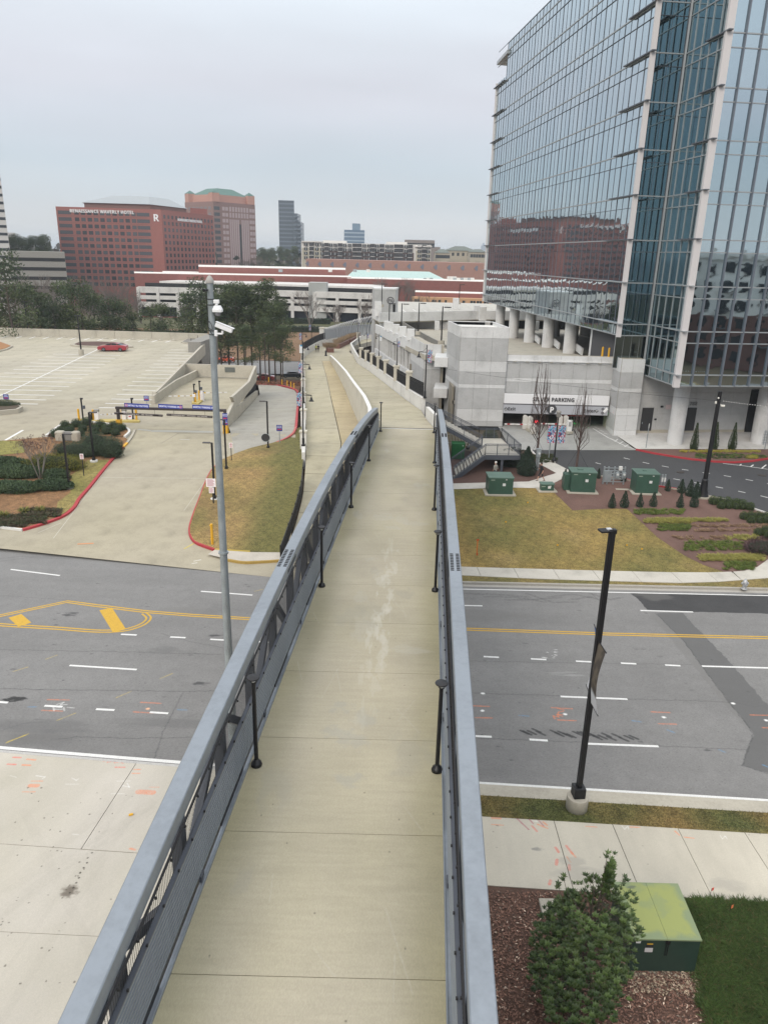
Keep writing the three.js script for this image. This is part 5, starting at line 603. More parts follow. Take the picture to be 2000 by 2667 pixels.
{
const FL=V(7.97,PB,-83.97),FR=V(13.22,PB,-84.11),dF=FR.clone().sub(FL).normalize(),dS=LV.clone();const H=13.8,W=FL.distanceTo(FR);
const o=placed('stair_tower','square grey panelled tower with flat white roof at the garage corner behind the stairs','tower',FL);
const c=[FL,FR,FR.clone().addScaledVector(dS,7.4),FL.clone().addScaledVector(dS,7.4)],cIn=c.map(p=>[p.x,p.z]);
part(o,'core',prism(cIn,PB-.3,H-.5),m.dark);part(o,'roof',prism(cIn,H-.5,H-.35),M([.72,.71,.68]));
const fr=[0,.105,.33,.44,.565,.605,.82,.945,1],tn=[3,1,2,1,3,1,2,1],rows=tn.map((t,i)=>[H-(H-PB)*fr[i+1],H-(H-PB)*fr[i],t]);
panelFace(o,FL.clone().setY(0),dF,W,3,rows);{const b=c[3].clone().setY(0),rr=rows.map(([a,e,t])=>[a,e,Math.max(0,t-1)]);panelFace(o,b,dS.clone().negate(),7.4,2,rr);panelFace(o,FR.clone().setY(0),dS,7.4,3,rows);}
part(o,'coping',sweep([...c,c[0]].map(p=>V(p.x,H,p.z)),.2,-.02,.06),grey[3]);
const g=placed('parking_garage','pale grey panelled parking garage with a wide vehicle entrance','garage',V(18,PB,-86));const zW=-84.45,x0=13.3,x1=25.3,top=10.9,open=4.75;
part(g,'entrance_wall',box(x1-x0,top-open,.5,(x0+x1) /2,(top+open) /2,zW-.3),m.concPlain);
panelFace(g,V(x0,0,zW),V(1,0,0),x1-x0,8,[[9.95,top,3],[8.35,9.95,1],[7.9,8.35,3],[6.6,7.9,1]]);part(g,'ledge',box(x1-x0,.09,.3,(x0+x1) /2,10.25,zW+.15),grey[3]);for(let k=0;k<9;k++)part(g,'ledge_light',box(.35,.09,.18,x0+.9+k*1.35,10.16,zW+.18),m.concPlain);
const pA=V(25.28,0,-81.64),pB=V(27.85,0,-81.9);part(g,'pier',prism([[pA.x,pA.z],[pB.x,pB.z],[pB.x,-86],[pA.x,-86]],PB-.4,11.0),m.concPlain);const pr=[[9.6,11.05,3],[7.9,9.6,1],[7.45,7.9,3],[5.7,7.45,1],[4.9,5.7,3],[3.2,4.9,2],[PB-.3,3.2,3]];panelFace(g,pA,pB.clone().sub(pA).normalize(),pA.distanceTo(pB),2,pr);panelFace(g,V(25.25,0,-84.5),V(0,0,1),2.85,1,pr.map(([a,b,t])=>[a,b,Math.max(0,t-1)]));
part(g,'inner_wall',[box(30,5,.3,18,4.6,-103),box(.3,5,18,7.5,4.6,-94),box(.3,5,17,28.5,4.6,-94.5)],M([.22,.20,.16]));part(g,'ceiling',box(21,.4,18,18,5.3,-94),M([.3,.29,.26]));for(const x of[15.8,19.6,23.4])part(g,'column',box(.5,3,.5,x,3.9,-93),m.concPlain);
const hD=hGD,dp=[[4.6,-93.5],[8,-91.5],[8,-86],[28,-86],[60,-90],[60,-160],[20,-160],[-2.2,-146],[2.9,-105]];part(g,'deck',sheet(dp,hD,0,4,concTone(.10,6)),m.deckC);part(g,'deck_slab',prism(dp,(x,z)=>hD(x,z)-.6,(x,z)=>hD(x,z)-.02),m.concPlain);part(g,'parapet',box(20,1.3,.25,18,10.1,-84.95),grey[2]);
for(let k=0;k<9;k++)part(g,'bay_line',strip(V(6.2+k*.3,hD(6,-94-k*3.2)+.006,-97-k*3.4),V(10.5+k*.3,hD(10,-94-k*3.2)+.006,-98.5-k*3.4),.12,.004),m.paintW);
const flank=[at(1106,896,95),at(1072,873,104),at(1036,865,115),at(1004,860,128),at(977,857,143)].map(p=>V(p.x,0,p.z));const fs=resample(flank,3);
const topY=z=>hGD(0,z)+1.15;const bandAt=(d,h,z0)=>sweep(fs.filter(p=>p.z<=z0).map(p=>V(p.x,topY(p.z)-d,p.z)),.35,-h,0,.5);
part(g,'parapet_band',bandAt(0,1.55,-103),grey[3]);part(g,'parapet_band',bandAt(4.35,1.3,-103),grey[3]);part(g,'parapet_band',bandAt(8,1.5,-103),grey[2]);
for(let i=3;i<fs.length;i+=1){const p=fs[i];if(p.z>-104)continue;part(g,'column',box(i%2?.55:.3,8,.4,p.x+.35,topY(p.z)-5.2,p.z),grey[2]);}
part(g,'inner_wall',sweep(fs.map(p=>V(p.x+5,0,p.z)),.2,-8,9.5),M([.17,.165,.15]));for(const d of[4.9,8.6])part(g,'floor',prism([...fs.map(p=>[p.x+.2,p.z]),...fs.slice().reverse().map(p=>[p.x+5,p.z])],(x,z)=>topY(z)-d-.3,(x,z)=>topY(z)-d),m.concPlain);
{const a=flank[0],b=flank[1],d=a.clone().sub(b),L=d.length();d.normalize();const rr=[[7.6,10.7,2],[3.4,7.6,1],[-1,3.4,1]];part(g,'corner_wall',prism([[a.x+.05,a.z],[b.x+.05,b.z],[b.x+1,b.z],[a.x+1,a.z]],-1,10.68),m.concPlain);panelFace(g,b,d,L,2,rr);const e=V(7.0,0,-94.6).sub(a),L2=e.length();e.normalize();part(g,'corner_wall',prism([[a.x,a.z-.05],[a.x+e.x*L2,a.z+e.z*L2-.05],[a.x+e.x*L2,a.z-1],[a.x,a.z-1]],-1,10.6),m.concPlain);panelFace(g,a,e,L2*.86,2,rr);}
for(const[y,z]of[[9.1,-91.6],[5.6,-90.4]])part(g,'link_slab',box(1.6,1.1,4.5,6.6,y,z-.8,-.1),grey[3]);
for(const[x,y]of[[1005,849],[1013,851],[1028,854],[1045,858],[1065.6,863]]){const p=planHit(x,y,flank);part(g,'parapet_pier',box(1.05,1.5,.8,p.x+.2,topY(p.z)+.55,p.z),grey[3]);}
const u=placed('upper_garage_deck','far upper parking deck with pale parapet and grey stair tower','garage',V(0,8,-146));
const C1=at(989,814,143),R1=at(1240,818,156),yT=C1.y,up=[[C1.x,C1.z],[R1.x,R1.z],[R1.x+25,R1.z-4],[R1.x+25,-200],[-2,-200],[C1.x-1.5,C1.z-9]];
part(u,'deck',sheet(up,()=>yT-1.1,0,8,concTone(.08,7)),m.deckC);part(u,'deck_slab',prism(up,yT-1.9,yT-1.12),m.concPlain);part(u,'parapet',sweep([V(C1.x-1.5,yT,C1.z-9),C1.clone(),R1.clone().setY(yT),V(R1.x+25,yT,R1.z-4)],.3,-1.7,0),grey[3]);for(const x of[-1.6,-1.0,9,19,29])part(u,'column',box(.9,6,.9,x+.3,yT-4.6,-145-x*.25),grey[2]);
for(const[a,b,c,d]of[[1047,806,1060,815],[1075,806,1090,815],[1104,808,1122,816],[1138,808,1158,817],[1172,809,1188,817],[1205,810,1222,818]]){const p=on(a,b,()=>yT-1.09),q=on(c,d,()=>yT-1.09);part(u,'bay_line',strip(p,q,.2,.004),m.paintW);}
const s0=at(976,757,150),s1=at(1030,757,151),ty=heightAt(976,754,s0);part(u,'stair_tower',prism([[s0.x,s0.z],[s1.x,s1.z],[s1.x+.6,s1.z-6],[s0.x-.6,s0.z-6]],-2,ty),grey[1]);part(u,'tower_coping',prism([[s0.x-.1,s0.z+.1],[s1.x+.1,s1.z+.1],[s1.x+.7,s1.z-6.1],[s0.x-.7,s0.z-6.1]],ty,ty+.25),grey[3]);part(u,'tower_door',box(1.1,2.1,.1,s1.x-.5,yT,s1.z+.06),m.dark);part(u,'tower_wall',box(5.6,4.5,.15,s0.x+3.1,yT-3.9,s0.z+.35),M([.30,.28,.22]));
const dark=M([.07,.07,.075]);for(const[px,py,str,zo]of[[1017,783,'P6',.12],[1014,835,'P5',.6]]){const q=at(px,py,149.6);const s=part(u,'level_sign',triUV(new THREE.TorusGeometry(.62,.08,6,22).translate(q.x,q.y,s0.z+zo)),dark);part(s,'lettering',text(str,.62,.05).translate(q.x,q.y-.3,s0.z+zo),dark);}
stuffPart(u,'railing',[...Array(60)].map((_,i)=>{const p=at(1030+i*2.3,840,152);return box(.13,2.1,.2,p.x,yT-3.1,p.z);}),M([.6,.6,.6]));part(u,'painted_shade',box(40,3.4,.2,18,yT-3.5,-158),m.dark);  // near-black sheet stands in for the shade under the upper deck
const lp=(b,t,dist,lab)=>{const p=at(b[0],b[1],dist),h=heightAt(t[0],t[1],p)-p.y,o=placed('deck_lamp',lab,'street lamp',p,'lamp poles on the parking decks');part(o,'pole',cyl(.07,.1,h,p.x,p.y,p.z,8),m.black);part(o,'lamp_head',rbox(.9,.12,.4,p.x+.6,p.y+h-.1,p.z,0,.04),m.black);part(o,'footing',cyl(.4,.45,.5,p.x,p.y-.2,p.z,12),m.concPlain);};
lp([1148.8,893],[1154,798],97,'black lamp pole on the nearer parking deck beside the stair tower');lp([1089,868],[1092,788],118,'black lamp pole in the middle of the nearer parking deck');lp([1045,858],[1047.5,790],116,'black lamp pole on a parapet pier, right one of two');lp([1013,850],[1015,789],128,'black lamp pole on a parapet pier, left one of two');lp([994,797],[996,738],145,'black lamp pole on the upper deck in front of its stair tower');lp([1195,790],[1197,740],175,'black lamp pole on the upper deck by the glass tower');
for(const[x,y,d]of[[1187,786,175],[985,797,145],[1242,806,158],[1257,810,150]]){const p=at(x,y,d);part(u,'parapet_pier',box(1.3,2.6,1.0,p.x,p.y-.5,p.z),grey[3]);}
const sg=placed('parking_sign','long white sign board over the garage entrance reading silver parking','sign',V(19,5,-83.9));const zs=-83.9,sx0=13.22,sx1=25.0,cx=(sx0+sx1) /2,sw=sx1-sx0;
part(sg,'board',box(sw,1.05,.5,cx,6.1,zs),M([.74,.74,.75]));part(sg,'dark_strip',box(sw,.14,.44,cx,5.5,zs),M([.12,.12,.13]));part(sg,'lower_board',box(sw,.98,.46,cx,4.94,zs),M([.40,.41,.44]));
const ink=M([.055,.055,.06]),wh=M([.8,.8,.8]);const X=px=>planHit(px,1050,[V(10,0,zs+.25),V(30,0,zs+.25)]).x;
part(sg,'lettering',text('SILVER PARKING',.43,.07).translate(X(1440),5.9,zs+.25),ink);const pc=part(sg,'round_badge',triUV(new THREE.CylinderGeometry(.55,.55,.08,28).rotateX(Math.PI /2).translate(X(1438),4.98,zs+.26)),ink);part(pc,'lettering',text('P',.62,.06).translate(X(1438),4.67,zs+.29),wh);
part(sg,'lettering',text('Exit',.36,.04).translate(X(1333.5),4.78,zs+.23),ink);part(sg,'lettering',text('Enter',.36,.04).translate(X(1537),4.76,zs+.23),ink);
for(const[px,dn]of[[1318,1],[1555.5,0]]){const q=X(px),d=part(sg,'arrow_diamond',box(.3,.3,.05,0,0,0,0,0,Math.PI /4).translate(q,4.93,zs+.24),ink);part(d,'arrow',[box(.05,.2,.03,q,4.93,zs+.27),box(.13,.13,.03,0,0,0,0,0,Math.PI /4).scale(1,.6,1).translate(q,4.93+(dn?-.07:.07),zs+.27)],wh);}
for(const[dx,dy,k]of[[-.6,.22,0],[-.6,-.22,1],[-.2,.22,2],[-.38,0,3]])part(sg,'diamond_motif',box(.3,.3,.04,0,0,0,0,0,Math.PI /4).translate(sx1+dx,4.95+dy,zs+.235+k*.012),k===2||k===3?wh:M([.14,.14,.15]));
const mach=M([.55,.53,.49],{roughness:.5});const F=(px,py)=>on(px,py,hR,.02);
const isl=(pts,lab)=>{const q=pts.map(p=>F(...p)),o=placed('lane_island',lab,'traffic island',q[0].clone(),'lane islands in the garage entrance');part(o,'kerb',prism(q.map(p=>[p.x,p.z]),PB-.1,PB+.16),m.concPlain);};
isl([[1362,1116],[1388,1133],[1394,1131],[1396,1128],[1378,1112]],'narrow kerbed island with ticket machines left of the middle of the garage entrance');isl([[1462,1126],[1480,1133],[1492,1131],[1490,1120],[1468,1110]],'narrow kerbed island with a white ticket machine right of the middle of the garage entrance');
[[1365,1118,1.9,'leftmost'],[1378,1120,1.85,'second from left'],[1388,1130,1.2,'third from left, nearest the kerb tip'],[1455,1118,1.9,'fourth from left'],[1470,1117,1.85,'fifth from left']].forEach(([x,y,h,n],i)=>{const p=F(x,y),o=thing('ticket_machine',`pale ticket machine in the garage entrance, ${n}`,'ticket machine',p,'ticket machines');part(o,'cabinet',rbox(.55,h*.72,.5,0,h*.36,0,0,.05),mach);part(o,'rounded_top',triUV(new THREE.CylinderGeometry(.275,.275,.5,14,1,false,0,Math.PI).rotateZ(Math.PI /2).rotateY(Math.PI /2).translate(0,h*.71,0)),mach);});
{const p=F(1480,1129),o=thing('ticket_machine','white ticket machine with a slot panel beside the entrance lane','ticket machine',p);part(o,'cabinet',rbox(.55,1.5,.5,0,.75,0,0,.03),M([.66,.66,.64]));part(o,'slot_panel',box(.3,.5,.02,0,1.1,.26),M([.3,.3,.3]));part(o,'post',box(.12,1.5,.3,.36,.75,0),m.black);}
const arm=(a,b,lab)=>{const p=F(a[0],a[1]+19),o=placed('barrier_arm',lab,'barrier',p,'white barrier arms');const q=V(p.x+(b[0]-a[0]) /21.5,p.y+.95,p.z);part(o,'arm',box(q.x-p.x,.13,.05,(p.x+q.x) /2,p.y+.95,p.z),m.paintW);for(let k=0;k<4;k++)part(o,'stripe',box((q.x-p.x)*.1,.135,.056,lerp(p.x,q.x,.14+k*.23),p.y+.95,p.z),k%2?mach:m.red);part(o,'housing',rbox(.4,1.05,.35,q.x,p.y+.5,p.z,0,.03),mach);};
arm([1312,1107],[1379,1107],'white barrier arm across the exit lane of the garage');arm([1404,1106],[1468,1106],'white barrier arm across the middle lane of the garage');
const sig=(px,py,c,nm,lab)=>{const p=planHit(px,py,[V(10,0,-87),V(30,0,-87)]),o=placed('lane_signal',lab,'signal',p);part(o,'housing',box(.55,.55,.15,p.x,p.y,p.z-.1),m.black);const e=new THREE.MeshStandardMaterial({color:0x000000,emissive:new THREE.Color().setRGB(...c),emissiveIntensity:1.6});part(o,nm,nm==='green_arrow'?[box(.1,.38,.03,0,0,0,0,0,.6).translate(p.x,p.y,p.z),box(.34,.1,.03,p.x+.02,p.y-.15,p.z),box(.1,.34,.03,p.x+.15,p.y-.02,p.z)]:[box(.1,.4,.03,0,0,0,0,0,.75).translate(p.x,p.y,p.z),box(.1,.4,.03,0,0,0,0,0,-.75).translate(p.x,p.y,p.z+.02)],e);part(o,'hanger',box(.05,.8,.05,p.x,p.y+.6,p.z-.1),m.black);const l=new THREE.PointLight(new THREE.Color().setRGB(...c),1.2,6);l.decay=2;l.distance=0;l.position.set(p.x,p.y,p.z+.15);l.castShadow=true;l.name='signal_light';scene.add(l);};
sig(1396,1099,[1,.04,.06],'red_cross','red cross lane signal in the garage entrance');sig(1489,1099,[.02,.9,.12],'green_arrow','green arrow lane signal in the garage entrance');
{const p=planHit(1489,1082,[V(10,0,-85.4),V(30,0,-85.4)]),o=placed('clearance_bar','red hanging clearance bar in the garage entrance','clearance bar',p);part(o,'bar',triUV(new THREE.CylinderGeometry(.09,.09,3,10).rotateZ(Math.PI /2).translate(p.x,p.y,p.z)),M([.4,.06,.05]));for(const s of[-1,1])part(o,'chain',cyl(.015,.015,.5,p.x+s,p.y,p.z,5),m.blackMatte);}
const bw=placed('plaza_wall','grey panelled wall with two dark doors behind the white plaza','wall',V(28,PB,-85));const wo=on(1654,1128,hR),wd=UV2.clone(),wl=24;wo.y=0;part(bw,'wall',prism([[wo.x,wo.z-.05],[wo.x+wd.x*wl,wo.z+wd.z*wl-.05],[wo.x+wd.x*wl,wo.z-3.5],[wo.x,wo.z-1]],2,10),m.concPlain);panelFace(bw,wo,wd,wl,11,[[7.3,9.3,1],[4.9,7.3,1],[3.05,4.9,1]]);part(bw,'base_course',prism([[wo.x,wo.z+.12],[wo.x+wd.x*wl,wo.z+wd.z*wl+.12],[wo.x+wd.x*wl,wo.z+wd.z*wl],[wo.x,wo.z]],2.2,3.1),m.concPlain);
const wline=[wo.clone().add(V(-5*wd.x,0,-5*wd.z+.12)),wo.clone().addScaledVector(wd,wl).add(V(0,0,.12))];const W3=(x,y)=>planHit(x,y,wline),ry=-Math.atan2(wd.z,wd.x);
for(const[x0,x1]of[[1673,1702],[1781,1814]]){const a=W3(x0,1062),b=W3(x1,1062),y0=3.0,d=part(bw,'door',box(b.x-a.x,a.y-y0,.1,(a.x+b.x) /2,(a.y+y0) /2,(a.z+b.z) /2,ry),M([.03,.03,.032],{roughness:.5}));part(d,'handle',box(.05,.2,.06,a.x+.15,3.9,a.z+.07,ry),m.galv);}
{const p=W3(1804,1056);part(bw,'number',text('788',.42,.04).rotateY(ry).translate(p.x,p.y,p.z),M([.2,.2,.2]));const q=W3(1740,1060);part(bw,'notice',box(.65,.5,.03,q.x,q.y,q.z,ry),M([.55,.45,.45]));const r=W3(1723,1059);part(bw,'wall_lamp',rbox(.3,.2,.12,r.x,r.y,r.z,ry),m.blackMatte);const s=W3(1706,1092);part(bw,'card_reader',box(.25,.18,.06,s.x,s.y,s.z,ry),m.black);part(bw,'dark_glazing',box(1.6,5,.08,W3(1962,1080).x,5.2,W3(1962,1080).z,ry),m.dark);}
const sp=PR(1681,1168),so=thing('sign_post','slim grey sign post at the plaza edge left of the round column','sign',sp);part(so,'post',box(.07,2.6,.05,0,1.3,0),m.galv);part(so,'sign',box(.1,.5,.03,0,2.45,.04,.8),m.paintW);const sp2=PR(1990,1171);const s2=thing('sign_post','slim grey sign post at the plaza edge by the right column','sign',sp2);part(s2,'post',box(.07,2.0,.05,0,1,0),m.galv);const rk=PR(1986,1160),ro=thing('bike_rack','grey railing rack beside the right round column','rack',rk);for(let k=0;k<5;k++)part(ro,'rail',box(1.1,.05,.05,.4,.3+k*.3,0),m.galv);for(const x of[0,.9])part(ro,'post',box(.06,1.7,.06,x,.85,0),m.galv);
}
{ 
// ------------------------------------------------------------ outdoor stairs from the upper walkway to the lawn
const L=3.4,y=()=>L,P=(a,b)=>on(a,b,y),FL=P(1263,1185),FR=P(1354,1186),BR=P(1305,1141.5),BL=P(1246,1141.5),MID=FL.clone().lerp(BL,.47),M2=FL.clone().lerp(BL,.53);
const o=placed('outdoor_stairs','dark steel outdoor stairs with concrete treads and landing leading up to the footbridge','stairs',FL.clone().setY(hR(0,FL.z)));
const st=m.steelD,tread=M([.44,.42,.37],{map:gA});
part(o,'landing',prism([FL,FR,BR,BL],L-.12,L),tread);const edge=(a,b)=>beam(a.clone().setY(L-.22),b.clone().setY(L-.22),.1,.44);part(o,'landing_beam',edge(FL,FR),st);part(o,'landing_beam',edge(FR,BR),st);part(o,'landing_beam',edge(BL,BR),st);
for(const q of[FL.clone().lerp(FR,.5),FR.clone().lerp(BR,.4),BL.clone().lerp(BR,.3),FL.clone().lerp(BL,.5)])part(o,'post',[box(.22,L-.5,.22,q.x,(L-.5) /2+.2,q.z-.12),box(.4,.05,.4,q.x,L-.44,q.z-.12)],st);
const fin=(a,b,n,nm)=>{const r=[beam(a.clone().setY(a.y+1.07),b.clone().setY(b.y+1.07),.06,.05),beam(a.clone().setY(a.y+.93),b.clone().setY(b.y+.93),.04,.04),beam(a.clone().setY(a.y+.12),b.clone().setY(b.y+.12),.04,.04)];part(o,'handrail',r,st);const pk=[];for(let k=0;k<=n;k++){const q=a.clone().lerp(b,k /n);pk.push(box(.025,.95,.025,q.x,q.y+.55,q.z));}stuffPart(o,'balusters',pk,st);for(let k=0;k<=3;k++){const q=a.clone().lerp(b,k /3);part(o,'rail_post',box(.06,1.1,.06,q.x,q.y+.52,q.z),st);}};
fin(FR,FL,34);fin(BR,FR,26);fin(BL,BR,26);
const flight=(a0,a1,b0,b1,n)=>{const s=(a,b)=>beam(a.clone().setY(a.y-.2),b.clone().setY(b.y-.2),.09,.42);part(o,'stringer',s(a0,b0),st);part(o,'stringer',s(a1,b1),st);for(let k=0;k<n;k++){const u0=k /n,u1=(k+.86) /n,yy=lerp(a0.y,b0.y,(k+.5) /n),A=a0.clone().lerp(b0,u0),B=a0.clone().lerp(b0,u1),C=a1.clone().lerp(b1,u1),D=a1.clone().lerp(b1,u0);part(o,'tread',prism([A,B,C,D],yy-.06,yy),tread);}fin(a0,b0,n*3);fin(a1,b1,n*3);};
const GF=PR(1179,1247),dx=GF.x-FL.x,G1=V(FL.x+dx,GF.y,FL.z+(MID.z-FL.z)*0),G0=GF.clone();flight(FL,MID,G0,V(G0.x,G0.y,G0.z+(MID.z-FL.z)),11);
flight(M2,BL,V(4.25,hUp(0,-74),-73.9),V(4.15,hUp(0,-77.6),-77.6),15);
const c=PR(1191,1193),g=thing('green_container','bright green metal container under the outdoor stairs','container',c);const gm=M([.008,.10,.028],{roughness:.5});part(g,'body',rbox(1.25,1.5,1.1,0,.8,0,0,.04),gm);for(let k=0;k<8;k++)part(g,'rib',box(.05,1.3,.04,-.52+k*.148,.8,.56),gm);part(g,'lid',rbox(1.32,.08,1.16,0,1.58,0,0,.03),gm);part(g,'badge',box(.1,.1,.02,.4,1.4,.56),m.paintW);
const wf2=PR(1180,1160),f=thing('picket_fence','short white picket fence behind the green container','fence',wf2);for(let k=0;k<14;k++)part(f,'picket',box(.06,1.3,.04,-.4+k*.16,.65,0),m.paintW);part(f,'rail',box(2.4,.05,.05,.6,1.2,0),m.paintW);part(f,'rail',box(2.4,.05,.05,.6,.3,0),m.paintW);
const sl=at(1218,1166,70),s2=placed('globe_lamp','small round dark lamp hanging under the upper flight of stairs','lamp',sl);part(s2,'globe',sph(.2,sl.x,sl.y,sl.z),m.black);part(s2,'stem',cyl(.03,.03,.5,sl.x,sl.y,sl.z,6),m.black);
}
// ================================================================ GLASS OFFICE BUILDING
{
const A=V(24.77,0,-82.35),I=A.clone().addScaledVector(UV2,3.32),B=I.clone().addScaledVector(LV,-7.65);const mod=1.524,f=k=>10.4+4.235*k,sp=1.12,TOP=53.9;
const o=placed('glass_office','tall blue glass office building with grey mullions and dark sun shades at right','office building',V(30,9,-90));
const waveT=k=>dtex(128,128,(x,y)=>{const s=128;return pW[k][(y*4%512)*512+(x*4%512)];},3.1,3.1,false);const pW=[pfbm(512,3,2,91),pfbm(512,2,3,92)];
const glass=[0,1,2].map(k=>new THREE.MeshPhysicalMaterial({color:new THREE.Color().setRGB(.47+k*.02,.565+k*.016,.61+k*.012),metalness:1,roughness:.025,bumpMap:waveT(k%2),bumpScale:.0035+.002*k}));
const alu=M([.34,.36,.37],{roughness:.4,metalness:.35}),aluD=M([.10,.11,.13],{roughness:.45,metalness:.3}),fin=M([.17,.19,.225],{roughness:.4,metalness:.3}),pale=M([.56,.54,.54],{roughness:.5});
const gV=new THREE.BoxGeometry(mod-.05,3.06,.03),gS=new THREE.BoxGeometry(mod-.05,1.06,.03),gW2=[gV,gS].map(triUV);
seed=505;const loose=[[],[],[]];let np=0;
const notchDimmed=new THREE.MeshPhysicalMaterial({color:new THREE.Color().setRGB(.27,.37,.41),metalness:1,roughness:.03});let dim=false;const pane=(P0,n,ry,u,y0,y1,w,single)=>{const h=y1-y0,vis=h>2,k=Math.floor(R()*3),tx=RR(-.0022,.0022),tz=RR(-.0022,.0022);const q=new THREE.Object3D();q.position.copy(P0);q.position.y=(y0+y1) /2;q.rotation.order='YXZ';q.rotation.set(tx,ry+tz,0);q.scale.set(w /mod,(h-.05) /(vis?3.06:1.06),1);q.updateMatrix();if(single){const me=new THREE.Mesh(gW2[vis?0:1],dim?notchDimmed:glass[k]);me.name='glass_pane';me.castShadow=me.receiveShadow=true;me.position.copy(q.position).add(baseOf.get(o));me.rotation.copy(q.rotation);me.scale.copy(q.scale);o.add(me);np++;}else loose[k].push(gW2[vis?0:1].clone().applyMatrix4(q.matrix));};  // recessed corner panes: same glass, weaker double reflection put into a darker colour
function curtain(S,dir,nMod,yLow,topF,isPart,vMat,vW,vD,every=1){
const n=V(-dir.z,0,dir.x);const ry=Math.atan2(n.x,n.z);const lines=[yLow];for(let k=0;k<12;k++)for(const y of[f(k)-sp,f(k)])if(y>yLow+.2&&y<TOP-.3)lines.push(y);
for(let i=0;i<nMod;i++){const c=S.clone().addScaledVector(dir,(i+.5)*mod),tp=topF(i);for(let j=0;j<lines.length;j++){const y0=lines[j],y1=Math.min(tp,lines[j+1]??TOP);if(y1-y0<.2)continue;pane(c,n,ry,i,y0,y1,mod,isPart(i,j));}}
for(let i=0;i<=nMod;i++){const p=S.clone().addScaledVector(dir,i*mod).addScaledVector(n,vD /2),tp=topF(Math.min(i,nMod-1)),big=i%every===0;part(o,'mullion',box(big?vW:.018,tp-yLow,big?vD:.03,p.x,(tp+yLow) /2,p.z,ry),big?vMat:fin);}
for(const y of[...lines,TOP]){const main=Math.abs((y-10.4) /4.235-Math.round((y-10.4) /4.235))<.01||y===yLow;for(const[i0,i1]of[[0,nMod]]){let e=i1;while(e>0&&topF(e-1)<y-.01)e--;if(!e)continue;const a=S.clone().addScaledVector(n,.05),b=S.clone().addScaledVector(dir,e*mod).addScaledVector(n,.05);part(o,'transom',beam(a.clone().setY(y),b.clone().setY(y),.1,main?.11:every>1?.035:.09),main||every===1?alu:aluD);}}
}
curtain(B,UV2,22,9.3,()=>TOP,(i,j)=>i<9,fin,.09,.24);
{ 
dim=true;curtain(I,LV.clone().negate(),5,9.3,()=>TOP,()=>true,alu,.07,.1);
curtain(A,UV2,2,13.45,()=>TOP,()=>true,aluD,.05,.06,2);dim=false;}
const lf=A.clone().addScaledVector(LV,41*mod);curtain(lf,LV.clone().negate(),41,13.45,i=>i<4?49.2:TOP,(i,j)=>false,M([.13,.145,.17],{roughness:.4,metalness:.3}),.055,.07,2);
for(const k of[0,1,2]){const s=stuffPart(o,'glass_panes',loose[k],glass[k]);}
for(const[p,w]of[[A,.5],[B,.62]])part(o,'corner_post',box(w,TOP-(p===A?13.3:9.2),w,p.x-.06,(TOP+(p===A?13.3:9.2)) /2,p.z+.1,-AZ),pale);part(o,'corner_post',box(.2,TOP-9.3,.2,I.x-.12,(TOP+9.3) /2,I.z+.12,-AZ),alu);part(o,'corner_post',box(.4,49.2-13.4,.4,lf.x-.05,31.3,lf.z,-AZ),pale);
const shade=(p,a,b,y)=>{const n=V(LV.z,0,-LV.x);part(o,'sun_shade',beam(p.clone().addScaledVector(LV,a).addScaledVector(n,.24).setY(y+.05),p.clone().addScaledVector(LV,b).addScaledVector(n,.24).setY(y+.05),.4,.1),y>20?aluD:alu);};  // upper ones take darker metal: their shaded undersides put into the colour
for(let k=1;k<11;k++){shade(A,-.75,6.1,f(k));if(k<10)shade(A,41*mod-6.1,41*mod+.9,f(k));}for(let k=0;k<11;k++)shade(B,-.8,3.2,f(k));
part(o,'roof_canopy',prism([[lf.x-.2,lf.z-1],[lf.x+.4,lf.z+7],[lf.x+6,lf.z+6],[lf.x+5,lf.z-2]],52.2,52.7),alu);
const far=A.clone().addScaledVector(LV,57*mod-24.4),W=33.5;const core=[A.clone().addScaledVector(UV2,.15).addScaledVector(LV,.2),I.clone().addScaledVector(UV2,.15).addScaledVector(LV,.2),B.clone().addScaledVector(UV2,.15).addScaledVector(LV,.2),B.clone().addScaledVector(UV2,W).addScaledVector(LV,.2),B.clone().addScaledVector(UV2,W).addScaledVector(LV,62),A.clone().addScaledVector(UV2,.15).addScaledVector(LV,37*mod)];
part(o,'core',prism(core,13.5,TOP-.4),m.dark);part(o,'terrace_core',prism([A.clone().addScaledVector(UV2,.15).addScaledVector(LV,37*mod),A.clone().addScaledVector(UV2,.15).addScaledVector(LV,41*mod),A.clone().addScaledVector(UV2,20).addScaledVector(LV,41*mod),A.clone().addScaledVector(UV2,20).addScaledVector(LV,37*mod)],13.5,48.6),m.dark);
part(o,'podium_core',prism([I.clone().addScaledVector(UV2,.15).addScaledVector(LV,1),B.clone().addScaledVector(UV2,.15).addScaledVector(LV,.2),B.clone().addScaledVector(UV2,W).addScaledVector(LV,.2),B.clone().addScaledVector(UV2,W).addScaledVector(LV,14),I.clone().addScaledVector(UV2,.15).addScaledVector(LV,6)],9.35,13.6),M([.25,.25,.25]));
const q0=A.clone().addScaledVector(UV2,1.2).addScaledVector(LV,.7);const lg=new THREE.MeshPhysicalMaterial({color:new THREE.Color().setRGB(.16,.20,.21),metalness:1,roughness:.05});for(let i=0;i<5;i++){const c=q0.clone().addScaledVector(UV2,.45+i*.9-1.2);part(o,'lobby_pane',box(.84,3.5,.04,c.x,11.65,c.z,-AZ),lg);part(o,'lobby_mullion',box(.06,3.5,.1,c.x-.45*UV2.x,11.65,c.z+.06,-AZ),alu);}part(o,'lobby_wall',box(.3,3.4,8,q0.x-.9,11.6,q0.z-5,AZ),M([.06,.06,.065]));
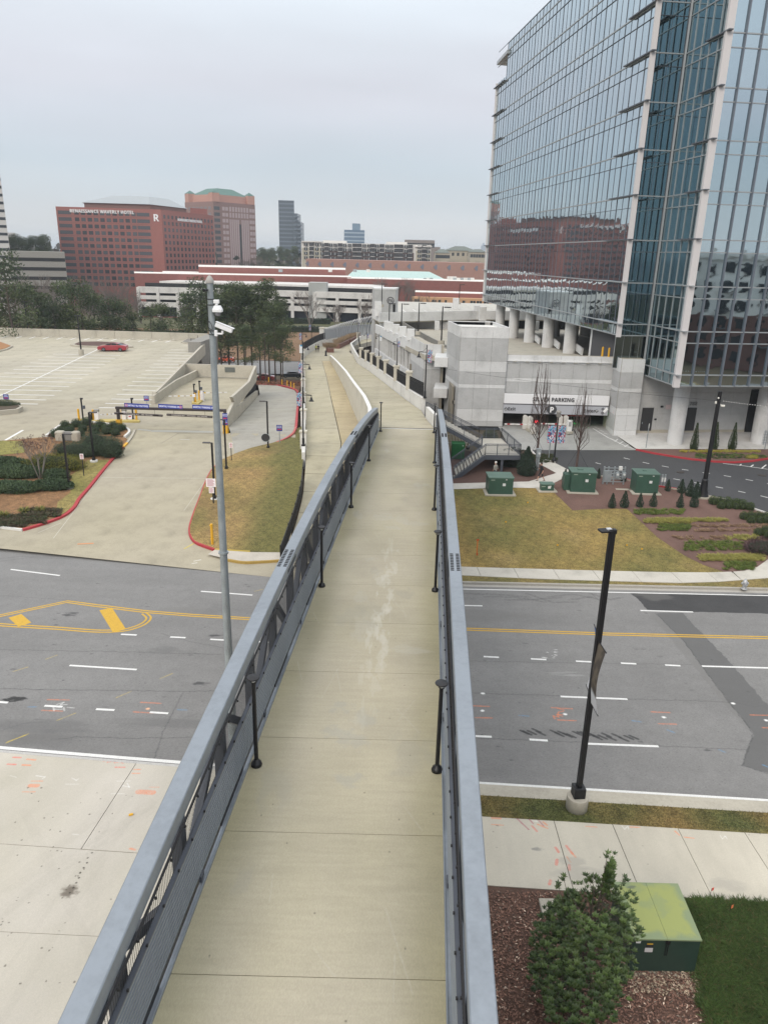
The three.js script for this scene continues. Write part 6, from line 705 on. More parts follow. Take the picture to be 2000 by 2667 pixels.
const C0=A.clone().addScaledVector(UV2,1.5);for(const s of[9.6,18.75,27.9,37.05,46.2,55.3]){const c=C0.clone().addScaledVector(LV,s);part(o,'round_column',cyl(.82,.82,13.4-hGD(0,c.z)+.5,c.x,hGD(0,c.z)-.5,c.z,28),grey[2]);}
for(const s of[42,51]){const c=C0.clone().addScaledVector(LV,s).addScaledVector(UV2,9);part(o,'round_column',cyl(.7,.7,13.4-hGD(0,c.z)+.5,c.x,hGD(0,c.z)-.5,c.z,24),grey[1]);}
for(const[x,y]of[[1755,1154],[1972,1152]]){const p=on(x,y,hR,.05);part(o,'round_column',[cyl(.8,.8,9.3-p.y+2,p.x,p.y-.1,p.z,30),cyl(.82,.82,.06,p.x,p.y+3.2,p.z,30)],grey[2]);}
part(o,'garage_core',prism([C0.clone().addScaledVector(LV,22).addScaledVector(UV2,12),C0.clone().addScaledVector(LV,4).addScaledVector(UV2,6),C0.clone().addScaledVector(LV,4).addScaledVector(UV2,26),C0.clone().addScaledVector(LV,58).addScaledVector(UV2,26),C0.clone().addScaledVector(LV,58).addScaledVector(UV2,16)],7,13.45),M([.09,.085,.075]));
for(const s of[14,23,32]){const a=C0.clone().addScaledVector(LV,s+1).addScaledVector(UV2,.4),b=C0.clone().addScaledVector(LV,s+6).addScaledVector(UV2,1);const h=hGD(0,a.z);part(o,'ramp_wall',beam(a.clone().setY(h+.55),b.clone().setY(h+.9),.2,.9),grey[3]);}
for(let i=0;i<5;i++){const p=at(1568+i*16.5,921+i*2.6,88.2-i*.15);single('bollard',`yellow bollard on the garage deck edge, ${['leftmost', 'second', 'middle', 'fourth', 'rightmost'][i]} of five`,'bollard',[cyl(.11,.11,1.0,p.x,p.y-.35,p.z,12),sph(.11,p.x,p.y+.65,p.z)],m.yellow,'yellow bollards on the garage deck');}
}
{ 
const o=placed('apartment_block','white apartment block on a brick base with dark windows, mirrored in the right glass facade','apartment block',V(75,0,42));o.position.set(85,0,2);o.rotation.y=.616;baseOf.set(o,V(-78,0,-33));const wm=M([.62,.62,.60]),bm=M([.13,.065,.055]),gm=M([.02,.025,.03],{roughness:.15});
const f=[[52,34],[64,34],[64,38],[78,38],[78,33],[104,33],[104,60],[52,60]];part(o,'brick_base',prism(f,0,11),bm);part(o,'white_storeys',prism(f.map(([x,z])=>[x,z]),11,22),wm);part(o,'cornice',prism(f.map(([x,z])=>[x+(x>78?.4:-.4),z-.5]),22,23),wm);part(o,'corner_block',prism([[52.3,35],[62,35],[62,50],[52.3,50]],23,26),wm);
for(let r=0;r<6;r++)for(let c=0;c<14;c++){const x=54+c*3.5,z=x<64?33.95:x<78?37.95:32.95;part(o,'window',box(1.9,2.0,.2,x,2.6+r*3.5,z),gm);}
for(let c=0;c<4;c++)for(let r=0;r<4;r++)part(o,'balcony',box(3,.2,1.4,66+c*8,5+r*3.5,c===0?37:32.3),M([.08,.08,.085]));
const t=placed('dark_tower','dark tower mirrored above the apartment block in the right glass facade','tower',V(70,0,120));part(t,'shaft',prism([[62,110],[76,110],[76,126],[62,126]],0,52),M([.04,.05,.055]));for(let k=0;k<12;k++)part(t,'floor_band',prism([[61.9,109.9],[76.1,109.9],[76.1,126.1],[61.9,126.1]],4+k*4,4.5+k*4),M([.08,.09,.1]));
}
// ================================================================ LEFT SIDE: DRIVEWAY, PARKING DECK, PLANTING
const PL=(px,py,o=0)=>on(px,py,hL,o),polyL=(a,o=0)=>a.map(p=>PL(p[0],p[1],o)).map(p=>[p.x,p.z]);
{
const lotFar=[[-80,869],[0,872.4],[270,879.5],[542,887]];
const conc=(x,z)=>{const v=concTone(.11,8)(x,z),s=wf(x /2+z*.1,z /11,3,12);const k=.9+.2*s;return v.map(q=>q*k);};
const dm=MV([.40,.37,.29],{map:gA,bumpMap:bumpG,bumpScale:.003,roughness:.9});
struct('driveway',sheet([...xsN(-110,-4,4).map(x=>[x,zFar(x)+.4]),[-6.9,-52],[-10,-81],[-18.1,-81],[-18.3,-85],[-18.9,-94],[-21.1,-123],[-32,-119.5],[-30.5,-98],[-150,-98],[-150,-60]],hFlat,.006,3,conc),MV([.36,.325,.245],{map:gA,bumpMap:bumpG,bumpScale:.003,roughness:.9}));
struct('parking_deck',sheet([[-150,-98],[-30.55,-98],[-34.1,-143.7],[-36.2,-152.3],[-78,-153.5],[-150,-160]],hLot,.004,3,conc),dm);
const mk=structGroup('driveway_joint');const jm=M([.20,.185,.15]),pj=M([.48,.45,.38]);const J=(a,b,w,mt)=>part(mk,'joint',strip(PL(...a),PL(...b),w,.010),mt);
J([265,1244],[545,1246],.07,pj);J([352,1154],[555,1154],.05,pj);J([140,1402],[310,1180],.05,pj);J([464,1128],[560,1129],.07,jm);J([420,1155],[466,1128],.07,jm);J([362,1117],[520,1121],.09,jm);J([100,1388],[160,1362],.05,pj);J([480,1330],[540,1246],.04,pj);J([596,1178],[765,1092],.04,pj);J([360,1118],[395,1122],.5,M([.34,.335,.30]));J([395,1122.5],[556,1125],.9,M([.33,.325,.29]));J([470,1144],[495,1145],.5,M([.44,.42,.36]));
{const p=PL(203,1417),q=PL(245,1415);part(mk,'spray_mark',strip(p,q,.25,.011),M([.55,.25,.12]));for(const[a,b,c,d]of[[480,1430,510,1413],[505,1462,525,1458],[500,1468,515,1466]])part(mk,'spray_mark',strip(PL(a,b),PL(c,d),.12,.011),c<512&&b<1440?M([.5,.42,.12]):M([.6,.58,.5]));}
const kerb=[[650,1441.5],[559.6,1435],[512.5,1417],[503,1408],[495.5,1392],[496,1375],[507,1339],[521.6,1301],[540,1252],[554,1227],[577,1205],[612.7,1189],[656,1172.6],[707,1159],[743,1145],[762,1132],[771,1115]];const kp=kerb.map(p=>PL(p[0],p[1]));
const kc=smooth(kp.slice(1),90);
const lawn=[[730,1443],...kerb,[786,1106],[792,1215]].map(p=>PL(p[0],p[1])).map(p=>[p.x,p.z]);const rlx=[[-8.0,-70.6],[-7.35,-61.8],[-7.25,-55.4]];
struct('lawn',sheet([...lawn.slice(0,-1),...rlx,[-7.4,-50.6]],hLawn,.03,1.4,(x,z)=>{const c=grassTone([.27,.195,.085],[.155,.125,.05],5)(x,z),g=clamp(sst(4,1,Math.abs(x+8.2))+sst(.6,.75,wf(x /5,z /7,3,30))*.5+sst(-72,-80,z)*.6),r=sst(.5,.7,wf(x /4,z /3,3,77))*.35;return[lerp(lerp(c[0],.23,r),.12,g),lerp(lerp(c[1],.14,r),.115,g),lerp(lerp(c[2],.075,r),.04,g)];}),m.grass);
const pinkred=M([.52,.13,.12],{map:gB});const kerbPart=(a,b,mat)=>struct('red_kerb',sweep(kc.slice(a,b),.2,-.3,.17),mat);kerbPart(0,14,m.red);kerbPart(13,48,M([.46,.05,.06],{map:gB}));kerbPart(47,91,pinkred);struct('yellow_kerb',sweep(resample(roadPts([[652,1441],[560,1435]],hL),1),.2,-.2,.16),M([.5,.36,.06],{map:gB}));
struct('red_kerb',sweep(smooth(roadPts([[771,1116],[774,1077.7],[776.5,1030],[767,1015],[721,1004],[675,1001.7]],hLp),60),.28,-.3,.18),M([.46,.06,.07],{map:gB}));
struct('sidewalk',sheet(polyL([[542,1449],[560,1437],[650,1443],[735,1444],[752,1462],[700,1464],[636,1467],[592,1461]]),hL,.16,2),M([.50,.46,.40],{map:gA,vertexColors:true}));struct('yellow_kerb',sweep(smooth(roadPts([[592,1461.5],[636,1468],[690,1466],[745,1462]],hL),30),.16,-.1,.17),M([.42,.28,.07],{map:gB}));
struct('loop_road',sheet(polyR([[596,1112],[624,1087],[677,1027],[672,1001],[721,1004],[767,1016],[776,1030],[774,1077],[770,1112],[760,1130],[741,1143],[706,1156],[655,1170],[612,1186],[604,1140]],hLp),hLp,.016,3,concTone(.12,5)),MV([.33,.315,.275],{map:gA}));
struct('embankment',sheet([[-36,-125],[-25,-125],...polyR([[672,1000],[721,1003],[767,1014]],hLp),[-14.5,-122],[-19,-172],[-60,-172]],(x,z)=>Math.max(LOW+.2,hLp(x,Math.max(z,-142))-sst(140,168,-z)*4),.05,4,(x,z)=>{const v=.6+.7*wf(x /2,z /2,3,3);return[.12*v,.058*v,.035*v];}),m.grass);
seed=900;stuff('leaf_litter','reddish brown leaf litter on the bank behind the loop road','leaf litter',leafGeo(3500,i=>{const x=RR(-30,-15),z=RR(-158,-138),f=RR(.6,1.5);return{p:V(x,hLp(x,Math.max(z,-142))-sst(140,168,-z)*4+.12,z),d:V(RR(-1,1),.3,RR(-1,1)).normalize(),w:.2,l:RR(.2,.45),c:[.14*f,.06*f,.035*f]};}),m.leafSoft);
[[700.5,1001],[735,1007],[748.6,1010],[758,1013],[766,1017]].forEach(([x,y],i)=>{const p=on(x,y-4,hLp);single('bollard',`thin yellow bollard behind the loop road, ${['leftmost', 'second', 'third', 'fourth', 'rightmost'][i]} of five`,'bollard',[cyl(.1,.1,1.1,p.x,p.y-.1,p.z,8),sph(.1,p.x,p.y+1,p.z,1,.6,1,8)],m.yellow,'yellow bollards behind the loop road');});
const pk=[[61,1382.7],[108.5,1368.6],[165,1347],[193,1325],[208,1301],[234,1271],[265,1232],[297,1194],[321,1167]];const straw=(x,z)=>{const v=.7+.6*wf(x*1.5,z*1.5,3,5);return[.20*v,.115*v,.062*v];};
struct('planting_bed',sheet(polyL([[-60,1372],[0,1374],[61,1382],...pk,[335,1150],[325,1140],[230,1141],[120,1141],[0,1151],[-80,1152]]),hL,.12,2,straw),m.grass);
struct('red_kerb',sweep(smooth(roadPts(pk,hL),60),.26,-.2,.17),M([.44,.05,.06],{map:gB}));struct('yellow_kerb',sweep(resample(roadPts([[321,1167],[332,1156]],hL),1),.24,-.2,.16),m.yellow);struct('kerb',sweep(smooth(roadPts([[332,1156],[345,1137],[352,1122]],hL),12),.24,-.2,.16),m.concPlain);struct('kerb',sweep(resample(roadPts([[-80,1371],[0,1375],[60,1383]],hL),1),.2,-.2,.17),m.white);
struct('grass_patch',sheet(polyL([[152,1312],[185,1287],[187,1241],[217,1219],[228,1202],[289,1202],[262,1231],[231,1270],[205,1300],[190,1324],[163,1345],[148,1332]]),hL,.15,1.5,grassTone([.24,.2,.08],[.15,.15,.045],3)),m.grass);struct('grass_patch',sheet(polyL([[-80,1152],[0,1151.5],[60,1152],[66,1182],[0,1189],[-80,1190]]),hL,.15,1.5,grassTone([.24,.22,.08],[.17,.17,.05],3)),m.grass);
struct('planter_kerb',[sweep(smooth(roadPts([[122,1140],[150,1119],[170,1108],[230,1103],[322,1117],[336,1124],[338,1130],[326,1142]],hL),60),.25,-.1,.3)],m.white);struct('planting_bed',sheet(polyL([[124,1139],[150,1120],[172,1108.5],[230,1104],[322,1118],[336,1127],[325,1141]]),hL,.2,2,straw),m.grass);
const wallM=M([.47,.44,.37],{map:withSize(gA,8)});const fp=lotFar.map(p=>on(p[0],p[1],hLot));const w=placed('parapet_wall','long beige parapet along the far edge of the left parking deck','wall',fp[1].clone());for(let i=0;i<13;i++){const a=fp[0].clone().lerp(fp[3],i /13),b=fp[0].clone().lerp(fp[3],(i+.985) /13);part(w,'wall_panel',sweep([a,b],.3,-.4,1.35),wallM);}const eL=on(542,887,hLot);part(w,'end_wall',[prism([[eL.x,eL.z+.2],[eL.x+2.6,eL.z+3],[eL.x+2.0,eL.z+14],[eL.x-.3,eL.z+14]],LOW,5.6)],M([.27,.26,.24],{map:gA}));
const qa=V(-30.55,2,-98),qb=on(542,903,hLot);const pp=placed('parapet_wall','beige sloping parapet along the right edge of the left parking deck','wall',qa.clone());for(let i=0;i<6;i++){const a=qa.clone().lerp(qb,i /6),b=qa.clone().lerp(qb,(i+.99) /6);part(pp,'wall_panel',sweep([a,b],.35,-.75,1.25),wallM);}part(pp,'foot_wall',sweep([PL(401,1053),PL(460,1010),PL(517,981)],.35,-.4,1.15),wallM);part(pp,'end_cap',box(.5,1.6,1.0,qa.x,qa.y+.55,qa.z),wallM);
const rw=placed('ramp_wall','beige concrete ramp walls rising beside the loop road','wall',PL(594,1114));const base=[[593,1114],[623.6,1086],[677,1026]].map(p=>on(p[0],p[1],hLp));const top=a=>planHit(a[0],a[1],base);const slab=(pts,lower,nm,mt)=>{const g=[];for(let i=0;i<pts.length-1;i++){const a=pts[i],b=pts[i+1],c=lower[i],d=lower[i+1];const n=V(-(b.z-a.z),0,b.x-a.x).normalize().multiplyScalar(-.35);const P=[],q=(...v)=>{for(const t of[v[0],v[1],v[2],v[0],v[2],v[3]])P.push(t.x,t.y,t.z);};const o=v=>v.clone().add(n);q(c,d,b,a);q(o(a),o(b),o(d),o(c));q(a,b,o(b),o(a));q(c,a,o(a),o(c));q(b,d,o(d),o(b));const ge=new THREE.BufferGeometry();ge.setAttribute('position',new THREE.Float32BufferAttribute(P,3));ge.computeVertexNormals();g.push(triUV(ge));}part(rw,nm,g,mt);};
const dn=v=>V(v.x,-3,v.z);const l1=[[592,1087],[613,1042],[617,1060],[672,1017]].map(top);slab(l1,l1.map(dn),'lower_wall',wallM);const u1=[[606,1034],[650.7,993.6],[668,953]].map(top),u0=[[616,1059],[655,1014],[669,992]].map(top);slab(u1,u0,'upper_wall',wallM);
const e1=u1[2],bl=V(-33,0,-119.3);part(rw,'back_wall',sweep([V(e1.x,e1.y,e1.z),V(bl.x,e1.y,bl.z)],.35,-1.9,0),wallM);{const q=V(lerp(e1.x,bl.x,.34),e1.y-.7,lerp(e1.z,bl.z,.34));part(rw,'notice',box(1.6,.75,.05,q.x,q.y,q.z+.25),M([.12,.13,.12]));}
part(rw,'painted_shade_block',prism([[base[1].x-.6,base[1].z-1],[base[2].x-.6,base[2].z],[base[2].x-8,base[2].z+2],[base[1].x-8,base[1].z]],-3,1.7),m.dark);  // solid near-black block painted as the shade beneath the ramp slab
}
{ 
const mk=structGroup('parking_line');const lift=v=>V(v.x,hL(v.x,v.z),v.z),ln=(a,b,w=.3)=>{const n=4;for(let k=0;k<1;k++)part(mk,'bay_line',[...Array(n)].map((_,i)=>strip(lift(a.clone().lerp(b,i /n)),lift(a.clone().lerp(b,(i+1) /n)),w,.016)),m.paintW);};const D0=PL(-20,1041),D1=PL(258.6,908.6);ln(D0,D1,.22);
const R0=PL(99.5,1052.6),R1=PL(314,926),L0=PL(-60,1000),L1=PL(182,905.5),e=PL(146.5,1020).sub(PL(0,1017)).normalize();const hit=(p,a,b)=>{const d=b.clone().sub(a),den=e.x*d.z-e.z*d.x;const s=((a.x-p.x)*d.z-(a.z-p.z)*d.x) /den;return p.clone().addScaledVector(e,s);};
const n=Math.round(R0.distanceTo(R1) /2.75);for(let k=0;k<=n;k++){const p=R0.clone().lerp(R1,k /n);ln(hit(p,L0,L1),p);}
const Q0=PL(258.6,1061.6),Q1=PL(445,911),S0=PL(398,1050),S1=PL(538,906),n2=Math.round(Q0.distanceTo(Q1) /2.75);for(let k=0;k<=n2;k++){const p=Q0.clone().lerp(Q1,k /n2);ln(p,hit(p,S0,S1));}
for(let k=0;k<13;k++){const x=(18+98*k) /2.765,y=820+(166+k*2.7) /2.765;ln(PL(x,y),PL(x+22,y-7));}ln(PL(15,1147),PL(60,1121));ln(PL(60,1121),PL(62,1120.5));for(let k=0;k<13;k++){const x=(70+98*k) /2.765,p=PL(x,820+(150+k*2.9) /2.765+.5);part(mk,'wheel_stop',rbox(1.8,.14,.2,p.x,p.y+.07,p.z,-.1,.04),m.concPlain);}
const isl=(pts,lab,h,dirt)=>{const q=pts.map(p=>PL(...p)),o=placed('kerb_island',lab,'traffic island',q[0].clone(),'kerbed islands');part(o,'kerb',prism(q,(x,z)=>hL(x,z)-.3,(x,z)=>hL(x,z)+h),m.concPlain);if(dirt){const c=q.reduce((a,b)=>a.add(b),V()).multiplyScalar(1 /q.length);part(o,'bed',prism(q.map(p=>p.clone().lerp(c,.14)),(x,z)=>hL(x,z)-.2,(x,z)=>hL(x,z)+h+.06),M(dirt));}};
isl([[184,901],[200,894],[260,893],[330,897],[348,906],[320,908],[260,906],[200,904]],'long kerbed planter island behind the red car',.3,[.09,.05,.04]);isl([[-60,930],[-60,890],[6,893],[36,904],[20,912],[0,917]],'kerbed corner planter with orange soil at the left edge of the parking deck',.25,[.30,.15,.06]);isl([[472,893],[492,882],[541,885],[541,895],[480,895]],'kerbed corner with a bike rack at the right end of the far parapet',.2,[.2,.19,.17]);
{const p=PL(516,891),o=thing('bike_rack','small dark bike rack in the kerbed corner of the parking deck','rack',p);part(o,'rail',[tube(V(-1.4,.6,0),V(1.4,.6,0),.05),tube(V(-1.4,.3,0),V(1.4,.3,0),.05)],m.black);for(const x of[-1.3,0,1.3])part(o,'post',cyl(.05,.05,x?.7:1.3,x,0,0,6),m.black);}
isl([[-80,1085],[-80,1060],[20,1058],[50,1064],[62,1070],[50,1077],[0,1082]],'raised round planter with clipped hedge at the left edge',.55,[.07,.05,.03]);
}
{ 
const D0=[.032,.055,.03],D1=[.065,.095,.052];
const hedge=(lab,px,dims,c0,c1,n,sd,shape='ball',lf={})=>shrub('clipped_hedge',lab,'hedge',PL(...px,.1),dims,n,c0,c1,sd,{shape,w:.06,l:.085,...lf});
hedge('big rounded dark hedge at the red kerb beside the driveway',[292,1188],[1.35,1.0,1.2],D0,D1,5200,61);const h2=hedge('wide dark clipped hedge left of the rounded hedge',[205,1187],[2.7,.72,1.1],D0,D1,7000,62);hedge('tall rounded shoulder of dark hedge behind the lamp',[250,1178],[1.5,1.15,1.2],D0,D1,4200,64);hedge('long yellow green clipped hedge behind the crape myrtle',[146,1222],[3.1,.78,1.2],[.07,.095,.02],[.20,.19,.03],8000,63);
hedge('round clipped hedge in the raised planter at the left edge',[8,1064],[2.4,.55,1.3],[.028,.045,.015],[.05,.07,.022],4200,69);
const jun=(lab,px,dims,sd)=>shrub('juniper_shrub',lab,'shrub',PL(...px,.1),dims,Math.round(2600*dims[0]),[.03,.06,.03],[.085,.125,.055],sd,{w:.07,l:.17});jun('low dark juniper in front of the crape myrtle trunk, right one',[140,1272],[1.9,.4,1.0],71);jun('low dark juniper at the left edge, nearest the pine straw',[35,1278],[2.6,.42,1.1],72);jun('dark juniper row behind the nearest one at the left edge',[30,1240],[3.4,.5,1.2],73);jun('darkest juniper row below the upper left grass',[10,1218],[2.6,.5,1.0],74);jun('olive green juniper between the crape myrtle and the lamp',[150,1250],[1.2,.5,.8],75);
const bw=shrub('boxwood_ball','x','shrub',PL(670 /4.608,1080+255 /4.608,.2),[.6,.42,.6],900,[.022,.042,.016],[.05,.085,.03],81,{w:.05,l:.07},'boxwood balls in the kerbed planter');
const bp=[[670,262],[735,215],[790,150],[850,195],[820,228],[925,145],[1000,195],[975,250],[1050,125],[1135,195],[1140,225],[1210,155],[1280,195],[1285,228],[1370,155],[1430,195],[1390,245],[1470,180]];bp.forEach(([x,y],i)=>{const p=PL(x /4.608,1080+y /4.608,.2),lab=`round boxwood ball in the kerbed planter, ${ORD[i]} from the left`;if(!i){bw.userData.label=lab;bw.position.copy(p);}else dup(bw,p,i,lab,null,RR(.85,1.12));});
seed=930;const tuft=(name,label,cat,polys,n,cols,l,hgt)=>{const pts=[];for(const[x0,x1,y0,y1,k]of polys)for(let i=0;i<k;i++)pts.push(PL(RR(x0,x1),RR(y0,y1)));stuff(name,label,cat,leafGeo(pts.length*n,i=>{const p=pts[Math.floor(i /n)],a=R()*6.28,f=RR(.6,1.3),c=cols[Math.floor(hash2(Math.floor(i /n),3)*cols.length)];return{p:V(p.x+RR(-.06,.06),p.y+.1,p.z+RR(-.06,.06)),d:V(Math.cos(a),RR(.2,1.2)*hgt,Math.sin(a)).normalize(),w:.05,l:l*RR(.6,1.2),c:c.map(v=>v*f)};}),m.leafSoft);};
tuft('groundcover','mixed brown and green groundcover at the red kerb corner at left','groundcover',[[0,120,1345,1368,260],[60,160,1330,1350,160],[0,70,1362,1376,120]],24,[[.13,.10,.07],[.06,.09,.035],[.10,.085,.05]],.34,1);[[64,1336,'left'],[106,1333,'right'],[11,1347,'edge']].forEach(([x,y,n],i)=>{const p=PL(x,y,.1),o=thing('yucca',`yellow striped yucca rosette in the left planting, ${['middle one', 'rightmost one', 'leftmost one'][i]} of three`,'plant',p,'yuccas');part(o,'leaves',leafGeo(90,k=>{const a=R()*6.28,e=RR(.2,1.6);return{p:V(0,.05,0),d:V(Math.cos(a),e,Math.sin(a)).normalize(),w:.05,l:RR(.5,.75),c:hash2(k,i)>.4?[.34,.32,.10]:[.12,.15,.05]};}),m.leafSoft);part(o,'root',cyl(.05,.06,.1,0,-.05,0,6),m.bark);});
}
// ---------------------------------------------------------------- signs, lamps, gantry
{
const blue=M([.035,.05,.20],{roughness:.5}),wh=M([.72,.70,.72]),canvasSign=(w,h,draw)=>{const c=document.createElement('canvas');c.width=w;c.height=h;const x=c.getContext('2d');draw(x,w,h);const t=new THREE.CanvasTexture(c);t.colorSpace=THREE.SRGBColorSpace;return new THREE.MeshStandardMaterial({map:t,roughness:.55});};
const board=(w,h,x,y,z,ry=0)=>{const g=new THREE.PlaneGeometry(w,h);if(ry)g.rotateY(ry);g.translate(x,y,z);return g.toNonIndexed();};
const lines=(bg,arr,accent)=>(x,w,h)=>{x.fillStyle=bg;x.fillRect(0,0,w,h);x.textAlign='center';x.textBaseline='middle';for(const[s,fy,fs,col]of arr){x.fillStyle=col;x.font=`bold ${Math.round(h * fs)}px sans-serif`;x.fillText(s,w /2,h*fy,w*.94);}if(accent)accent(x,w,h);};
const slamp=(lab,b,t,side,extra)=>{const p=PL(b[0],b[1],.1),h=heightAt(t[0],t[1],p)-p.y,o=thing('driveway_lamp',lab,'street lamp',p,'dark lamps along the driveway');part(o,'footing',cyl(.36,.38,.28,0,-.1,0,18),m.white);part(o,'base_cover',rbox(.28,.28,.28,0,.3,0,0,.03),m.black);part(o,'pole',box(.15,h-.2,.15,0,.2+(h-.2) /2,0),m.black);part(o,'lamp_head',[rbox(.62,.09,.3,side*.45,h,0,0,.03),box(.3,.07,.1,side*.12,h-.02,0)],M([.05,.045,.045],{roughness:.5}));if(extra)extra(o,h);return o;};
slamp('dark lamp on a white footing beside the no parking sign at left',[182,1272],[167,1130],1);slamp('dark lamp rising behind the clipped hedges at left',[246,1203],[231,1074],1);
slamp('dark lamp with round convex mirror at the top of the left lawn',[699,1172],[697,1045],-1,(o,h)=>{const mr=part(o,'mirror',triUV(new THREE.CylinderGeometry(.43,.43,.06,26).rotateX(Math.PI /2).translate(-.2,1.35,.2)),M([.035,.035,.038],{roughness:.5}));part(mr,'rim',triUV(new THREE.TorusGeometry(.43,.025,6,26).translate(-.2,1.35,.23)),m.galv);});slamp('dark lamp at the left lawn kerb, in front of the gantry post',[590.5,1226],[582,1093],-1);slamp('dark lamp with white notices half hidden by the camera pole',[560,1303],[555,1153],-1);
{const p=PL(557,1318),o=thing('notice_post','black post with two white notice signs beside the camera pole','sign',p);part(o,'post',box(.1,2.1,.08,0,1.0,-.02),m.black);const T=(s,c='#8a3a48')=>[s,0,0,c];const pr=(x,w,h)=>{x.fillStyle='#efe9ec';x.fillRect(0,0,w,h);x.fillStyle='#a8586a';for(let k=0;k<8;k++)x.fillRect(w*.12,h*(.1+k*.105),w*(.6+.16*((k*7)%3) /2),h*.045);};part(o,'notice',board(.8,.72,-.12,2.05,.04),canvasSign(128,128,pr));part(o,'notice',board(.42,.5,-.1,1.4,.05),canvasSign(128,128,pr));part(o,'backing',[box(.8,.72,.02,-.12,2.05,.02),box(.42,.5,.02,-.1,1.4,.03)],wh);}
const noPark=(lab,b,t)=>{const p=PL(b[0],b[1],.05),h=heightAt(t[0],t[1],p)-p.y,o=thing('no_parking_sign',lab,'sign',p,'no parking signs');part(o,'post',box(.07,h-.1,.05,0,(h-.1) /2,0),m.blackMatte);part(o,'backing',box(.34,.5,.015,0,h-.25,.04),wh);part(o,'sign',board(.34,.5,0,h-.25,.052),canvasSign(96,144,(x,w,hh)=>{x.fillStyle='#e9e4e6';x.fillRect(0,0,w,hh);x.strokeStyle='#b02a3a';x.lineWidth=9;x.beginPath();x.arc(w /2,hh*.36,w*.3,0,7);x.stroke();x.beginPath();x.moveTo(w*.28,hh*.24);x.lineTo(w*.72,hh*.48);x.stroke();x.fillStyle='#222';x.font=`bold ${Math.round(w * .42)}px sans-serif`;x.textAlign='center';x.textBaseline='middle';x.fillText('P',w /2,hh*.37);x.fillStyle='#b02a3a';x.fillRect(w*.18,hh*.7,w*.64,hh*.06);x.fillRect(w*.18,hh*.82,w*.64,hh*.06);}));};noPark('small no parking sign on a leaning black post beside the left lamp',[220,1242],[207,1182]);noPark('small no parking sign on a black post on the left lawn kerb',[604,1206],[601,1153]);
const blueSign=(lab,b,t,w,h,arr)=>{const p=PL(b[0],b[1],.05),H=heightAt(t[0],t[1],p)-p.y,o=thing('parking_notice',lab,'sign',p,'blue parking signs');part(o,'post',box(.08,H-.1,.06,0,(H-.1) /2,0),m.galv);part(o,'backing',box(w+.04,h+.04,.02,0,H-h /2,.04),blue);part(o,'sign',board(w,h,0,H-h /2,.055),canvasSign(128,Math.round(128*h /w),lines('#2c3a86',arr,(x,W,Hh)=>{x.fillStyle='#b4304a';x.fillRect(W*.14,Hh*.64,W*.72,Hh*.18);})));};
const vp=[['VISITOR',.2,.2,'#e8ecff'],['PARKING',.44,.2,'#e8ecff']];blueSign('blue parking sign on a grey post at the loop road kerb',[729,1157],[729,1107],.56,.62,vp);blueSign('blue visitor parking sign on a post behind the gantry',[384,1060],[382,1031],.6,.62,vp);blueSign('blue parking sign above the clipped hedge at the left edge',[20,1055],[19,1027],.65,.6,vp);
{const p=PL(554,1419,.1),h=heightAt(553,1366,p)-p.y;const o=thing('yellow_pipe','yellow vent pipe standing on the near corner of the left lawn','pipe',p);part(o,'pipe',cyl(.1,.1,h,0,0,0,12),m.yellow);part(o,'cap',[sph(.11,0,h,0,1,.7,1),sph(.07,-.07,h-.08,0)],m.yellow);part(o,'collar',cyl(.13,.13,.06,0,h*.28,0,12),m.yellow);}
const lit=PL(649,1211,.15);single('paper_scrap','small white paper scrap lying on the left lawn','litter',box(.3,.03,.16,lit.x,lit.y+.1,lit.z,.5),wh);
const a=PL(312,1113),b=PL(589,1128),top=heightAt(306,1062,a),tb=heightAt(587,1069,b),o=placed('parking_gantry','dark overhead gantry with blue parking signs across the driveway lanes','gantry',a.clone());const br=M([.045,.035,.035],{roughness:.5});const d=b.clone().sub(a),ry=-Math.atan2(d.z,d.x);
for(const[p,t]of[[a,top],[b,tb]]){part(o,'post',box(.28,t-p.y,.28,p.x,(t+p.y) /2,p.z,ry),br);part(o,'yellow_sleeve',box(.5,.95,.5,p.x,p.y+.45,p.z,ry),m.yellow);}part(o,'beam',beam(V(a.x-.2,top,a.z),V(b.x+.1,tb,b.z),.3,.28),br);
const onB=(px,up=0,f=.17)=>{const q=planHit(px,1070,[a,b]);return V(q.x,lerp(top,tb,clamp((q.x-a.x) /(b.x-a.x)))+up,q.z+f);};
for(const[x0,x1,s]of[[327,391,'MONTHLY & VISITORS'],[415,478,'MONTHLY PARKING ONLY'],[503,566,'MONTHLY PARKING ONLY']]){const p=onB((x0+x1) /2,.32),w=onB(x1).x-onB(x0).x;const pl=part(o,'sign_panel',box(w,.46,.04,p.x,p.y,p.z-.03,ry),blue);part(pl,'lettering',board(w,.46,0,0,0).rotateY(ry).translate(p.x,p.y,p.z+.0),canvasSign(512,80,lines('#2f3f92',[[s,.54,.62,'#e9edff']],(x,W,H)=>{x.strokeStyle='#c8435a';x.lineWidth=6;x.beginPath();x.arc(s[8]==='&'?H*.5:W-H*.5,H /2,H*.34,0,7);x.stroke();x.fillStyle='#c8435a';const cx=s[8]==='&'?H*.5:W-H*.5;x.fillRect(cx-16,H /2-4,32,8);x.fillRect(cx-4,H /2-16,8,32);})));}
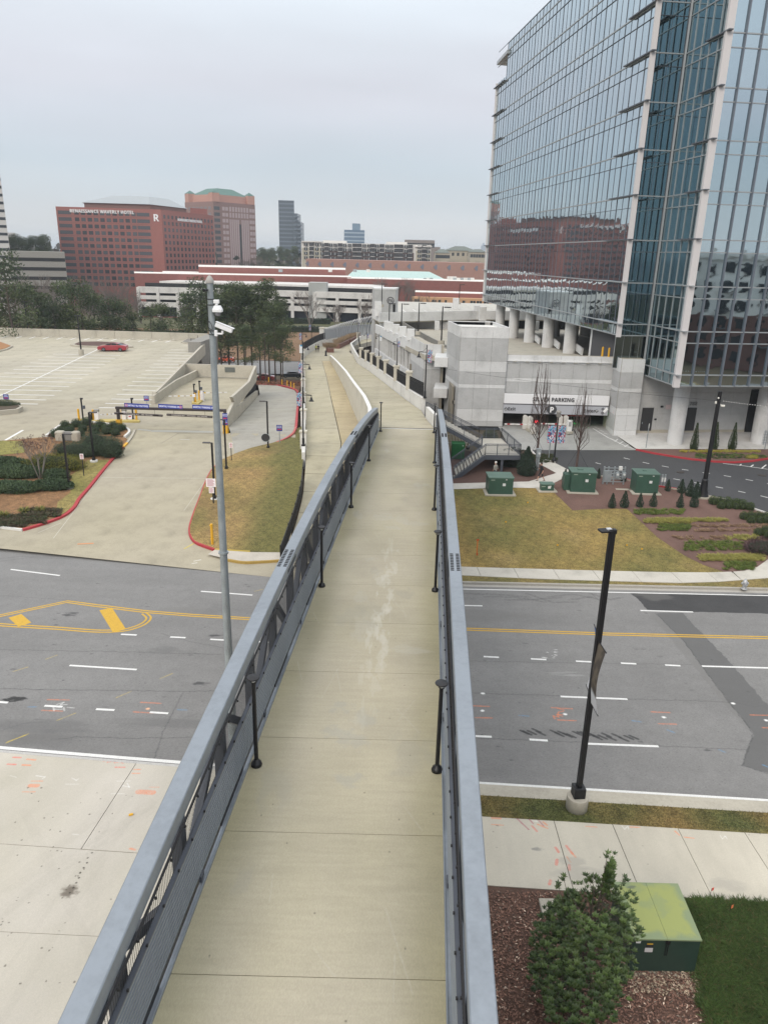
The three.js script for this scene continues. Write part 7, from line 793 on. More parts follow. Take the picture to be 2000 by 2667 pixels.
for(const[x0,x1,s]of[[303,427,"CLEARANCE 8'2\" - NO TRUCKS"],[438,556,"CLEARANCE 8'2\" - RVS/VANS - NO TRUCKS"]]){const p=onB((x0+x1) /2,-.58,.55),w=onB(x1).x-onB(x0).x;const bar=part(o,'clearance_bar',triUV(new THREE.CylinderGeometry(.13,.13,w,12).rotateZ(Math.PI /2).rotateY(ry).translate(p.x,p.y,p.z)),br);part(bar,'lettering',board(w*.85,.18,0,0,0).rotateY(ry).translate(p.x,p.y+.03,p.z+.135),canvasSign(512,32,lines('#241c1c',[[s,.55,.8,'#d8d2cc']])));for(const u of[.16,.84]){const q=onB(lerp(x0,x1,u),0,.1);part(o,'hanger',[tube(V(q.x,q.y,q.z),V(q.x,q.y-.1,q.z+.45),.02),tube(V(q.x,q.y-.1,q.z+.45),V(q.x,q.y-.5,q.z+.45),.015)],br);}}
{const p=V(b.x+.02,tb-.95,b.z+.2),s=part(o,'sign_panel',box(.56,1.35,.04,p.x,p.y,p.z),blue);part(s,'lettering',board(.56,1.35,p.x,p.y,p.z+.025),canvasSign(96,230,lines('#2c3a86',[['VISITOR',.1,.1,'#e8ecff'],['PARKING',.22,.1,'#e8ecff'],['MONTHLY',.72,.09,'#e8ecff']],(x,W,H)=>{x.fillStyle='#b4304a';x.fillRect(W*.15,H*.36,W*.7,H*.1);x.fillRect(W*.15,H*.82,W*.7,H*.06);x.fillStyle='#8088b8';x.fillRect(0,H*.59,W,H*.02);})));}
const li=(pts,lab)=>{const q=pts.map(p=>PL(...p)),o=placed('lane_island',lab,'traffic island',q[0].clone(),'lane islands on the left');part(o,'kerb',prism(q.map(p=>[p.x,p.z]),1.5,hL(q[0].x,q[0].z)+.16),M([.45,.36,.12]));};
li([[204,1100],[204,1094],[358,1095],[366,1098],[364,1101]],'yellow kerbed lane island left of the gantry');li([[500,1052],[502,1048],[530,1038],[535,1040],[518,1054]],'small yellow kerbed island with ticket machine on the ramp');
const yb=(x,y,t,n)=>{const p=PL(x,y),h=heightAt(x,t,p)-p.y;single('bollard',n,'bollard',[cyl(.12,.12,h,p.x,p.y,p.z,12),sph(.12,p.x,p.y+h,p.z,1,.6,1)],m.yellow,'yellow bollards at the ticket machines');};
yb(207.5,1097,1066,'yellow bollard at the left end of the left lane island');yb(245,1096,1068,'yellow bollard beside the white ticket machine on the left lane island');yb(357,1096,1068,'yellow bollard at the right end of the left lane island');yb(320,1095,1067,'yellow bollard beside the left gantry post');yb(510,1050,1022,'yellow bollard at the front of the ramp island');yb(520,1044,1018,'yellow bollard at the back of the ramp island');
const cam=(x,y,t,n)=>{const p=PL(x,y),h=heightAt(x,t,p)-p.y,o=thing('reader_post',n,'post',p,'black reader posts');part(o,'post',box(.14,h,.14,0,h /2,0),m.black);part(o,'head',rbox(.3,.18,.22,.05,h,0,0,.03),m.black);part(o,'box',rbox(.3,.38,.22,.22,h*.62,0,0,.03),m.steelD);};cam(218,1096,1038,'black camera post on the left lane island, left one');cam(348,1095,1038,'black camera post on the left lane island, right one');cam(508,1050,1001,'black reader post with lamp head on the ramp island, front one');cam(522,1041,993,'black reader post with lamp head on the ramp island, back one');
const mc=(x,y,n)=>{const p=PL(x,y),o=thing('ticket_machine',n,'ticket machine',p,'ticket machines on the left');part(o,'cabinet',rbox(.5,1.15,.5,0,.57,0,0,.04),wh);part(o,'top',rbox(.54,.3,.5,0,1.2,0,0,.08),M([.25,.24,.22]));};mc(255,1096,'white ticket machine with grey top on the left lane island');mc(326,1095,'white ticket machine beside the left gantry post');mc(528,1044,'white ticket machine on the ramp island');
{const p=PL(341,1095),s=thing('a_frame_board','white folding board with red print on the left lane island','sign',p);part(s,'board',[box(.5,.9,.03,0,.45,.12,0,-.2),box(.5,.9,.03,0,.45,-.12,0,.2)],wh);part(s,'print',box(.3,.12,.01,0,.5,.14,0,-.2),m.red);const q=PL(238,1097),t=thing('reader_box','low black reader box on the left lane island','box',q);part(t,'cabinet',rbox(.3,1.1,.3,0,.55,0),m.blackMatte);part(t,'slot',box(.2,.1,.02,0,.9,.16),wh);}
const arm=(x0,y0,x1,y1,n)=>{const p=PL(x1>x0?x0:x1,y0+26),o=placed('barrier_arm',n,'barrier',p,'barrier arms on the left');const r=Math.hypot(p.x,p.z),A=at(x0,y0,r),B=at(x1,y1,r);B.y=A.y;part(o,'arm',beam(A,B,.05,.13),m.paintW);for(let k=0;k<4;k++)part(o,'stripe',beam(A.clone().lerp(B,.12+k*.24),A.clone().lerp(B,.2+k*.24),.056,.135),k%2?m.paintY:M([.4,.36,.3]));part(o,'pivot',box(.3,.3,.3,B.x,B.y,B.z),wh);};arm(440,1032,506,1033,'white striped barrier arm left of the ramp island');arm(592,1022,526,1022.5,'white striped barrier arm right of the ramp island');arm(262,1080,308,1081,'low barrier arm behind the left gantry post');
for(const[bx,by,tx,ty,n]of[[213.5,925,206,822,'tall dark lamp pole on a concrete footing beside the red car'],[74.5,868,66,786,'tall dark lamp pole at the far parapet of the parking deck']]){const p=PL(bx,by),h=heightAt(tx,ty,p)-p.y,o=thing('deck_lamp',n,'street lamp',p);part(o,'footing',cyl(.42,.45,1.0,0,0,0,14),m.concPlain);part(o,'pole',cyl(.09,.13,h-1,0,1,0,10),m.black);part(o,'lamp_head',rbox(1.1,.14,.4,0,h,0,.3,.04),m.black);}
const s=PL(178,1148,.1);const o2=thing('concrete_block','weathered grey concrete sign block behind the left lamp','block',s);part(o2,'wing',rbox(.9,1.1,.8,-.75,.5,0,0,.2,4),m.concPlain);part(o2,'wing',rbox(.8,1.1,.8,.9,.5,0,0,.2,4),m.concPlain);part(o2,'panel',rbox(1.3,.9,.5,.1,.5,-.1,0,.04),M([.24,.235,.22],{map:withSize(gB,1)}));
}
// ---------------------------------------------------------------- cars
function carParts(t,paint){
const side=new THREE.Shape();side.moveTo(-2.42,.34);side.quadraticCurveTo(-2.5,.6,-2.36,.78);side.quadraticCurveTo(-1.9,.92,-1.3,.98);side.lineTo(1.55,1.02);side.quadraticCurveTo(2.2,1.02,2.38,.9);side.quadraticCurveTo(2.5,.6,2.4,.36);side.lineTo(1.86,.3);side.absarc(1.48,.34,.38,0,Math.PI,false);side.lineTo(-1.02,.26);side.absarc(-1.42,.34,.38,0,Math.PI,false);side.lineTo(-2.42,.34);
const body=new THREE.ExtrudeGeometry(side,{depth:1.62,bevelEnabled:true,bevelSize:.09,bevelThickness:.1,bevelSegments:3,curveSegments:8});body.translate(0,0,-.81);part(t,'body',triUV(body),paint);
const cab=new THREE.Shape();cab.moveTo(-1.25,.96);cab.quadraticCurveTo(-.6,1.38,-.1,1.42);cab.quadraticCurveTo(.7,1.46,1.2,1.28);cab.lineTo(2.0,1.0);const cg=new THREE.ExtrudeGeometry(cab,{depth:1.3,bevelEnabled:true,bevelSize:.05,bevelThickness:.12,bevelSegments:2,curveSegments:8});cg.translate(0,0,-.65);part(t,'windows',triUV(cg),M([.03,.035,.04],{roughness:.1,metalness:.2}));
const rf=new THREE.Shape();rf.moveTo(-.45,1.39);rf.quadraticCurveTo(.4,1.49,1.15,1.33);rf.lineTo(1.1,1.29);rf.quadraticCurveTo(.4,1.42,-.4,1.35);const rg=new THREE.ExtrudeGeometry(rf,{depth:1.36,bevelEnabled:true,bevelSize:.03,bevelThickness:.04,bevelSegments:2});rg.translate(0,.02,-.68);part(t,'roof',triUV(rg),paint);
for(const z of[-.79,.79]){for(const x of[-.05,.95])part(t,'window_pillar',box(.07,.42,.05,x,1.18,z,0,0,-.1),paint);}
for(const x of[-1.42,1.48])for(const z of[-.84,.84]){const w=part(t,'wheel',triUV(new THREE.CylinderGeometry(.34,.34,.22,20).rotateX(Math.PI /2).translate(x,.34,z)),M([.015,.015,.016],{roughness:.8}));part(w,'rim',triUV(new THREE.CylinderGeometry(.23,.23,.24,10).rotateX(Math.PI /2).translate(x,.34,z)),M([.16,.16,.17],{roughness:.4,metalness:.6}));}
for(const z of[-.6,.6]){part(t,'headlight',rbox(.2,.14,.36,-2.36,.7,z,0,.04),M([.6,.6,.6],{roughness:.15}));part(t,'tail_light',rbox(.12,.16,.4,2.4,.82,z,0,.04),M([.25,.01,.01],{roughness:.3}));}part(t,'bumper',rbox(.14,.2,1.5,-2.44,.42,0,0,.05),m.blackMatte);for(const z of[-.95,.95])part(t,'mirror',rbox(.16,.12,.14,-.75,1.02,z,0,.04),paint);
}
const carPaint=c=>new THREE.MeshPhysicalMaterial({color:new THREE.Color().setRGB(...c),roughness:.35,clearcoat:1,clearcoatRoughness:.08});
{
const p=PL(296,914),t=thing('parked_car','red sedan parked beside the planter island on the left parking deck','car',p);t.rotation.y=.06;carParts(t,carPaint([.30,.012,.028]));
const lo=(x,y)=>on(x,y,()=>LOW+.35);const a=lo(588,942),o=thing('parked_car','orange red car on the lower street partly hidden by pine trunks','car',a);carParts(o,carPaint([.62,.09,.03]));const b=lo(760,983),d=thing('parked_car','dark car on the lower street beside the ramp wall','car',b);d.rotation.y=.1;carParts(d,carPaint([.03,.04,.05]));const e=lo(688,990),f=thing('parked_car','dark red car on the lower street behind the slim pine trunks','car',e);carParts(f,carPaint([.25,.04,.04]));
}
// ================================================================ TREES
function pineTree(sd,h,low){ 
seed=sd;const cl=[],wood=[tube(V(0,0,0),V(RR(-.3,.3),h*.55,RR(-.3,.3)),.2,.14,6),tube(V(0,h*.53,0),V(RR(-.3,.3),h*.97,0),.14,.04,5)];const n=34;
for(let i=0;i<n;i++){const v=Math.pow(R(),.9),y=h*(low+(1-low)*v),r=h*.2*Math.pow(1-v*.92,.65)*RR(.45,1.15)*(low<.3?1.7:1),a=i*2.4+R();const c=V(Math.cos(a)*r,y,Math.sin(a)*r);cl.push([c,RR(.75,1.25)*h*(low<.3?.088:.068)]);wood.push(tube(V(0,y-r*.35,0),c,.055,.02,4));}
const N=4200;return[wood,leafGeo(N,i=>{const[c,s]=cl[i%n];const d=V(RR(-1,1),RR(-.6,.8),RR(-1,1));if(d.length()>1)d.normalize();const p=c.clone().addScaledVector(d,s);const t=hash2(i%n,sd),f=RR(.6,1.3)*(.7+.5*(d.y*.5+.5));return{p,d:V(RR(-1,1),RR(0,1),RR(-1,1)).normalize(),w:.16,l:RR(.3,.6),c:[lerp(.038,.088,t)*f,lerp(.064,.112,t)*f,lerp(.034,.04,t)*f]};})];
}
function bareTree(sd,h,spread,up,depth=5){seed=sd;const out=[];const go=(p,d,l,r,k)=>{const e=p.clone().addScaledVector(d,l);out.push(tube(p,e,r,r*.66,k>depth-2?5:3));if(!k)return;const n=k>depth-1?4:3;for(let i=0;i<n;i++){const nd=d.clone().add(V(RR(-1,1)*spread,RR(-.3,.5)+up,RR(-1,1)*spread)).normalize();go(p.clone().addScaledVector(d,l*RR(.6,1)),nd,l*RR(.62,.86),Math.max(.028,r*.6),k-1);}};go(V(0,0,0),V(RR(-.05,.05),1,RR(-.05,.05)).normalize(),h*.3,h*.017,depth);return out;}
{
const tree=(name,label,cat,p,parts,group)=>{const o=thing(name,label,cat,p,group);for(const[n,g,mt]of parts)part(o,n,g,mt);return o;};
const pv=[pineTree(101,17,.18),pineTree(102,19,.42),pineTree(103,15,.12)];const gp=(px,d,y=LOW)=>at(px,900,d).setY(y);
const pr=pv.map(([w,f],i)=>[w,f]);const proto=[];
const row=[[-14,176,0,.95],[38,172,0,1.12],[78,180,2,1.0],[120,178,2,.95],[150,174,0,.8],[186,176,2,1.05],[222,174,0,.92],[252,182,2,.9],[292,176,0,.82],[322,178,2,.85],[352,180,2,.7],[396,174,2,.82],[430,178,2,.8],[505,176,2,.92],[530,172,0,1.0]];
const grp=[[552,170,1,.98],[575,166,1,1.0],[596,172,1,1.08],[618,166,1,1.12],[636,174,1,1.04],[656,168,1,1.08],[676,170,1,.98],[700,166,1,1.1],[716,160,1,.95],[730,170,1,.9],[640,150,1,.62],[690,152,1,.66],[735,152,1,.6]];
const put=(kind,p,s,rot,label,group,name,mats)=>{if(!proto[kind]){const[w,f]=pv[kind];proto[kind]=tree('pine_tree',label,'pine tree',p,[['trunk',w,m.bark],['crown',f,m.leafSoft]],group);proto[kind].scale.setScalar(s);proto[kind].rotation.y=rot;}else dup(proto[kind],p,rot,label,group,[s,s*RR(.95,1.05),s]);};
row.forEach(([x,d,k,s],i)=>put(k,gp(x,d),s*1.3,i*1.7,`dark green pine behind the far parapet of the parking deck, ${ORD[i]} from the left`,'pines behind the parking deck'));
grp.forEach(([x,d,k,s],i)=>put(k,gp(x,d,d<155?-4.5:LOW+.2),s,i*2.1,i<10?`tall slim pine in the grove beside the loop road, ${ORD[i]} from the left`:`small young pine in front of the grove beside the loop road, ${ORD[i - 10]} from the left`,'pines in the grove'));
[[60,395],[75,400],[90,392],[108,398],[122,405],[138,396],[148,402],[560,640],[578,630],[716,560],[735,570],[752,556],[770,562],[700,600],[690,575],[668,620]].forEach(([x,d],i)=>put(1,gp(x,d,i<7?3:0),i<7?1.15:1.25,i,i<7?`dark pine on the rise left of the red brick hotel, ${ORD[i]} from the left`:`dark distant pine by the far towers, ${ORD[i - 7]} of the farther ones`,'distant pines'));
const bm=M([.155,.13,.115]),b0=[bareTree(201,15,.62,.12),bareTree(202,13,.75,.06),bareTree(203,14,.55,.2)],bp=[];const bare=(k,p,s,rot,label,group)=>{if(!bp[k]){bp[k]=tree('bare_tree',label,'tree',p,[['trunk',b0[k].slice(0,5),bm],['branches',b0[k].slice(5),bm]],group);bp[k].scale.setScalar(s);bp[k].rotation.y=rot;}else dup(bp[k],p,rot,label,group,s);};
[[374,272,0,.95],[430,268,1,1.05],[486,268,2,.95],[566,274,0,.9],[735,262,2,.95],[808,258,0,1.15],[880,256,1,1.15],[950,258,2,1.1],[975,262,1,.9],[1020,268,1,1.05]].forEach(([x,d,k,s],i)=>bare(k,gp(x,d,LOW+1),s,i,`grey leafless tree in front of the white parking garage, ${ORD[i]} from the left`,'leafless trees at the white garage'));
seed=555;for(let i=0;i<19;i++)bare(i%3,gp(-10+i*18.5+RR(-6,6),RR(255,350),LOW),RR(1.1,1.5),i*1.3,`grey leafless tree below the hotel and the far left lots, ${ORD[i]} from the left`,'leafless trees at left');
[[992,318],[1012,322],[1030,316],[1052,320],[1062,312]].forEach(([x,d],i)=>bare(i%3,gp(x,d,-1),1.0,i,`dark leafless tree before the pale green roof, ${ORD[i]} from the left`,'leafless trees before the mall'));[[1086,236],[1104,232],[1122,240],[1192,262]].forEach(([x,d],i)=>bare(i%3,gp(x,d,-3),i===3?.55:.98,i*2,`dark leafless tree beside the upper parking deck, ${ORD[i]} from the left`,'leafless trees beside the deck'));[[1170,470],[1190,480],[1215,470],[1232,490],[1252,476],[640,500],[690,480],[600,470],[660,500]].forEach(([x,d],i)=>bare(i%3,gp(x,d,2),1.25,i,i<5?`leafless tree among the beige houses at the right horizon, ${ORD[i]} from the left`:`leafless tree at the foot of the pink tower, ${ORD[i - 5]} of its group`,'far leafless trees'));
const col=sd=>{seed=sd;const w=[tube(V(0,0,0),V(.05,2.2,0),.13,.1,8)],t=[];for(let i=0;i<30;i++){const a=R()*6.28,y0=RR(1.6,5.2),r=RR(.5,1.05),e=V(Math.cos(a)*r*.75,Math.min(9.4-r*1.4,y0+RR(2.2,4.8)),Math.sin(a)*r*.75),mid=V(Math.cos(a)*r,y0+1.2,Math.sin(a)*r);const b=V(0,y0,0);w.push(tube(b,mid,.03,.02,4),tube(mid,e,.02,.008,3));for(let k=0;k<16;k++){const p=k%2?b.clone().lerp(mid,RR(.4,1)):mid.clone().lerp(e,R());if(k%3)t.push(tube(p,p.clone().add(V(RR(-.2,.2),RR(.4,.9),RR(-.2,.2))),.008,.004,3));}}w.push(tube(V(.05,2.2,0),V(.1,8.6,0),.08,.015,5));return[w,t];};
const tm=M([.085,.058,.05]);[[1395.5,1204,'left'],[1499.6,1222,'right']].forEach(([x,y,n],i)=>{const[w,t]=col(301+i),p=PR(x,y),o=thing('columnar_tree',`bare reddish columnar tree before the garage entrance, ${n} one`,'tree',p,'columnar trees');part(o,'trunk',w,tm);part(o,'twigs',t,tm);o.scale.set(1,i?.98:1.13,1);for(const a of[0,2.1,4.2])part(o,'guy_wire',tube(V(0,2,0),V(Math.cos(a)*1.2,.05,Math.sin(a)*1.2),.012),m.blackMatte);});
{const p=PL(106,1246,.1),o=thing('crape_myrtle','multi stemmed crape myrtle with dark seed heads among the left hedges','tree',p);seed=411;const w=[],tips=[];for(let s=0;s<6;s++){const a=s*1.05,e=V(Math.cos(a)*.7,1.9,Math.sin(a)*.7);w.push(tube(V(Math.cos(a)*.12,0,Math.sin(a)*.12),e,.055,.035,6));for(let k=0;k<6;k++){const f=e.clone().add(V(RR(-.9,.9)+Math.cos(a)*.3,RR(.5,1.3),RR(-.9,.9)));w.push(tube(e,f,.022,.012,4));for(let j=0;j<4;j++){const g=f.clone().add(V(RR(-.4,.4),RR(.2,.7),RR(-.4,.4)));w.push(tube(f,g,.012,.006,3));tips.push(g);}}}part(o,'stems',w,m.barkG);part(o,'seed_heads',leafGeo(tips.length*9,i=>({p:tips[i%tips.length].clone().add(V(RR(-.1,.1),RR(-.1,.12),RR(-.1,.1))),d:V(RR(-1,1),1,RR(-1,1)).normalize(),w:.05,l:.1,c:[.10,.05,.045]})),m.leafSoft);}
}
// ================================================================ LOWER STREET AND FAR BUILDINGS
{
struct('lower_street',sheet([[-90,-183],[-20,-183],[-20,-206],[-90,-206]],()=>LOW+.1,0,12),MV([.19,.19,.19],{map:gA}));struct('far_bank',sheet([[-140,-207],[-10,-207],[8,-244],[-140,-244]],(x,z)=>LOW+.1+4.2*sst(207,240,-z),0,5,(x,z)=>{const v=.7+.6*wf(x /3,z /3,3,3);return[.15*v,.095*v,.06*v];}),m.grass);struct('far_lawn',sheet([[-160,-244],[40,-244],[60,-286],[-160,-286]],()=>LOW+4.3,0,12,(x,z)=>[.07,.075,.035]),m.grass);
const hg=[.018,.032,.02];for(const[x0,x1,d,n]of[[560,838,246,'long dark hedge along the top of the far bank'],[745,860,276,'dark hedge below the white parking garage'],[-20,540,238,'long dark hedge behind the parking deck pines']]){const a=at(x0,900,d),b=at(x1,900,d),y=LOW+(d<240?3.6:4.3);const o=placed('clipped_hedge',n,'hedge',a.clone().setY(y));part(o,'foliage',mgc(leafGeo(2600,i=>{const p=a.clone().lerp(b,R());return{p:V(p.x,y+RR(.2,1.7),p.z+RR(-1,1)),d:V(RR(-1,1),RR(0,1),RR(-1,1)).normalize(),w:.3,l:.6,c:hg.map(v=>v*RR(.7,1.8))};}),sweep([a.clone().setY(y),b.clone().setY(y)],1.8,0,1.6)),m.leafSoft);part(o,'stem',cyl(.1,.1,.5,a.x,y,a.z,5),m.bark);}
struct('far_path',sheet([[-70,-258],[20,-258],[20,-262],[-70,-262]],()=>LOW+4.35,0,10),MV([.45,.43,.38]));
const gl=M([.03,.035,.042],{roughness:.2}),glB=M([.07,.075,.085],{roughness:.25});
const hAt=(px,py,p)=>heightAt(px,py,p);const P2=(px,d)=>at(px,650,d);
const win=(o,nm,a,b,us,y,w,h,mt,dp=.16)=>{const d=V(b.x-a.x,0,b.z-a.z),ry=-Math.atan2(d.z,d.x);for(const u of us)part(o,nm,box(w,h,dp,a.x+d.x*u,y,a.z+d.z*u,ry),typeof mt==='function'?mt(u):mt);};
const lin=(n,a=0,b=1)=>[...Array(n)].map((_,i)=>a+(b-a)*(i+.5) /n);
const frustum=(b,t,y0,y1)=>{const P=[],q=(...v)=>{for(const k of[0,1,2,0,2,3])P.push(...v[k]);};const n=b.length;for(let i=0;i<n;i++){const j=(i+1)%n;q([b[i][0],y0,b[i][1]],[b[j][0],y0,b[j][1]],[t[j][0],y1,t[j][1]],[t[i][0],y1,t[i][1]]);}for(let i=1;i<n-1;i++)P.push(t[0][0],y1,t[0][1],t[i][0],y1,t[i][1],t[i+1][0],y1,t[i+1][1]);const g=new THREE.BufferGeometry();g.setAttribute('position',new THREE.Float32BufferAttribute(P,3));g.computeVertexNormals();return triUV(g);};
const sc=(p,c,k)=>[c[0]+(p[0]-c[0])*k,c[1]+(p[1]-c[1])*k];
{ 
const L=P2(158,428),A=P2(393,418),B=P2(427,417),Rr=P2(560,464),top=hAt(393,545,A),back=[[Rr.x*1.09,Rr.z*1.09],[L.x*1.13,L.z*1.13]];const o=placed('brick_hotel','large red brick hotel with white lettering and a grey glass hipped roof','hotel',A.clone().setY(0)),bk=M([.32,.125,.105],{map:withSize(gB,9)}),bd=M([.21,.085,.075]);
part(o,'wall',prism([L,A,B,Rr,...back],-12,top),bk);const r0=hAt(393,558,A),fl=3.06;for(let r=0;r<12;r++){const y=r0-r*fl-.3;win(o,'window',L,A,lin(10,.185,.875),y,2.1,1.75,()=>R()>.5?gl:glB);win(o,'window',L,A,[.09,.945],y,6.2,1.7,glB);win(o,'window',B,Rr,lin(14,.015,.995),y-.6,1.75,1.75,()=>R()>.4?gl:glB);if(r<11)win(o,'brick_band',L,A,[.5],y-1.5,L.distanceTo(A)*.97,.22,bd);}
const wh=M([.8,.8,.8]),dL=Math.atan2(-(A.z-L.z),A.x-L.x),dR=Math.atan2(-(Rr.z-B.z),Rr.x-B.x),dC=Math.atan2(-(B.z-A.z),B.x-A.x);const T=(s,sz,a,b,u,y,ry)=>part(o,'lettering',text(s,sz,.3).rotateY(ry).translate(lerp(a.x,b.x,u),y,lerp(a.z,b.z,u)+.1),wh);T('RENAISSANCE WAVERLY HOTEL',1.5,L,A,.5,top-2.5,dL);T('RENAISSANCE WAVERLY HOTEL',1.25,B,Rr,.52,top-4.6,dR);T('R',3.4,A,B,.62,top-5.6,dC);
const c=[(L.x+Rr.x) /2,(A.z-40)],bp=[[P2(232,436).x,P2(232,436).z],[P2(400,428).x,P2(400,428).z],[P2(492,455).x,P2(492,455).z],[P2(480,480).x,P2(480,480).z],[P2(250,490).x,P2(250,490).z]];const ev=hAt(300,530,P2(300,432)),rg=hAt(300,510.5,P2(300,450));part(o,'penthouse',prism(bp,top-1,ev),M([.17,.10,.085]));part(o,'glass_roof',frustum(bp.map(p=>sc(p,c,1.03)),bp.map(p=>sc(p,c,.55)),ev,rg),M([.26,.29,.30],{roughness:.3,metalness:.2}));part(o,'roof_block',prism([P2(502,462),P2(545,468),P2(545,476),P2(502,472)],top-2,hAt(520,543,P2(520,465))),bk);
part(o,'podium',prism([P2(345,395),P2(545,390),P2(545,420),P2(345,420)],-10,hAt(450,715,P2(450,393))),M([.15,.06,.055]));
}
{ 
const a=P2(489,600),b=P2(561,575),c=P2(668,600),top=hAt(600,526,b),o=placed('pink_tower','pink and brown office tower with green hipped roof behind the hotel','office tower',b.clone().setY(0)),st=M([.24,.15,.135]),pk=M([.45,.25,.20]),gr=M([.09,.17,.15]),pg=M([.42,.33,.33],{roughness:.3});const bk=V(a.x+c.x-b.x,0,a.z+c.z-b.z);part(o,'wall',prism([a,b,c,bk],-5,top),st);
for(let r=0;r<12;r++){const y=top-4.2-r*3.95;win(o,'window',b,c,[.235,.31,.885,.955],y,2.3,2.4,pg);win(o,'window',b,c,[.08],y,5,2.2,glB);win(o,'window',a,b,lin(6,.1,.95),y,2.6,2,R()>.4?M([.2,.19,.2]):glB);if(r<2)win(o,'window',b,c,lin(7,.36,.84),y,1.7,3.2,pg);}win(o,'window_strip',b,c,lin(10,.36,.84).filter((_,i)=>i!==5),top-30,1.2,38,pg);win(o,'window_strip',b,c,[.62],top-32,1.6,36,gl);
const q=[[a.x,a.z],[b.x,b.z],[c.x,c.z],[bk.x,bk.z]],ce=[(a.x+c.x) /2,(a.z+c.z) /2],cr=hAt(600,506,b);part(o,'crown',prism(q.map(p=>sc(p,ce,.84)),top,cr),pk);part(o,'roof',frustum(q.map(p=>sc(p,ce,.8)),q.map(p=>sc(p,ce,.36)),cr,hAt(600,487,b)),gr);for(const p of q.map(p=>sc(p,ce,.84))){part(o,'turret',box(5.6,cr-top+.8,5.6,p[0],(cr+top) /2+.4,p[1],.7),pk);part(o,'turret_roof',frustum([[p[0]-4,p[1]],[p[0],p[1]+4],[p[0]+4,p[1]],[p[0],p[1]-4]],[[p[0],p[1]],[p[0],p[1]],[p[0],p[1]],[p[0],p[1]]],cr+.8,cr+3.2),gr);}
}
const tower=(nm,lab,cat,x0,x1,d,yTop,mt,band,n,hgt,depth=40)=>{const a=P2(x0,d),b=P2(x1,d),top=hAt((x0+x1) /2,yTop,a),o=placed(nm,lab,cat,a.clone().setY(0));part(o,'wall',prism([a,b,[b.x*(1+depth /d),b.z*(1+depth /d)],[a.x*(1+depth /d),a.z*(1+depth /d)]],-8,top),mt);for(let k=0;k<n;k++)win(o,'floor_band',a,b,[.5],top-3-k*hgt,a.distanceTo(b)*.99,hgt*.36,band);return[o,a,b,top];};
{const bl=M([.075,.095,.12],{roughness:.25}),bb=M([.12,.15,.185],{roughness:.4});const[o,a,b,top]=tower('dark_tower','dark blue banded office tower with stepped right side in the distance','office tower',728,768,800,522,bl,bb,22,3.9);for(const[x,y]of[[776,556],[784,578]]){const c=P2(x,797);part(o,'step',prism([[b.x-1,b.z+2],[c.x,c.z],[c.x,c.z-30],[b.x-1,b.z-30]],-8,hAt(x,y,c)),bl);for(let k=0;k<15;k++)win(o,'floor_band',b,c,[.5],hAt(x,y,c)-3-k*3.9,b.distanceTo(c),1.4,bb,4);}}
{const[o,a,b,top]=tower('blue_office','small blue glass office block above the white apartments','office',896,949,900,599,M([.10,.16,.24],{roughness:.2}),M([.30,.38,.46]),5,4.2);const c=P2(917,902),d=P2(936,902);part(o,'roof_block',prism([c,d,[d.x,d.z-20],[c.x,c.z-20]],top,top+7),M([.16,.24,.32]));}
{const[o,a,b,top]=tower('stone_office','low grey stone office block behind the right end of the apartments','office',1053,1131,640,625,M([.22,.19,.175]),glB,1,3);win(o,'window',a,b,lin(12),top-4,1.6,3.2,gl);const c=P2(1131,640),d=P2(1146,640);part(o,'wing',prism([c,d,[d.x,d.z-20],[c.x,c.z-20]],-5,top-5),M([.22,.19,.175]));}
{const[o]=tower('banded_tower','white office tower with dark window bands at the left edge','office tower',-120,27,372,443,M([.52,.51,.49]),gl,17,3.05);}
{const[o,a,b,top]=tower('white_office','small pale office building between the banded tower and the pines','office',20,47,520,606,M([.5,.5,.5]),glB,4,3.4);tower('concrete_deck','weathered concrete parking deck left of the hotel','parking deck',20,168,345,655,M([.27,.26,.235]),m.dark,4,3.6,30);for(let k=0;k<2;k++){const p=at(62+k*18,641,400);single('box_truck',k?'white box trailer under the pines left of the hotel, right one':'white box trailer under the pines left of the hotel, left one','truck',rbox(3.4,2.4,2,p.x,p.y-.4,p.z),m.white);}}
{ 
const A=P2(353,308),B=P2(560,300),C=P2(760,292),D=P2(1000,284),wm=M([.60,.585,.565],{map:withSize(gA,10)}),o=placed('white_garage','long white parking garage with dark slots behind the pines','parking garage',B.clone().setY(LOW));const t1=hAt(480,728,P2(480,304)),bot=LOW+4;const yy=py=>hAt(860,py,P2(860,288));const pts=[A,B,C,D];
const band=(y0,y1,dz,mt,nm,s=1)=>part(o,nm,sweep(pts.map(p=>V(p.x,0,p.z-dz)),1.2,y0,y1),mt);band(bot,yy(752),9,m.dark,'dark_inside');band(yy(776),yy(760),0,wm,'parapet');band(yy(793),yy(783),0,wm,'parapet');band(yy(813),yy(800),0,wm,'parapet');for(let i=0;i<=12;i++){const u=i /12*3,k=Math.min(2,Math.floor(u)),p=pts[k].clone().lerp(pts[k+1],u-k);part(o,'column',box(1.1,yy(762)-bot,1.3,p.x,(yy(762)+bot) /2,p.z+.2),wm);}
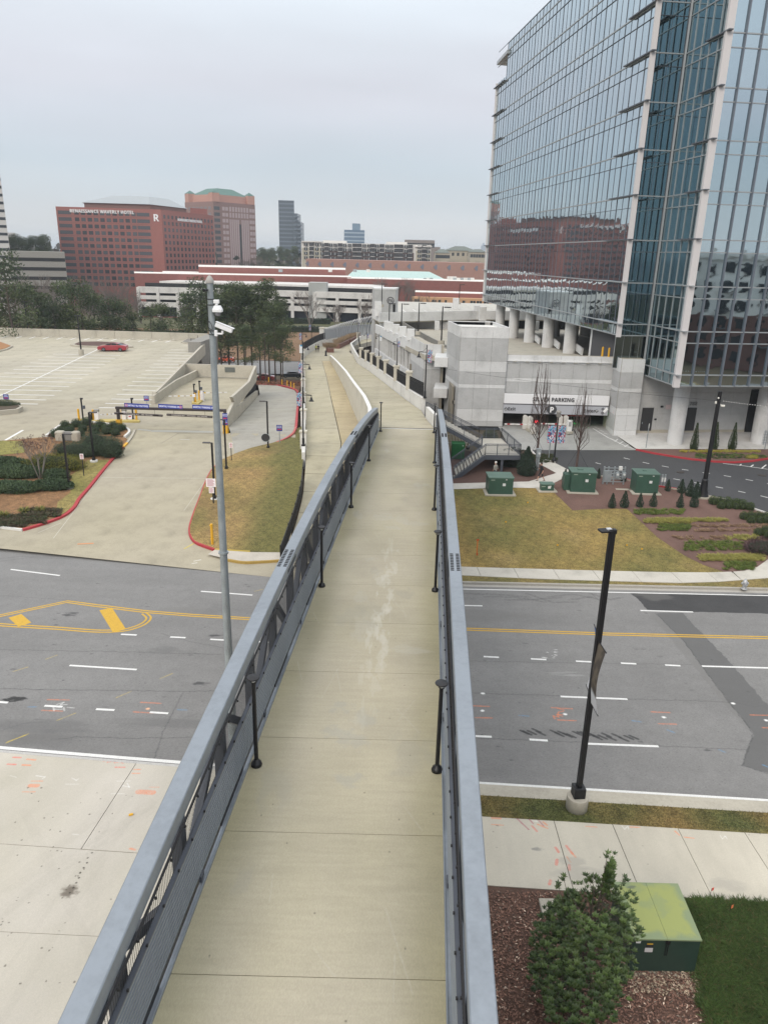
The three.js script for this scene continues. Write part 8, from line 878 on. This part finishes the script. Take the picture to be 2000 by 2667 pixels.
part(o,'ground_glazing',sweep(pts.map(p=>V(p.x,0,p.z-2.5)),.6,bot,yy(813)),M([.012,.018,.035],{roughness:.3}));part(o,'roof_deck',prism([A,B,C,D,[D.x,D.z-40],[A.x+10,A.z-40]],yy(764),yy(763)),wm);part(o,'upper_tier',prism([[A.x+4,A.z-14],[B.x,B.z-14],[C.x,C.z-14],[D.x,D.z-14],[D.x,D.z-40],[A.x+10,A.z-40]],yy(765),yy(748)),wm);for(const[x0,x1]of[[520,660],[700,900]]){const a=P2(x0,316),b=P2(x1,306);part(o,'long_slot',prism([[a.x,a.z+3],[b.x,b.z+3],[b.x,b.z],[a.x,a.z]],yy(757),yy(752)),M([.25,.245,.21]));}const s0=P2(803,289),s1=P2(850,289);part(o,'stair_block',prism([s0,s1,[s1.x,s1.z-8],[s0.x,s0.z-8]],bot,yy(737)),M([.36,.37,.36]));
}
{ 
const bk=M([.27,.105,.09],{map:withSize(gB,9)}),bk2=M([.34,.135,.115],{map:withSize(gB,9)}),rf=M([.68,.66,.62]);const o=placed('brick_mall','low red brick mall buildings with white roofs behind the white garage','mall',P2(700,345).setY(0));const blk=(x0,x1,d,yT,mt,dp=60,d2=d)=>{const a=P2(x0,d),b=P2(x1,d2),t=hAt((x0+x1) /2,yT,a.clone().lerp(b,.5)),q=[a,b,[b.x*(1+dp /d),b.z*(1+dp /d)],[a.x*(1+dp /d),a.z*(1+dp /d)]];part(o,'wall',prism(q,-8,t),mt);part(o,'roof',prism(q.map(p=>p.isVector3?[p.x,p.z-.3]:p),t-.3,t+.12),rf);return[a,b,t];};
blk(345,915,336,717,bk,22);blk(515,900,362,699,bk2,50);blk(420,556,360,712,bk2,30);blk(905,1290,330,730,bk,26);const[a,b,t]=blk(1085,1290,290,764,bk,14);{const c=P2(1078,286),d=P2(1290,286),y1=hAt(1180,776,c);part(o,'orange_wall',prism([c,d,[d.x,d.z-4],[c.x,c.z-4]],-8,y1),M([.50,.30,.17]));for(const u of[.06,.28,.36,.44,.56,.66,.76,.84,.93]){const x=lerp(1078,1290,u),p=P2(x,285.8);part(o,'window',box(1.9,3.6,.3,p.x,y1-2.6,p.z),gl);part(o,'glazing_bar',[box(.12,3.6,.1,p.x,y1-2.6,p.z+.2),box(1.9,.12,.1,p.x,y1-2.6,p.z+.2)],M([.5,.4,.3]));}}
{const c=P2(900,350),d=P2(1168,350),y0=hAt(1040,727,c),y1=hAt(1040,706,P2(1040,368));part(o,'green_roof',frustum([[c.x,c.z],[d.x,d.z],[d.x,d.z-40],[c.x,c.z-40]],[[c.x+3,c.z-20],[d.x-7,d.z-20],[d.x-7,d.z-22],[c.x+3,c.z-22]],y0,y1),M([.36,.50,.47],{roughness:.5}));}for(let k=0;k<14;k++){const x=[860,925,960,1110,1118,1126,1180,1188,1197,1208,1216,1226,1234,730][k],p=P2(x,345);part(o,'roof_unit',box(k===6?4:1.6,k===6?2.2:1.1,1.5,p.x,hAt(x,k<3||k===13?705:727,p),p.z),k%2?m.galv:m.white);}
const e=P2(797,440),f=P2(1275,415),w=placed('brick_wall','long pink brick wall with blue diamond tiles below the apartments','wall',e.clone().setY(0)),y1=hAt(960,678,e.clone().lerp(f,.35));part(w,'wall',prism([e,f,[f.x,f.z-40],[e.x,e.z-40]],-8,y1),M([.38,.22,.18],{map:withSize(gB,9)}));for(let k=0;k<14;k++){const u=(k+.15) /14,p=e.clone().lerp(f,u);part(w,'tile_diamond',box(2.1,2.1,.2,0,0,0,0,0,k%1?0:Math.PI /4).translate(p.x,y1-2.6,p.z+.05),M([.16,.17,.21]));}
}
{ 
const a=P2(785,512),b=P2(1122,500),o=placed('white_apartments','long white and brown apartment block with dark balconies at the horizon','apartment block',a.clone().setY(0)),wm=M([.62,.61,.58]),y=py=>hAt(950,py,a.clone().lerp(b,.5)),d=b.clone().sub(a),pt=(x,dz=0)=>{const q=planHit(x,650,[a,b]);return V(q.x,0,q.z+dz);};const blk=(x0,x1,y0,y1,dz,mt,nm)=>{const p=pt(x0,dz),q=pt(x1,dz);part(o,nm,prism([p,q,[q.x,q.z-16],[p.x,p.z-16]],y0,y1),mt);};const be=M([.42,.40,.33]),br=M([.115,.08,.075]);
blk(785,1122,-8,y(634),0,wm,'wall');blk(840,1078,-8,y(655.5),.35,br,'brown_storeys');blk(787,836,-8,y(649),.5,be,'beige_bay');blk(1083,1121,-8,y(650),.5,be,'beige_bay');blk(786,838,y(634),y(631),1.2,wm,'cornice');blk(1080,1124,y(640),y(637.5),1.2,wm,'cornice');blk(840,900,y(634),y(628),-4,wm,'roof_block');blk(1005,1060,y(634),y(628),-4,wm,'roof_block');
for(let r=0;r<4;r++){const yy=y(640+r*11.6);for(const x of[797,826,839.5,862,873.5,898,910.5,949,961,982,1008,1019,1057,1092,1115]){const p=pt(x,.8);part(o,'window',box(2.2,1.7,.3,p.x,yy,p.z),gl);part(o,'mullion',box(.2,1.7,.1,p.x,yy,p.z+.2),wm);}for(const x of[812,851,886,924,936,971,994.5,1032,1044,1068,1104]){const p=pt(x,.9);part(o,'balcony',box(2.9,2.3,.4,p.x,yy,p.z),M([.045,.045,.05]));part(o,'balcony_rail',box(3,.25,.3,p.x,yy-1.1,p.z+.3),wm);}}
}
{const o=placed('beige_houses','beige buildings with grey green roofs at the right horizon','houses',P2(1200,520).setY(0));for(const[x0,x1,d,yr,ye]of[[1135,1172,520,648,658],[1160,1240,545,640,652],[1225,1268,520,648,656]]){const a=P2(x0,d),b=P2(x1,d),e=hAt(x0,ye,a),q=[[a.x,a.z],[b.x,b.z],[b.x,b.z-18],[a.x,a.z-18]],c=[(a.x+b.x) /2,a.z-9];part(o,'wall',prism(q,-5,e),M([.38,.34,.27]));part(o,'roof',frustum(q.map(p=>sc(p,c,1.06)),q.map(p=>sc(p,c,.3)),e,hAt(x0,yr,a)),M([.13,.15,.135]));win(o,'window',a,b,lin(6),e-2.4,1.6,2,gl);}
const k=placed('skyline_tower','tiny pale blue skyscraper on the right horizon','tower',P2(1258,3600).setY(0)),p=P2(1258,3600),t=hAt(1258,640,p);part(k,'shaft',box(20,t+20,20,p.x,(t-20) /2,p.z),M([.2,.24,.3]));part(k,'spire',cyl(.6,9,hAt(1258,631,p)-t,p.x,t,p.z,6),M([.2,.24,.3]));}
seed=777;stuff('far_wood','hazy belt of far woods along the horizon','wood',leafGeo(9000,i=>{const a=RR(-.62,.55),d=RR(560,1600),f=RR(.6,1.5);return{p:V(Math.sin(a)*d,4+d*.003+RR(-6,9)+wf(a*30,d /200,2,3)*6,-Math.cos(a)*d),d:V(RR(-1,1),RR(.2,1),RR(-1,1)).normalize(),w:RR(3,6),l:RR(5,9),c:i%3?[.075*f,.065*f,.055*f]:[.03*f,.045*f,.03*f]};}),m.leafSoft);
}
// ================================================================ PEOPLE
{
function person(label,pos,turn,bones,head,name='person'){
const res=72,mc=new MarchingCubes(res,new THREE.MeshBasicMaterial(),false,true,90000);mc.isolation=0;const S=1.02,cy=.95;const sd=(p,b)=>{const[a,c,r0,r1]=b;const ab=c.clone().sub(a),t=clamp(p.clone().sub(a).dot(ab) /ab.lengthSq());return p.distanceTo(a.clone().addScaledVector(ab,t))-lerp(r0,r1,t);};
const q=V();for(let k=0;k<res;k++)for(let j=0;j<res;j++)for(let i=0;i<res;i++){q.set((i-res /2) /(res /2)*S,(j-res /2) /(res /2)*S+cy,(k-res /2) /(res /2)*S);let d=9;for(const b of bones){const e=sd(q,b);const h=clamp(.5+.5*(d-e) /.035);d=lerp(d,e,h)-.035*h*(1-h);}mc.field[i+j*res+k*res*res]=-d;}
mc.update();const n=mc.count??mc.geometry.drawRange.count,pos2=mc.positionArray.slice(0,n*3),nr=mc.normalArray.slice(0,n*3),col=new Float32Array(n*3);for(let i=0;i<n;i++){q.set(pos2[i*3]*S,pos2[i*3+1]*S+cy,pos2[i*3+2]*S);pos2[i*3]=q.x;pos2[i*3+1]=q.y;pos2[i*3+2]=q.z;let best=9,c=bones[0][4];for(const b of bones){const e=sd(q,b);if(e<best){best=e;c=b[4];}}col.set(c,i*3);}
const g=new THREE.BufferGeometry();g.setAttribute('position',new THREE.BufferAttribute(pos2,3));g.setAttribute('normal',new THREE.BufferAttribute(nr,3));g.setAttribute('color',new THREE.BufferAttribute(col,3));const o=thing(name,label,'person',pos);o.rotation.y=turn;part(o,'body',triUV(g),MV([1,1,1],{side:THREE.DoubleSide,roughness:.85}));
part(o,'hair',sph(.112,head.x-.012,head.y+.035,head.z,1.05,.95,1,12),head.m);for(const s of[-1,1]){part(o,'eye',sph(.013,head.x+.092,head.y+.012,head.z+s*.035,1,1,1,6),m.black);}return o;
}
const SK=[.42,.25,.18],fig=(T,P,S,st,arm)=>{const h=V(0,.92,0),b=[];const A=(a,c,r0,r1,k)=>b.push([V(...a),V(...c),r0,r1,k]); 
A([0,.93,-.075],[0,.93,.075],.115,.115,P);A([0,.98,0],[.02,1.36,0],.13,.15,T);A([.02,1.4,-.15],[.02,1.4,.15],.075,.075,T);A([.02,1.42,0],[.03,1.56,0],.055,.05,SK);A([.035,1.62,0],[.045,1.68,0],.088,.098,SK);A([.13,1.62,0],[.14,1.6,0],.014,.018,SK);for(const s of[-1,1])A([.03,1.63,s*.1],[.03,1.66,s*.1],.018,.02,SK);
for(const s of[-1,1]){const f=s*st;A([0,.9,s*.09],[f*.5+.04,.5,s*.09],.092,.066,P);A([f*.5+.04,.5,s*.09],[f*(f>0?.95:1.15),.1,s*.09],.058,.038,S);A([f*(f>0?.95:1.15)-.04,.045,s*.09],[f*(f>0?.95:1.15)+.17,.035,s*.1],.042,.034,[.02,.02,.02]);const e=arm(s);A([.02,1.38,s*.19],e[0],.056,.045,T);A(e[0],e[1],.042,.03,e[3]||SK);A(e[1],e[2],.036,.03,SK);const hd=V(...e[2]).sub(V(...e[1])).normalize();for(let k=0;k<5;k++){const w=k===4,p=V(...e[2]).add(V(w?-.03:0,w?0:0,(k-1.5)*.016*(w?.8:1)));b.push([p,p.clone().addScaledVector(hd,[.055,.065,.06,.048,.04][k]).add(V(.012,w?.02:-.012,0)),.009,.008,SK]);}}return b;};
const K=[.012,.012,.014];const p1=PR(1407,1253);const walk=person('person in black shirt and black shorts walking past the stairs looking at a phone',p1,Math.PI+.25,fig(K,K,SK,.3,s=>s>0?[[-.08,1.13,.24],[.16,1.16,.16],[.25,1.22,.1]]:[[-.06,1.12,-.25],[.02,.9,-.26],[.05,.82,-.25]]),{x:.04,y:1.68,z:0,m:M([.015,.012,.01])});
const ph=V(.3,1.27,.1).applyAxisAngle(V(0,1,0),Math.PI+.25).add(p1);single('phone','small phone held in the hand of the walking person','phone',[rbox(.02,.14,.08,ph.x,ph.y,ph.z,0,.008)],m.black);
const p2=PR(1288,1251);person('person in grey top and white cap standing behind the green transformer box',p2,2.2,fig([.25,.24,.21],[.05,.05,.06],[.05,.05,.06],.05,s=>[[-.03,1.12,s*.25],[.12,.95,s*.2],[.18,.9,s*.17]]),{x:.03,y:1.69,z:0,m:M([.62,.6,.55])});
const hr=(x,y)=>on(x,y,hRamp,.02);const arms=s=>[[-.02,1.12,s*.25],[.04,.88,s*.24],[.05,.8,s*.23],s>0?null:null];person('person in yellow safety vest and dark trousers walking on the far ramp',hr(823.5,917.5),-1.6,fig([.42,.44,.10],[.03,.03,.035],[.03,.03,.035],.2,arms),{x:.04,y:1.68,z:0,m:M([.03,.02,.015])});person('person in dark jacket and trousers walking beside the yellow vest',hr(829.5,917),-1.6,fig([.02,.022,.03],[.03,.03,.035],[.03,.03,.035],.18,arms),{x:.04,y:1.68,z:0,m:M([.02,.015,.012])});
}
{ 
const b=PR(1441.8,1204),h=heightAt(1454,1082,b)-b.y,o=thing('banner_lamp','black lamp pole with two patterned banners before the garage entrance','street lamp',b);part(o,'base',lathe([[0,0],[.24,0],[.2,.3],[.1,.5],[0,.5]],14),m.black);part(o,'pole',cyl(.06,.09,h-.3,0,.2,0,12),m.black);part(o,'lantern',[lathe([[.1,0],[.22,.1],[.2,.5],[.3,.55],[.1,.7],[0,.72]],14).translate(0,h-.2,0)],M([.25,.24,.22]));for(const s of[-1,1]){part(o,'banner',new THREE.PlaneGeometry(.78,1.75,3,6).rotateY(s*.25).translate(s*.5,h*.6,0).toNonIndexed(),m.banner);part(o,'banner_arm',tube(V(0,h*.6+.9,0),V(s*.9,h*.6+.9,0),.016),m.black);}
const p=PR(1428,1196),q=thing('sign_post','slim grey sign post with its back turned beside the entrance lamp','sign',p);part(q,'post',box(.08,2.7,.06,0,1.3,0),m.galv);part(q,'sign',box(.1,.5,.04,.02,2.55,.04,.7),m.galv);
seed=42;const cols=[[.6,.6,.6],[.05,.05,.055],[.3,.31,.33],[.12,.02,.02],[.62,.61,.58]];for(let i=0;i<14;i++){const x=20+(i%7)*42+RR(-8,8),d=i<7?262:300,c=at(x,760,d).setY(LOW);const t=thing('distant_car',`${['white', 'black', 'grey', 'dark red', 'pale'][i % 5]} car in the lot behind the pines, ${ORD[i % 7]} of the ${i < 7 ? 'nearer' : 'farther'} row`,'car',c,'cars in the far lots');t.rotation.y=RR(-.3,.3);part(t,'body',[rbox(4.5,.7,1.8,0,.65,0,0,.2,3)],M(cols[i%5],{roughness:.35}));part(t,'cabin',rbox(2.4,.6,1.6,.1,1.25,0,0,.25,3),M([.04,.045,.05],{roughness:.15}));for(const u of[-1.4,1.4])part(t,'wheel',triUV(new THREE.CylinderGeometry(.33,.33,1.84,12).rotateX(Math.PI /2).translate(u,.33,0)),m.blackMatte);}
}
renderer.render(scene,camera);
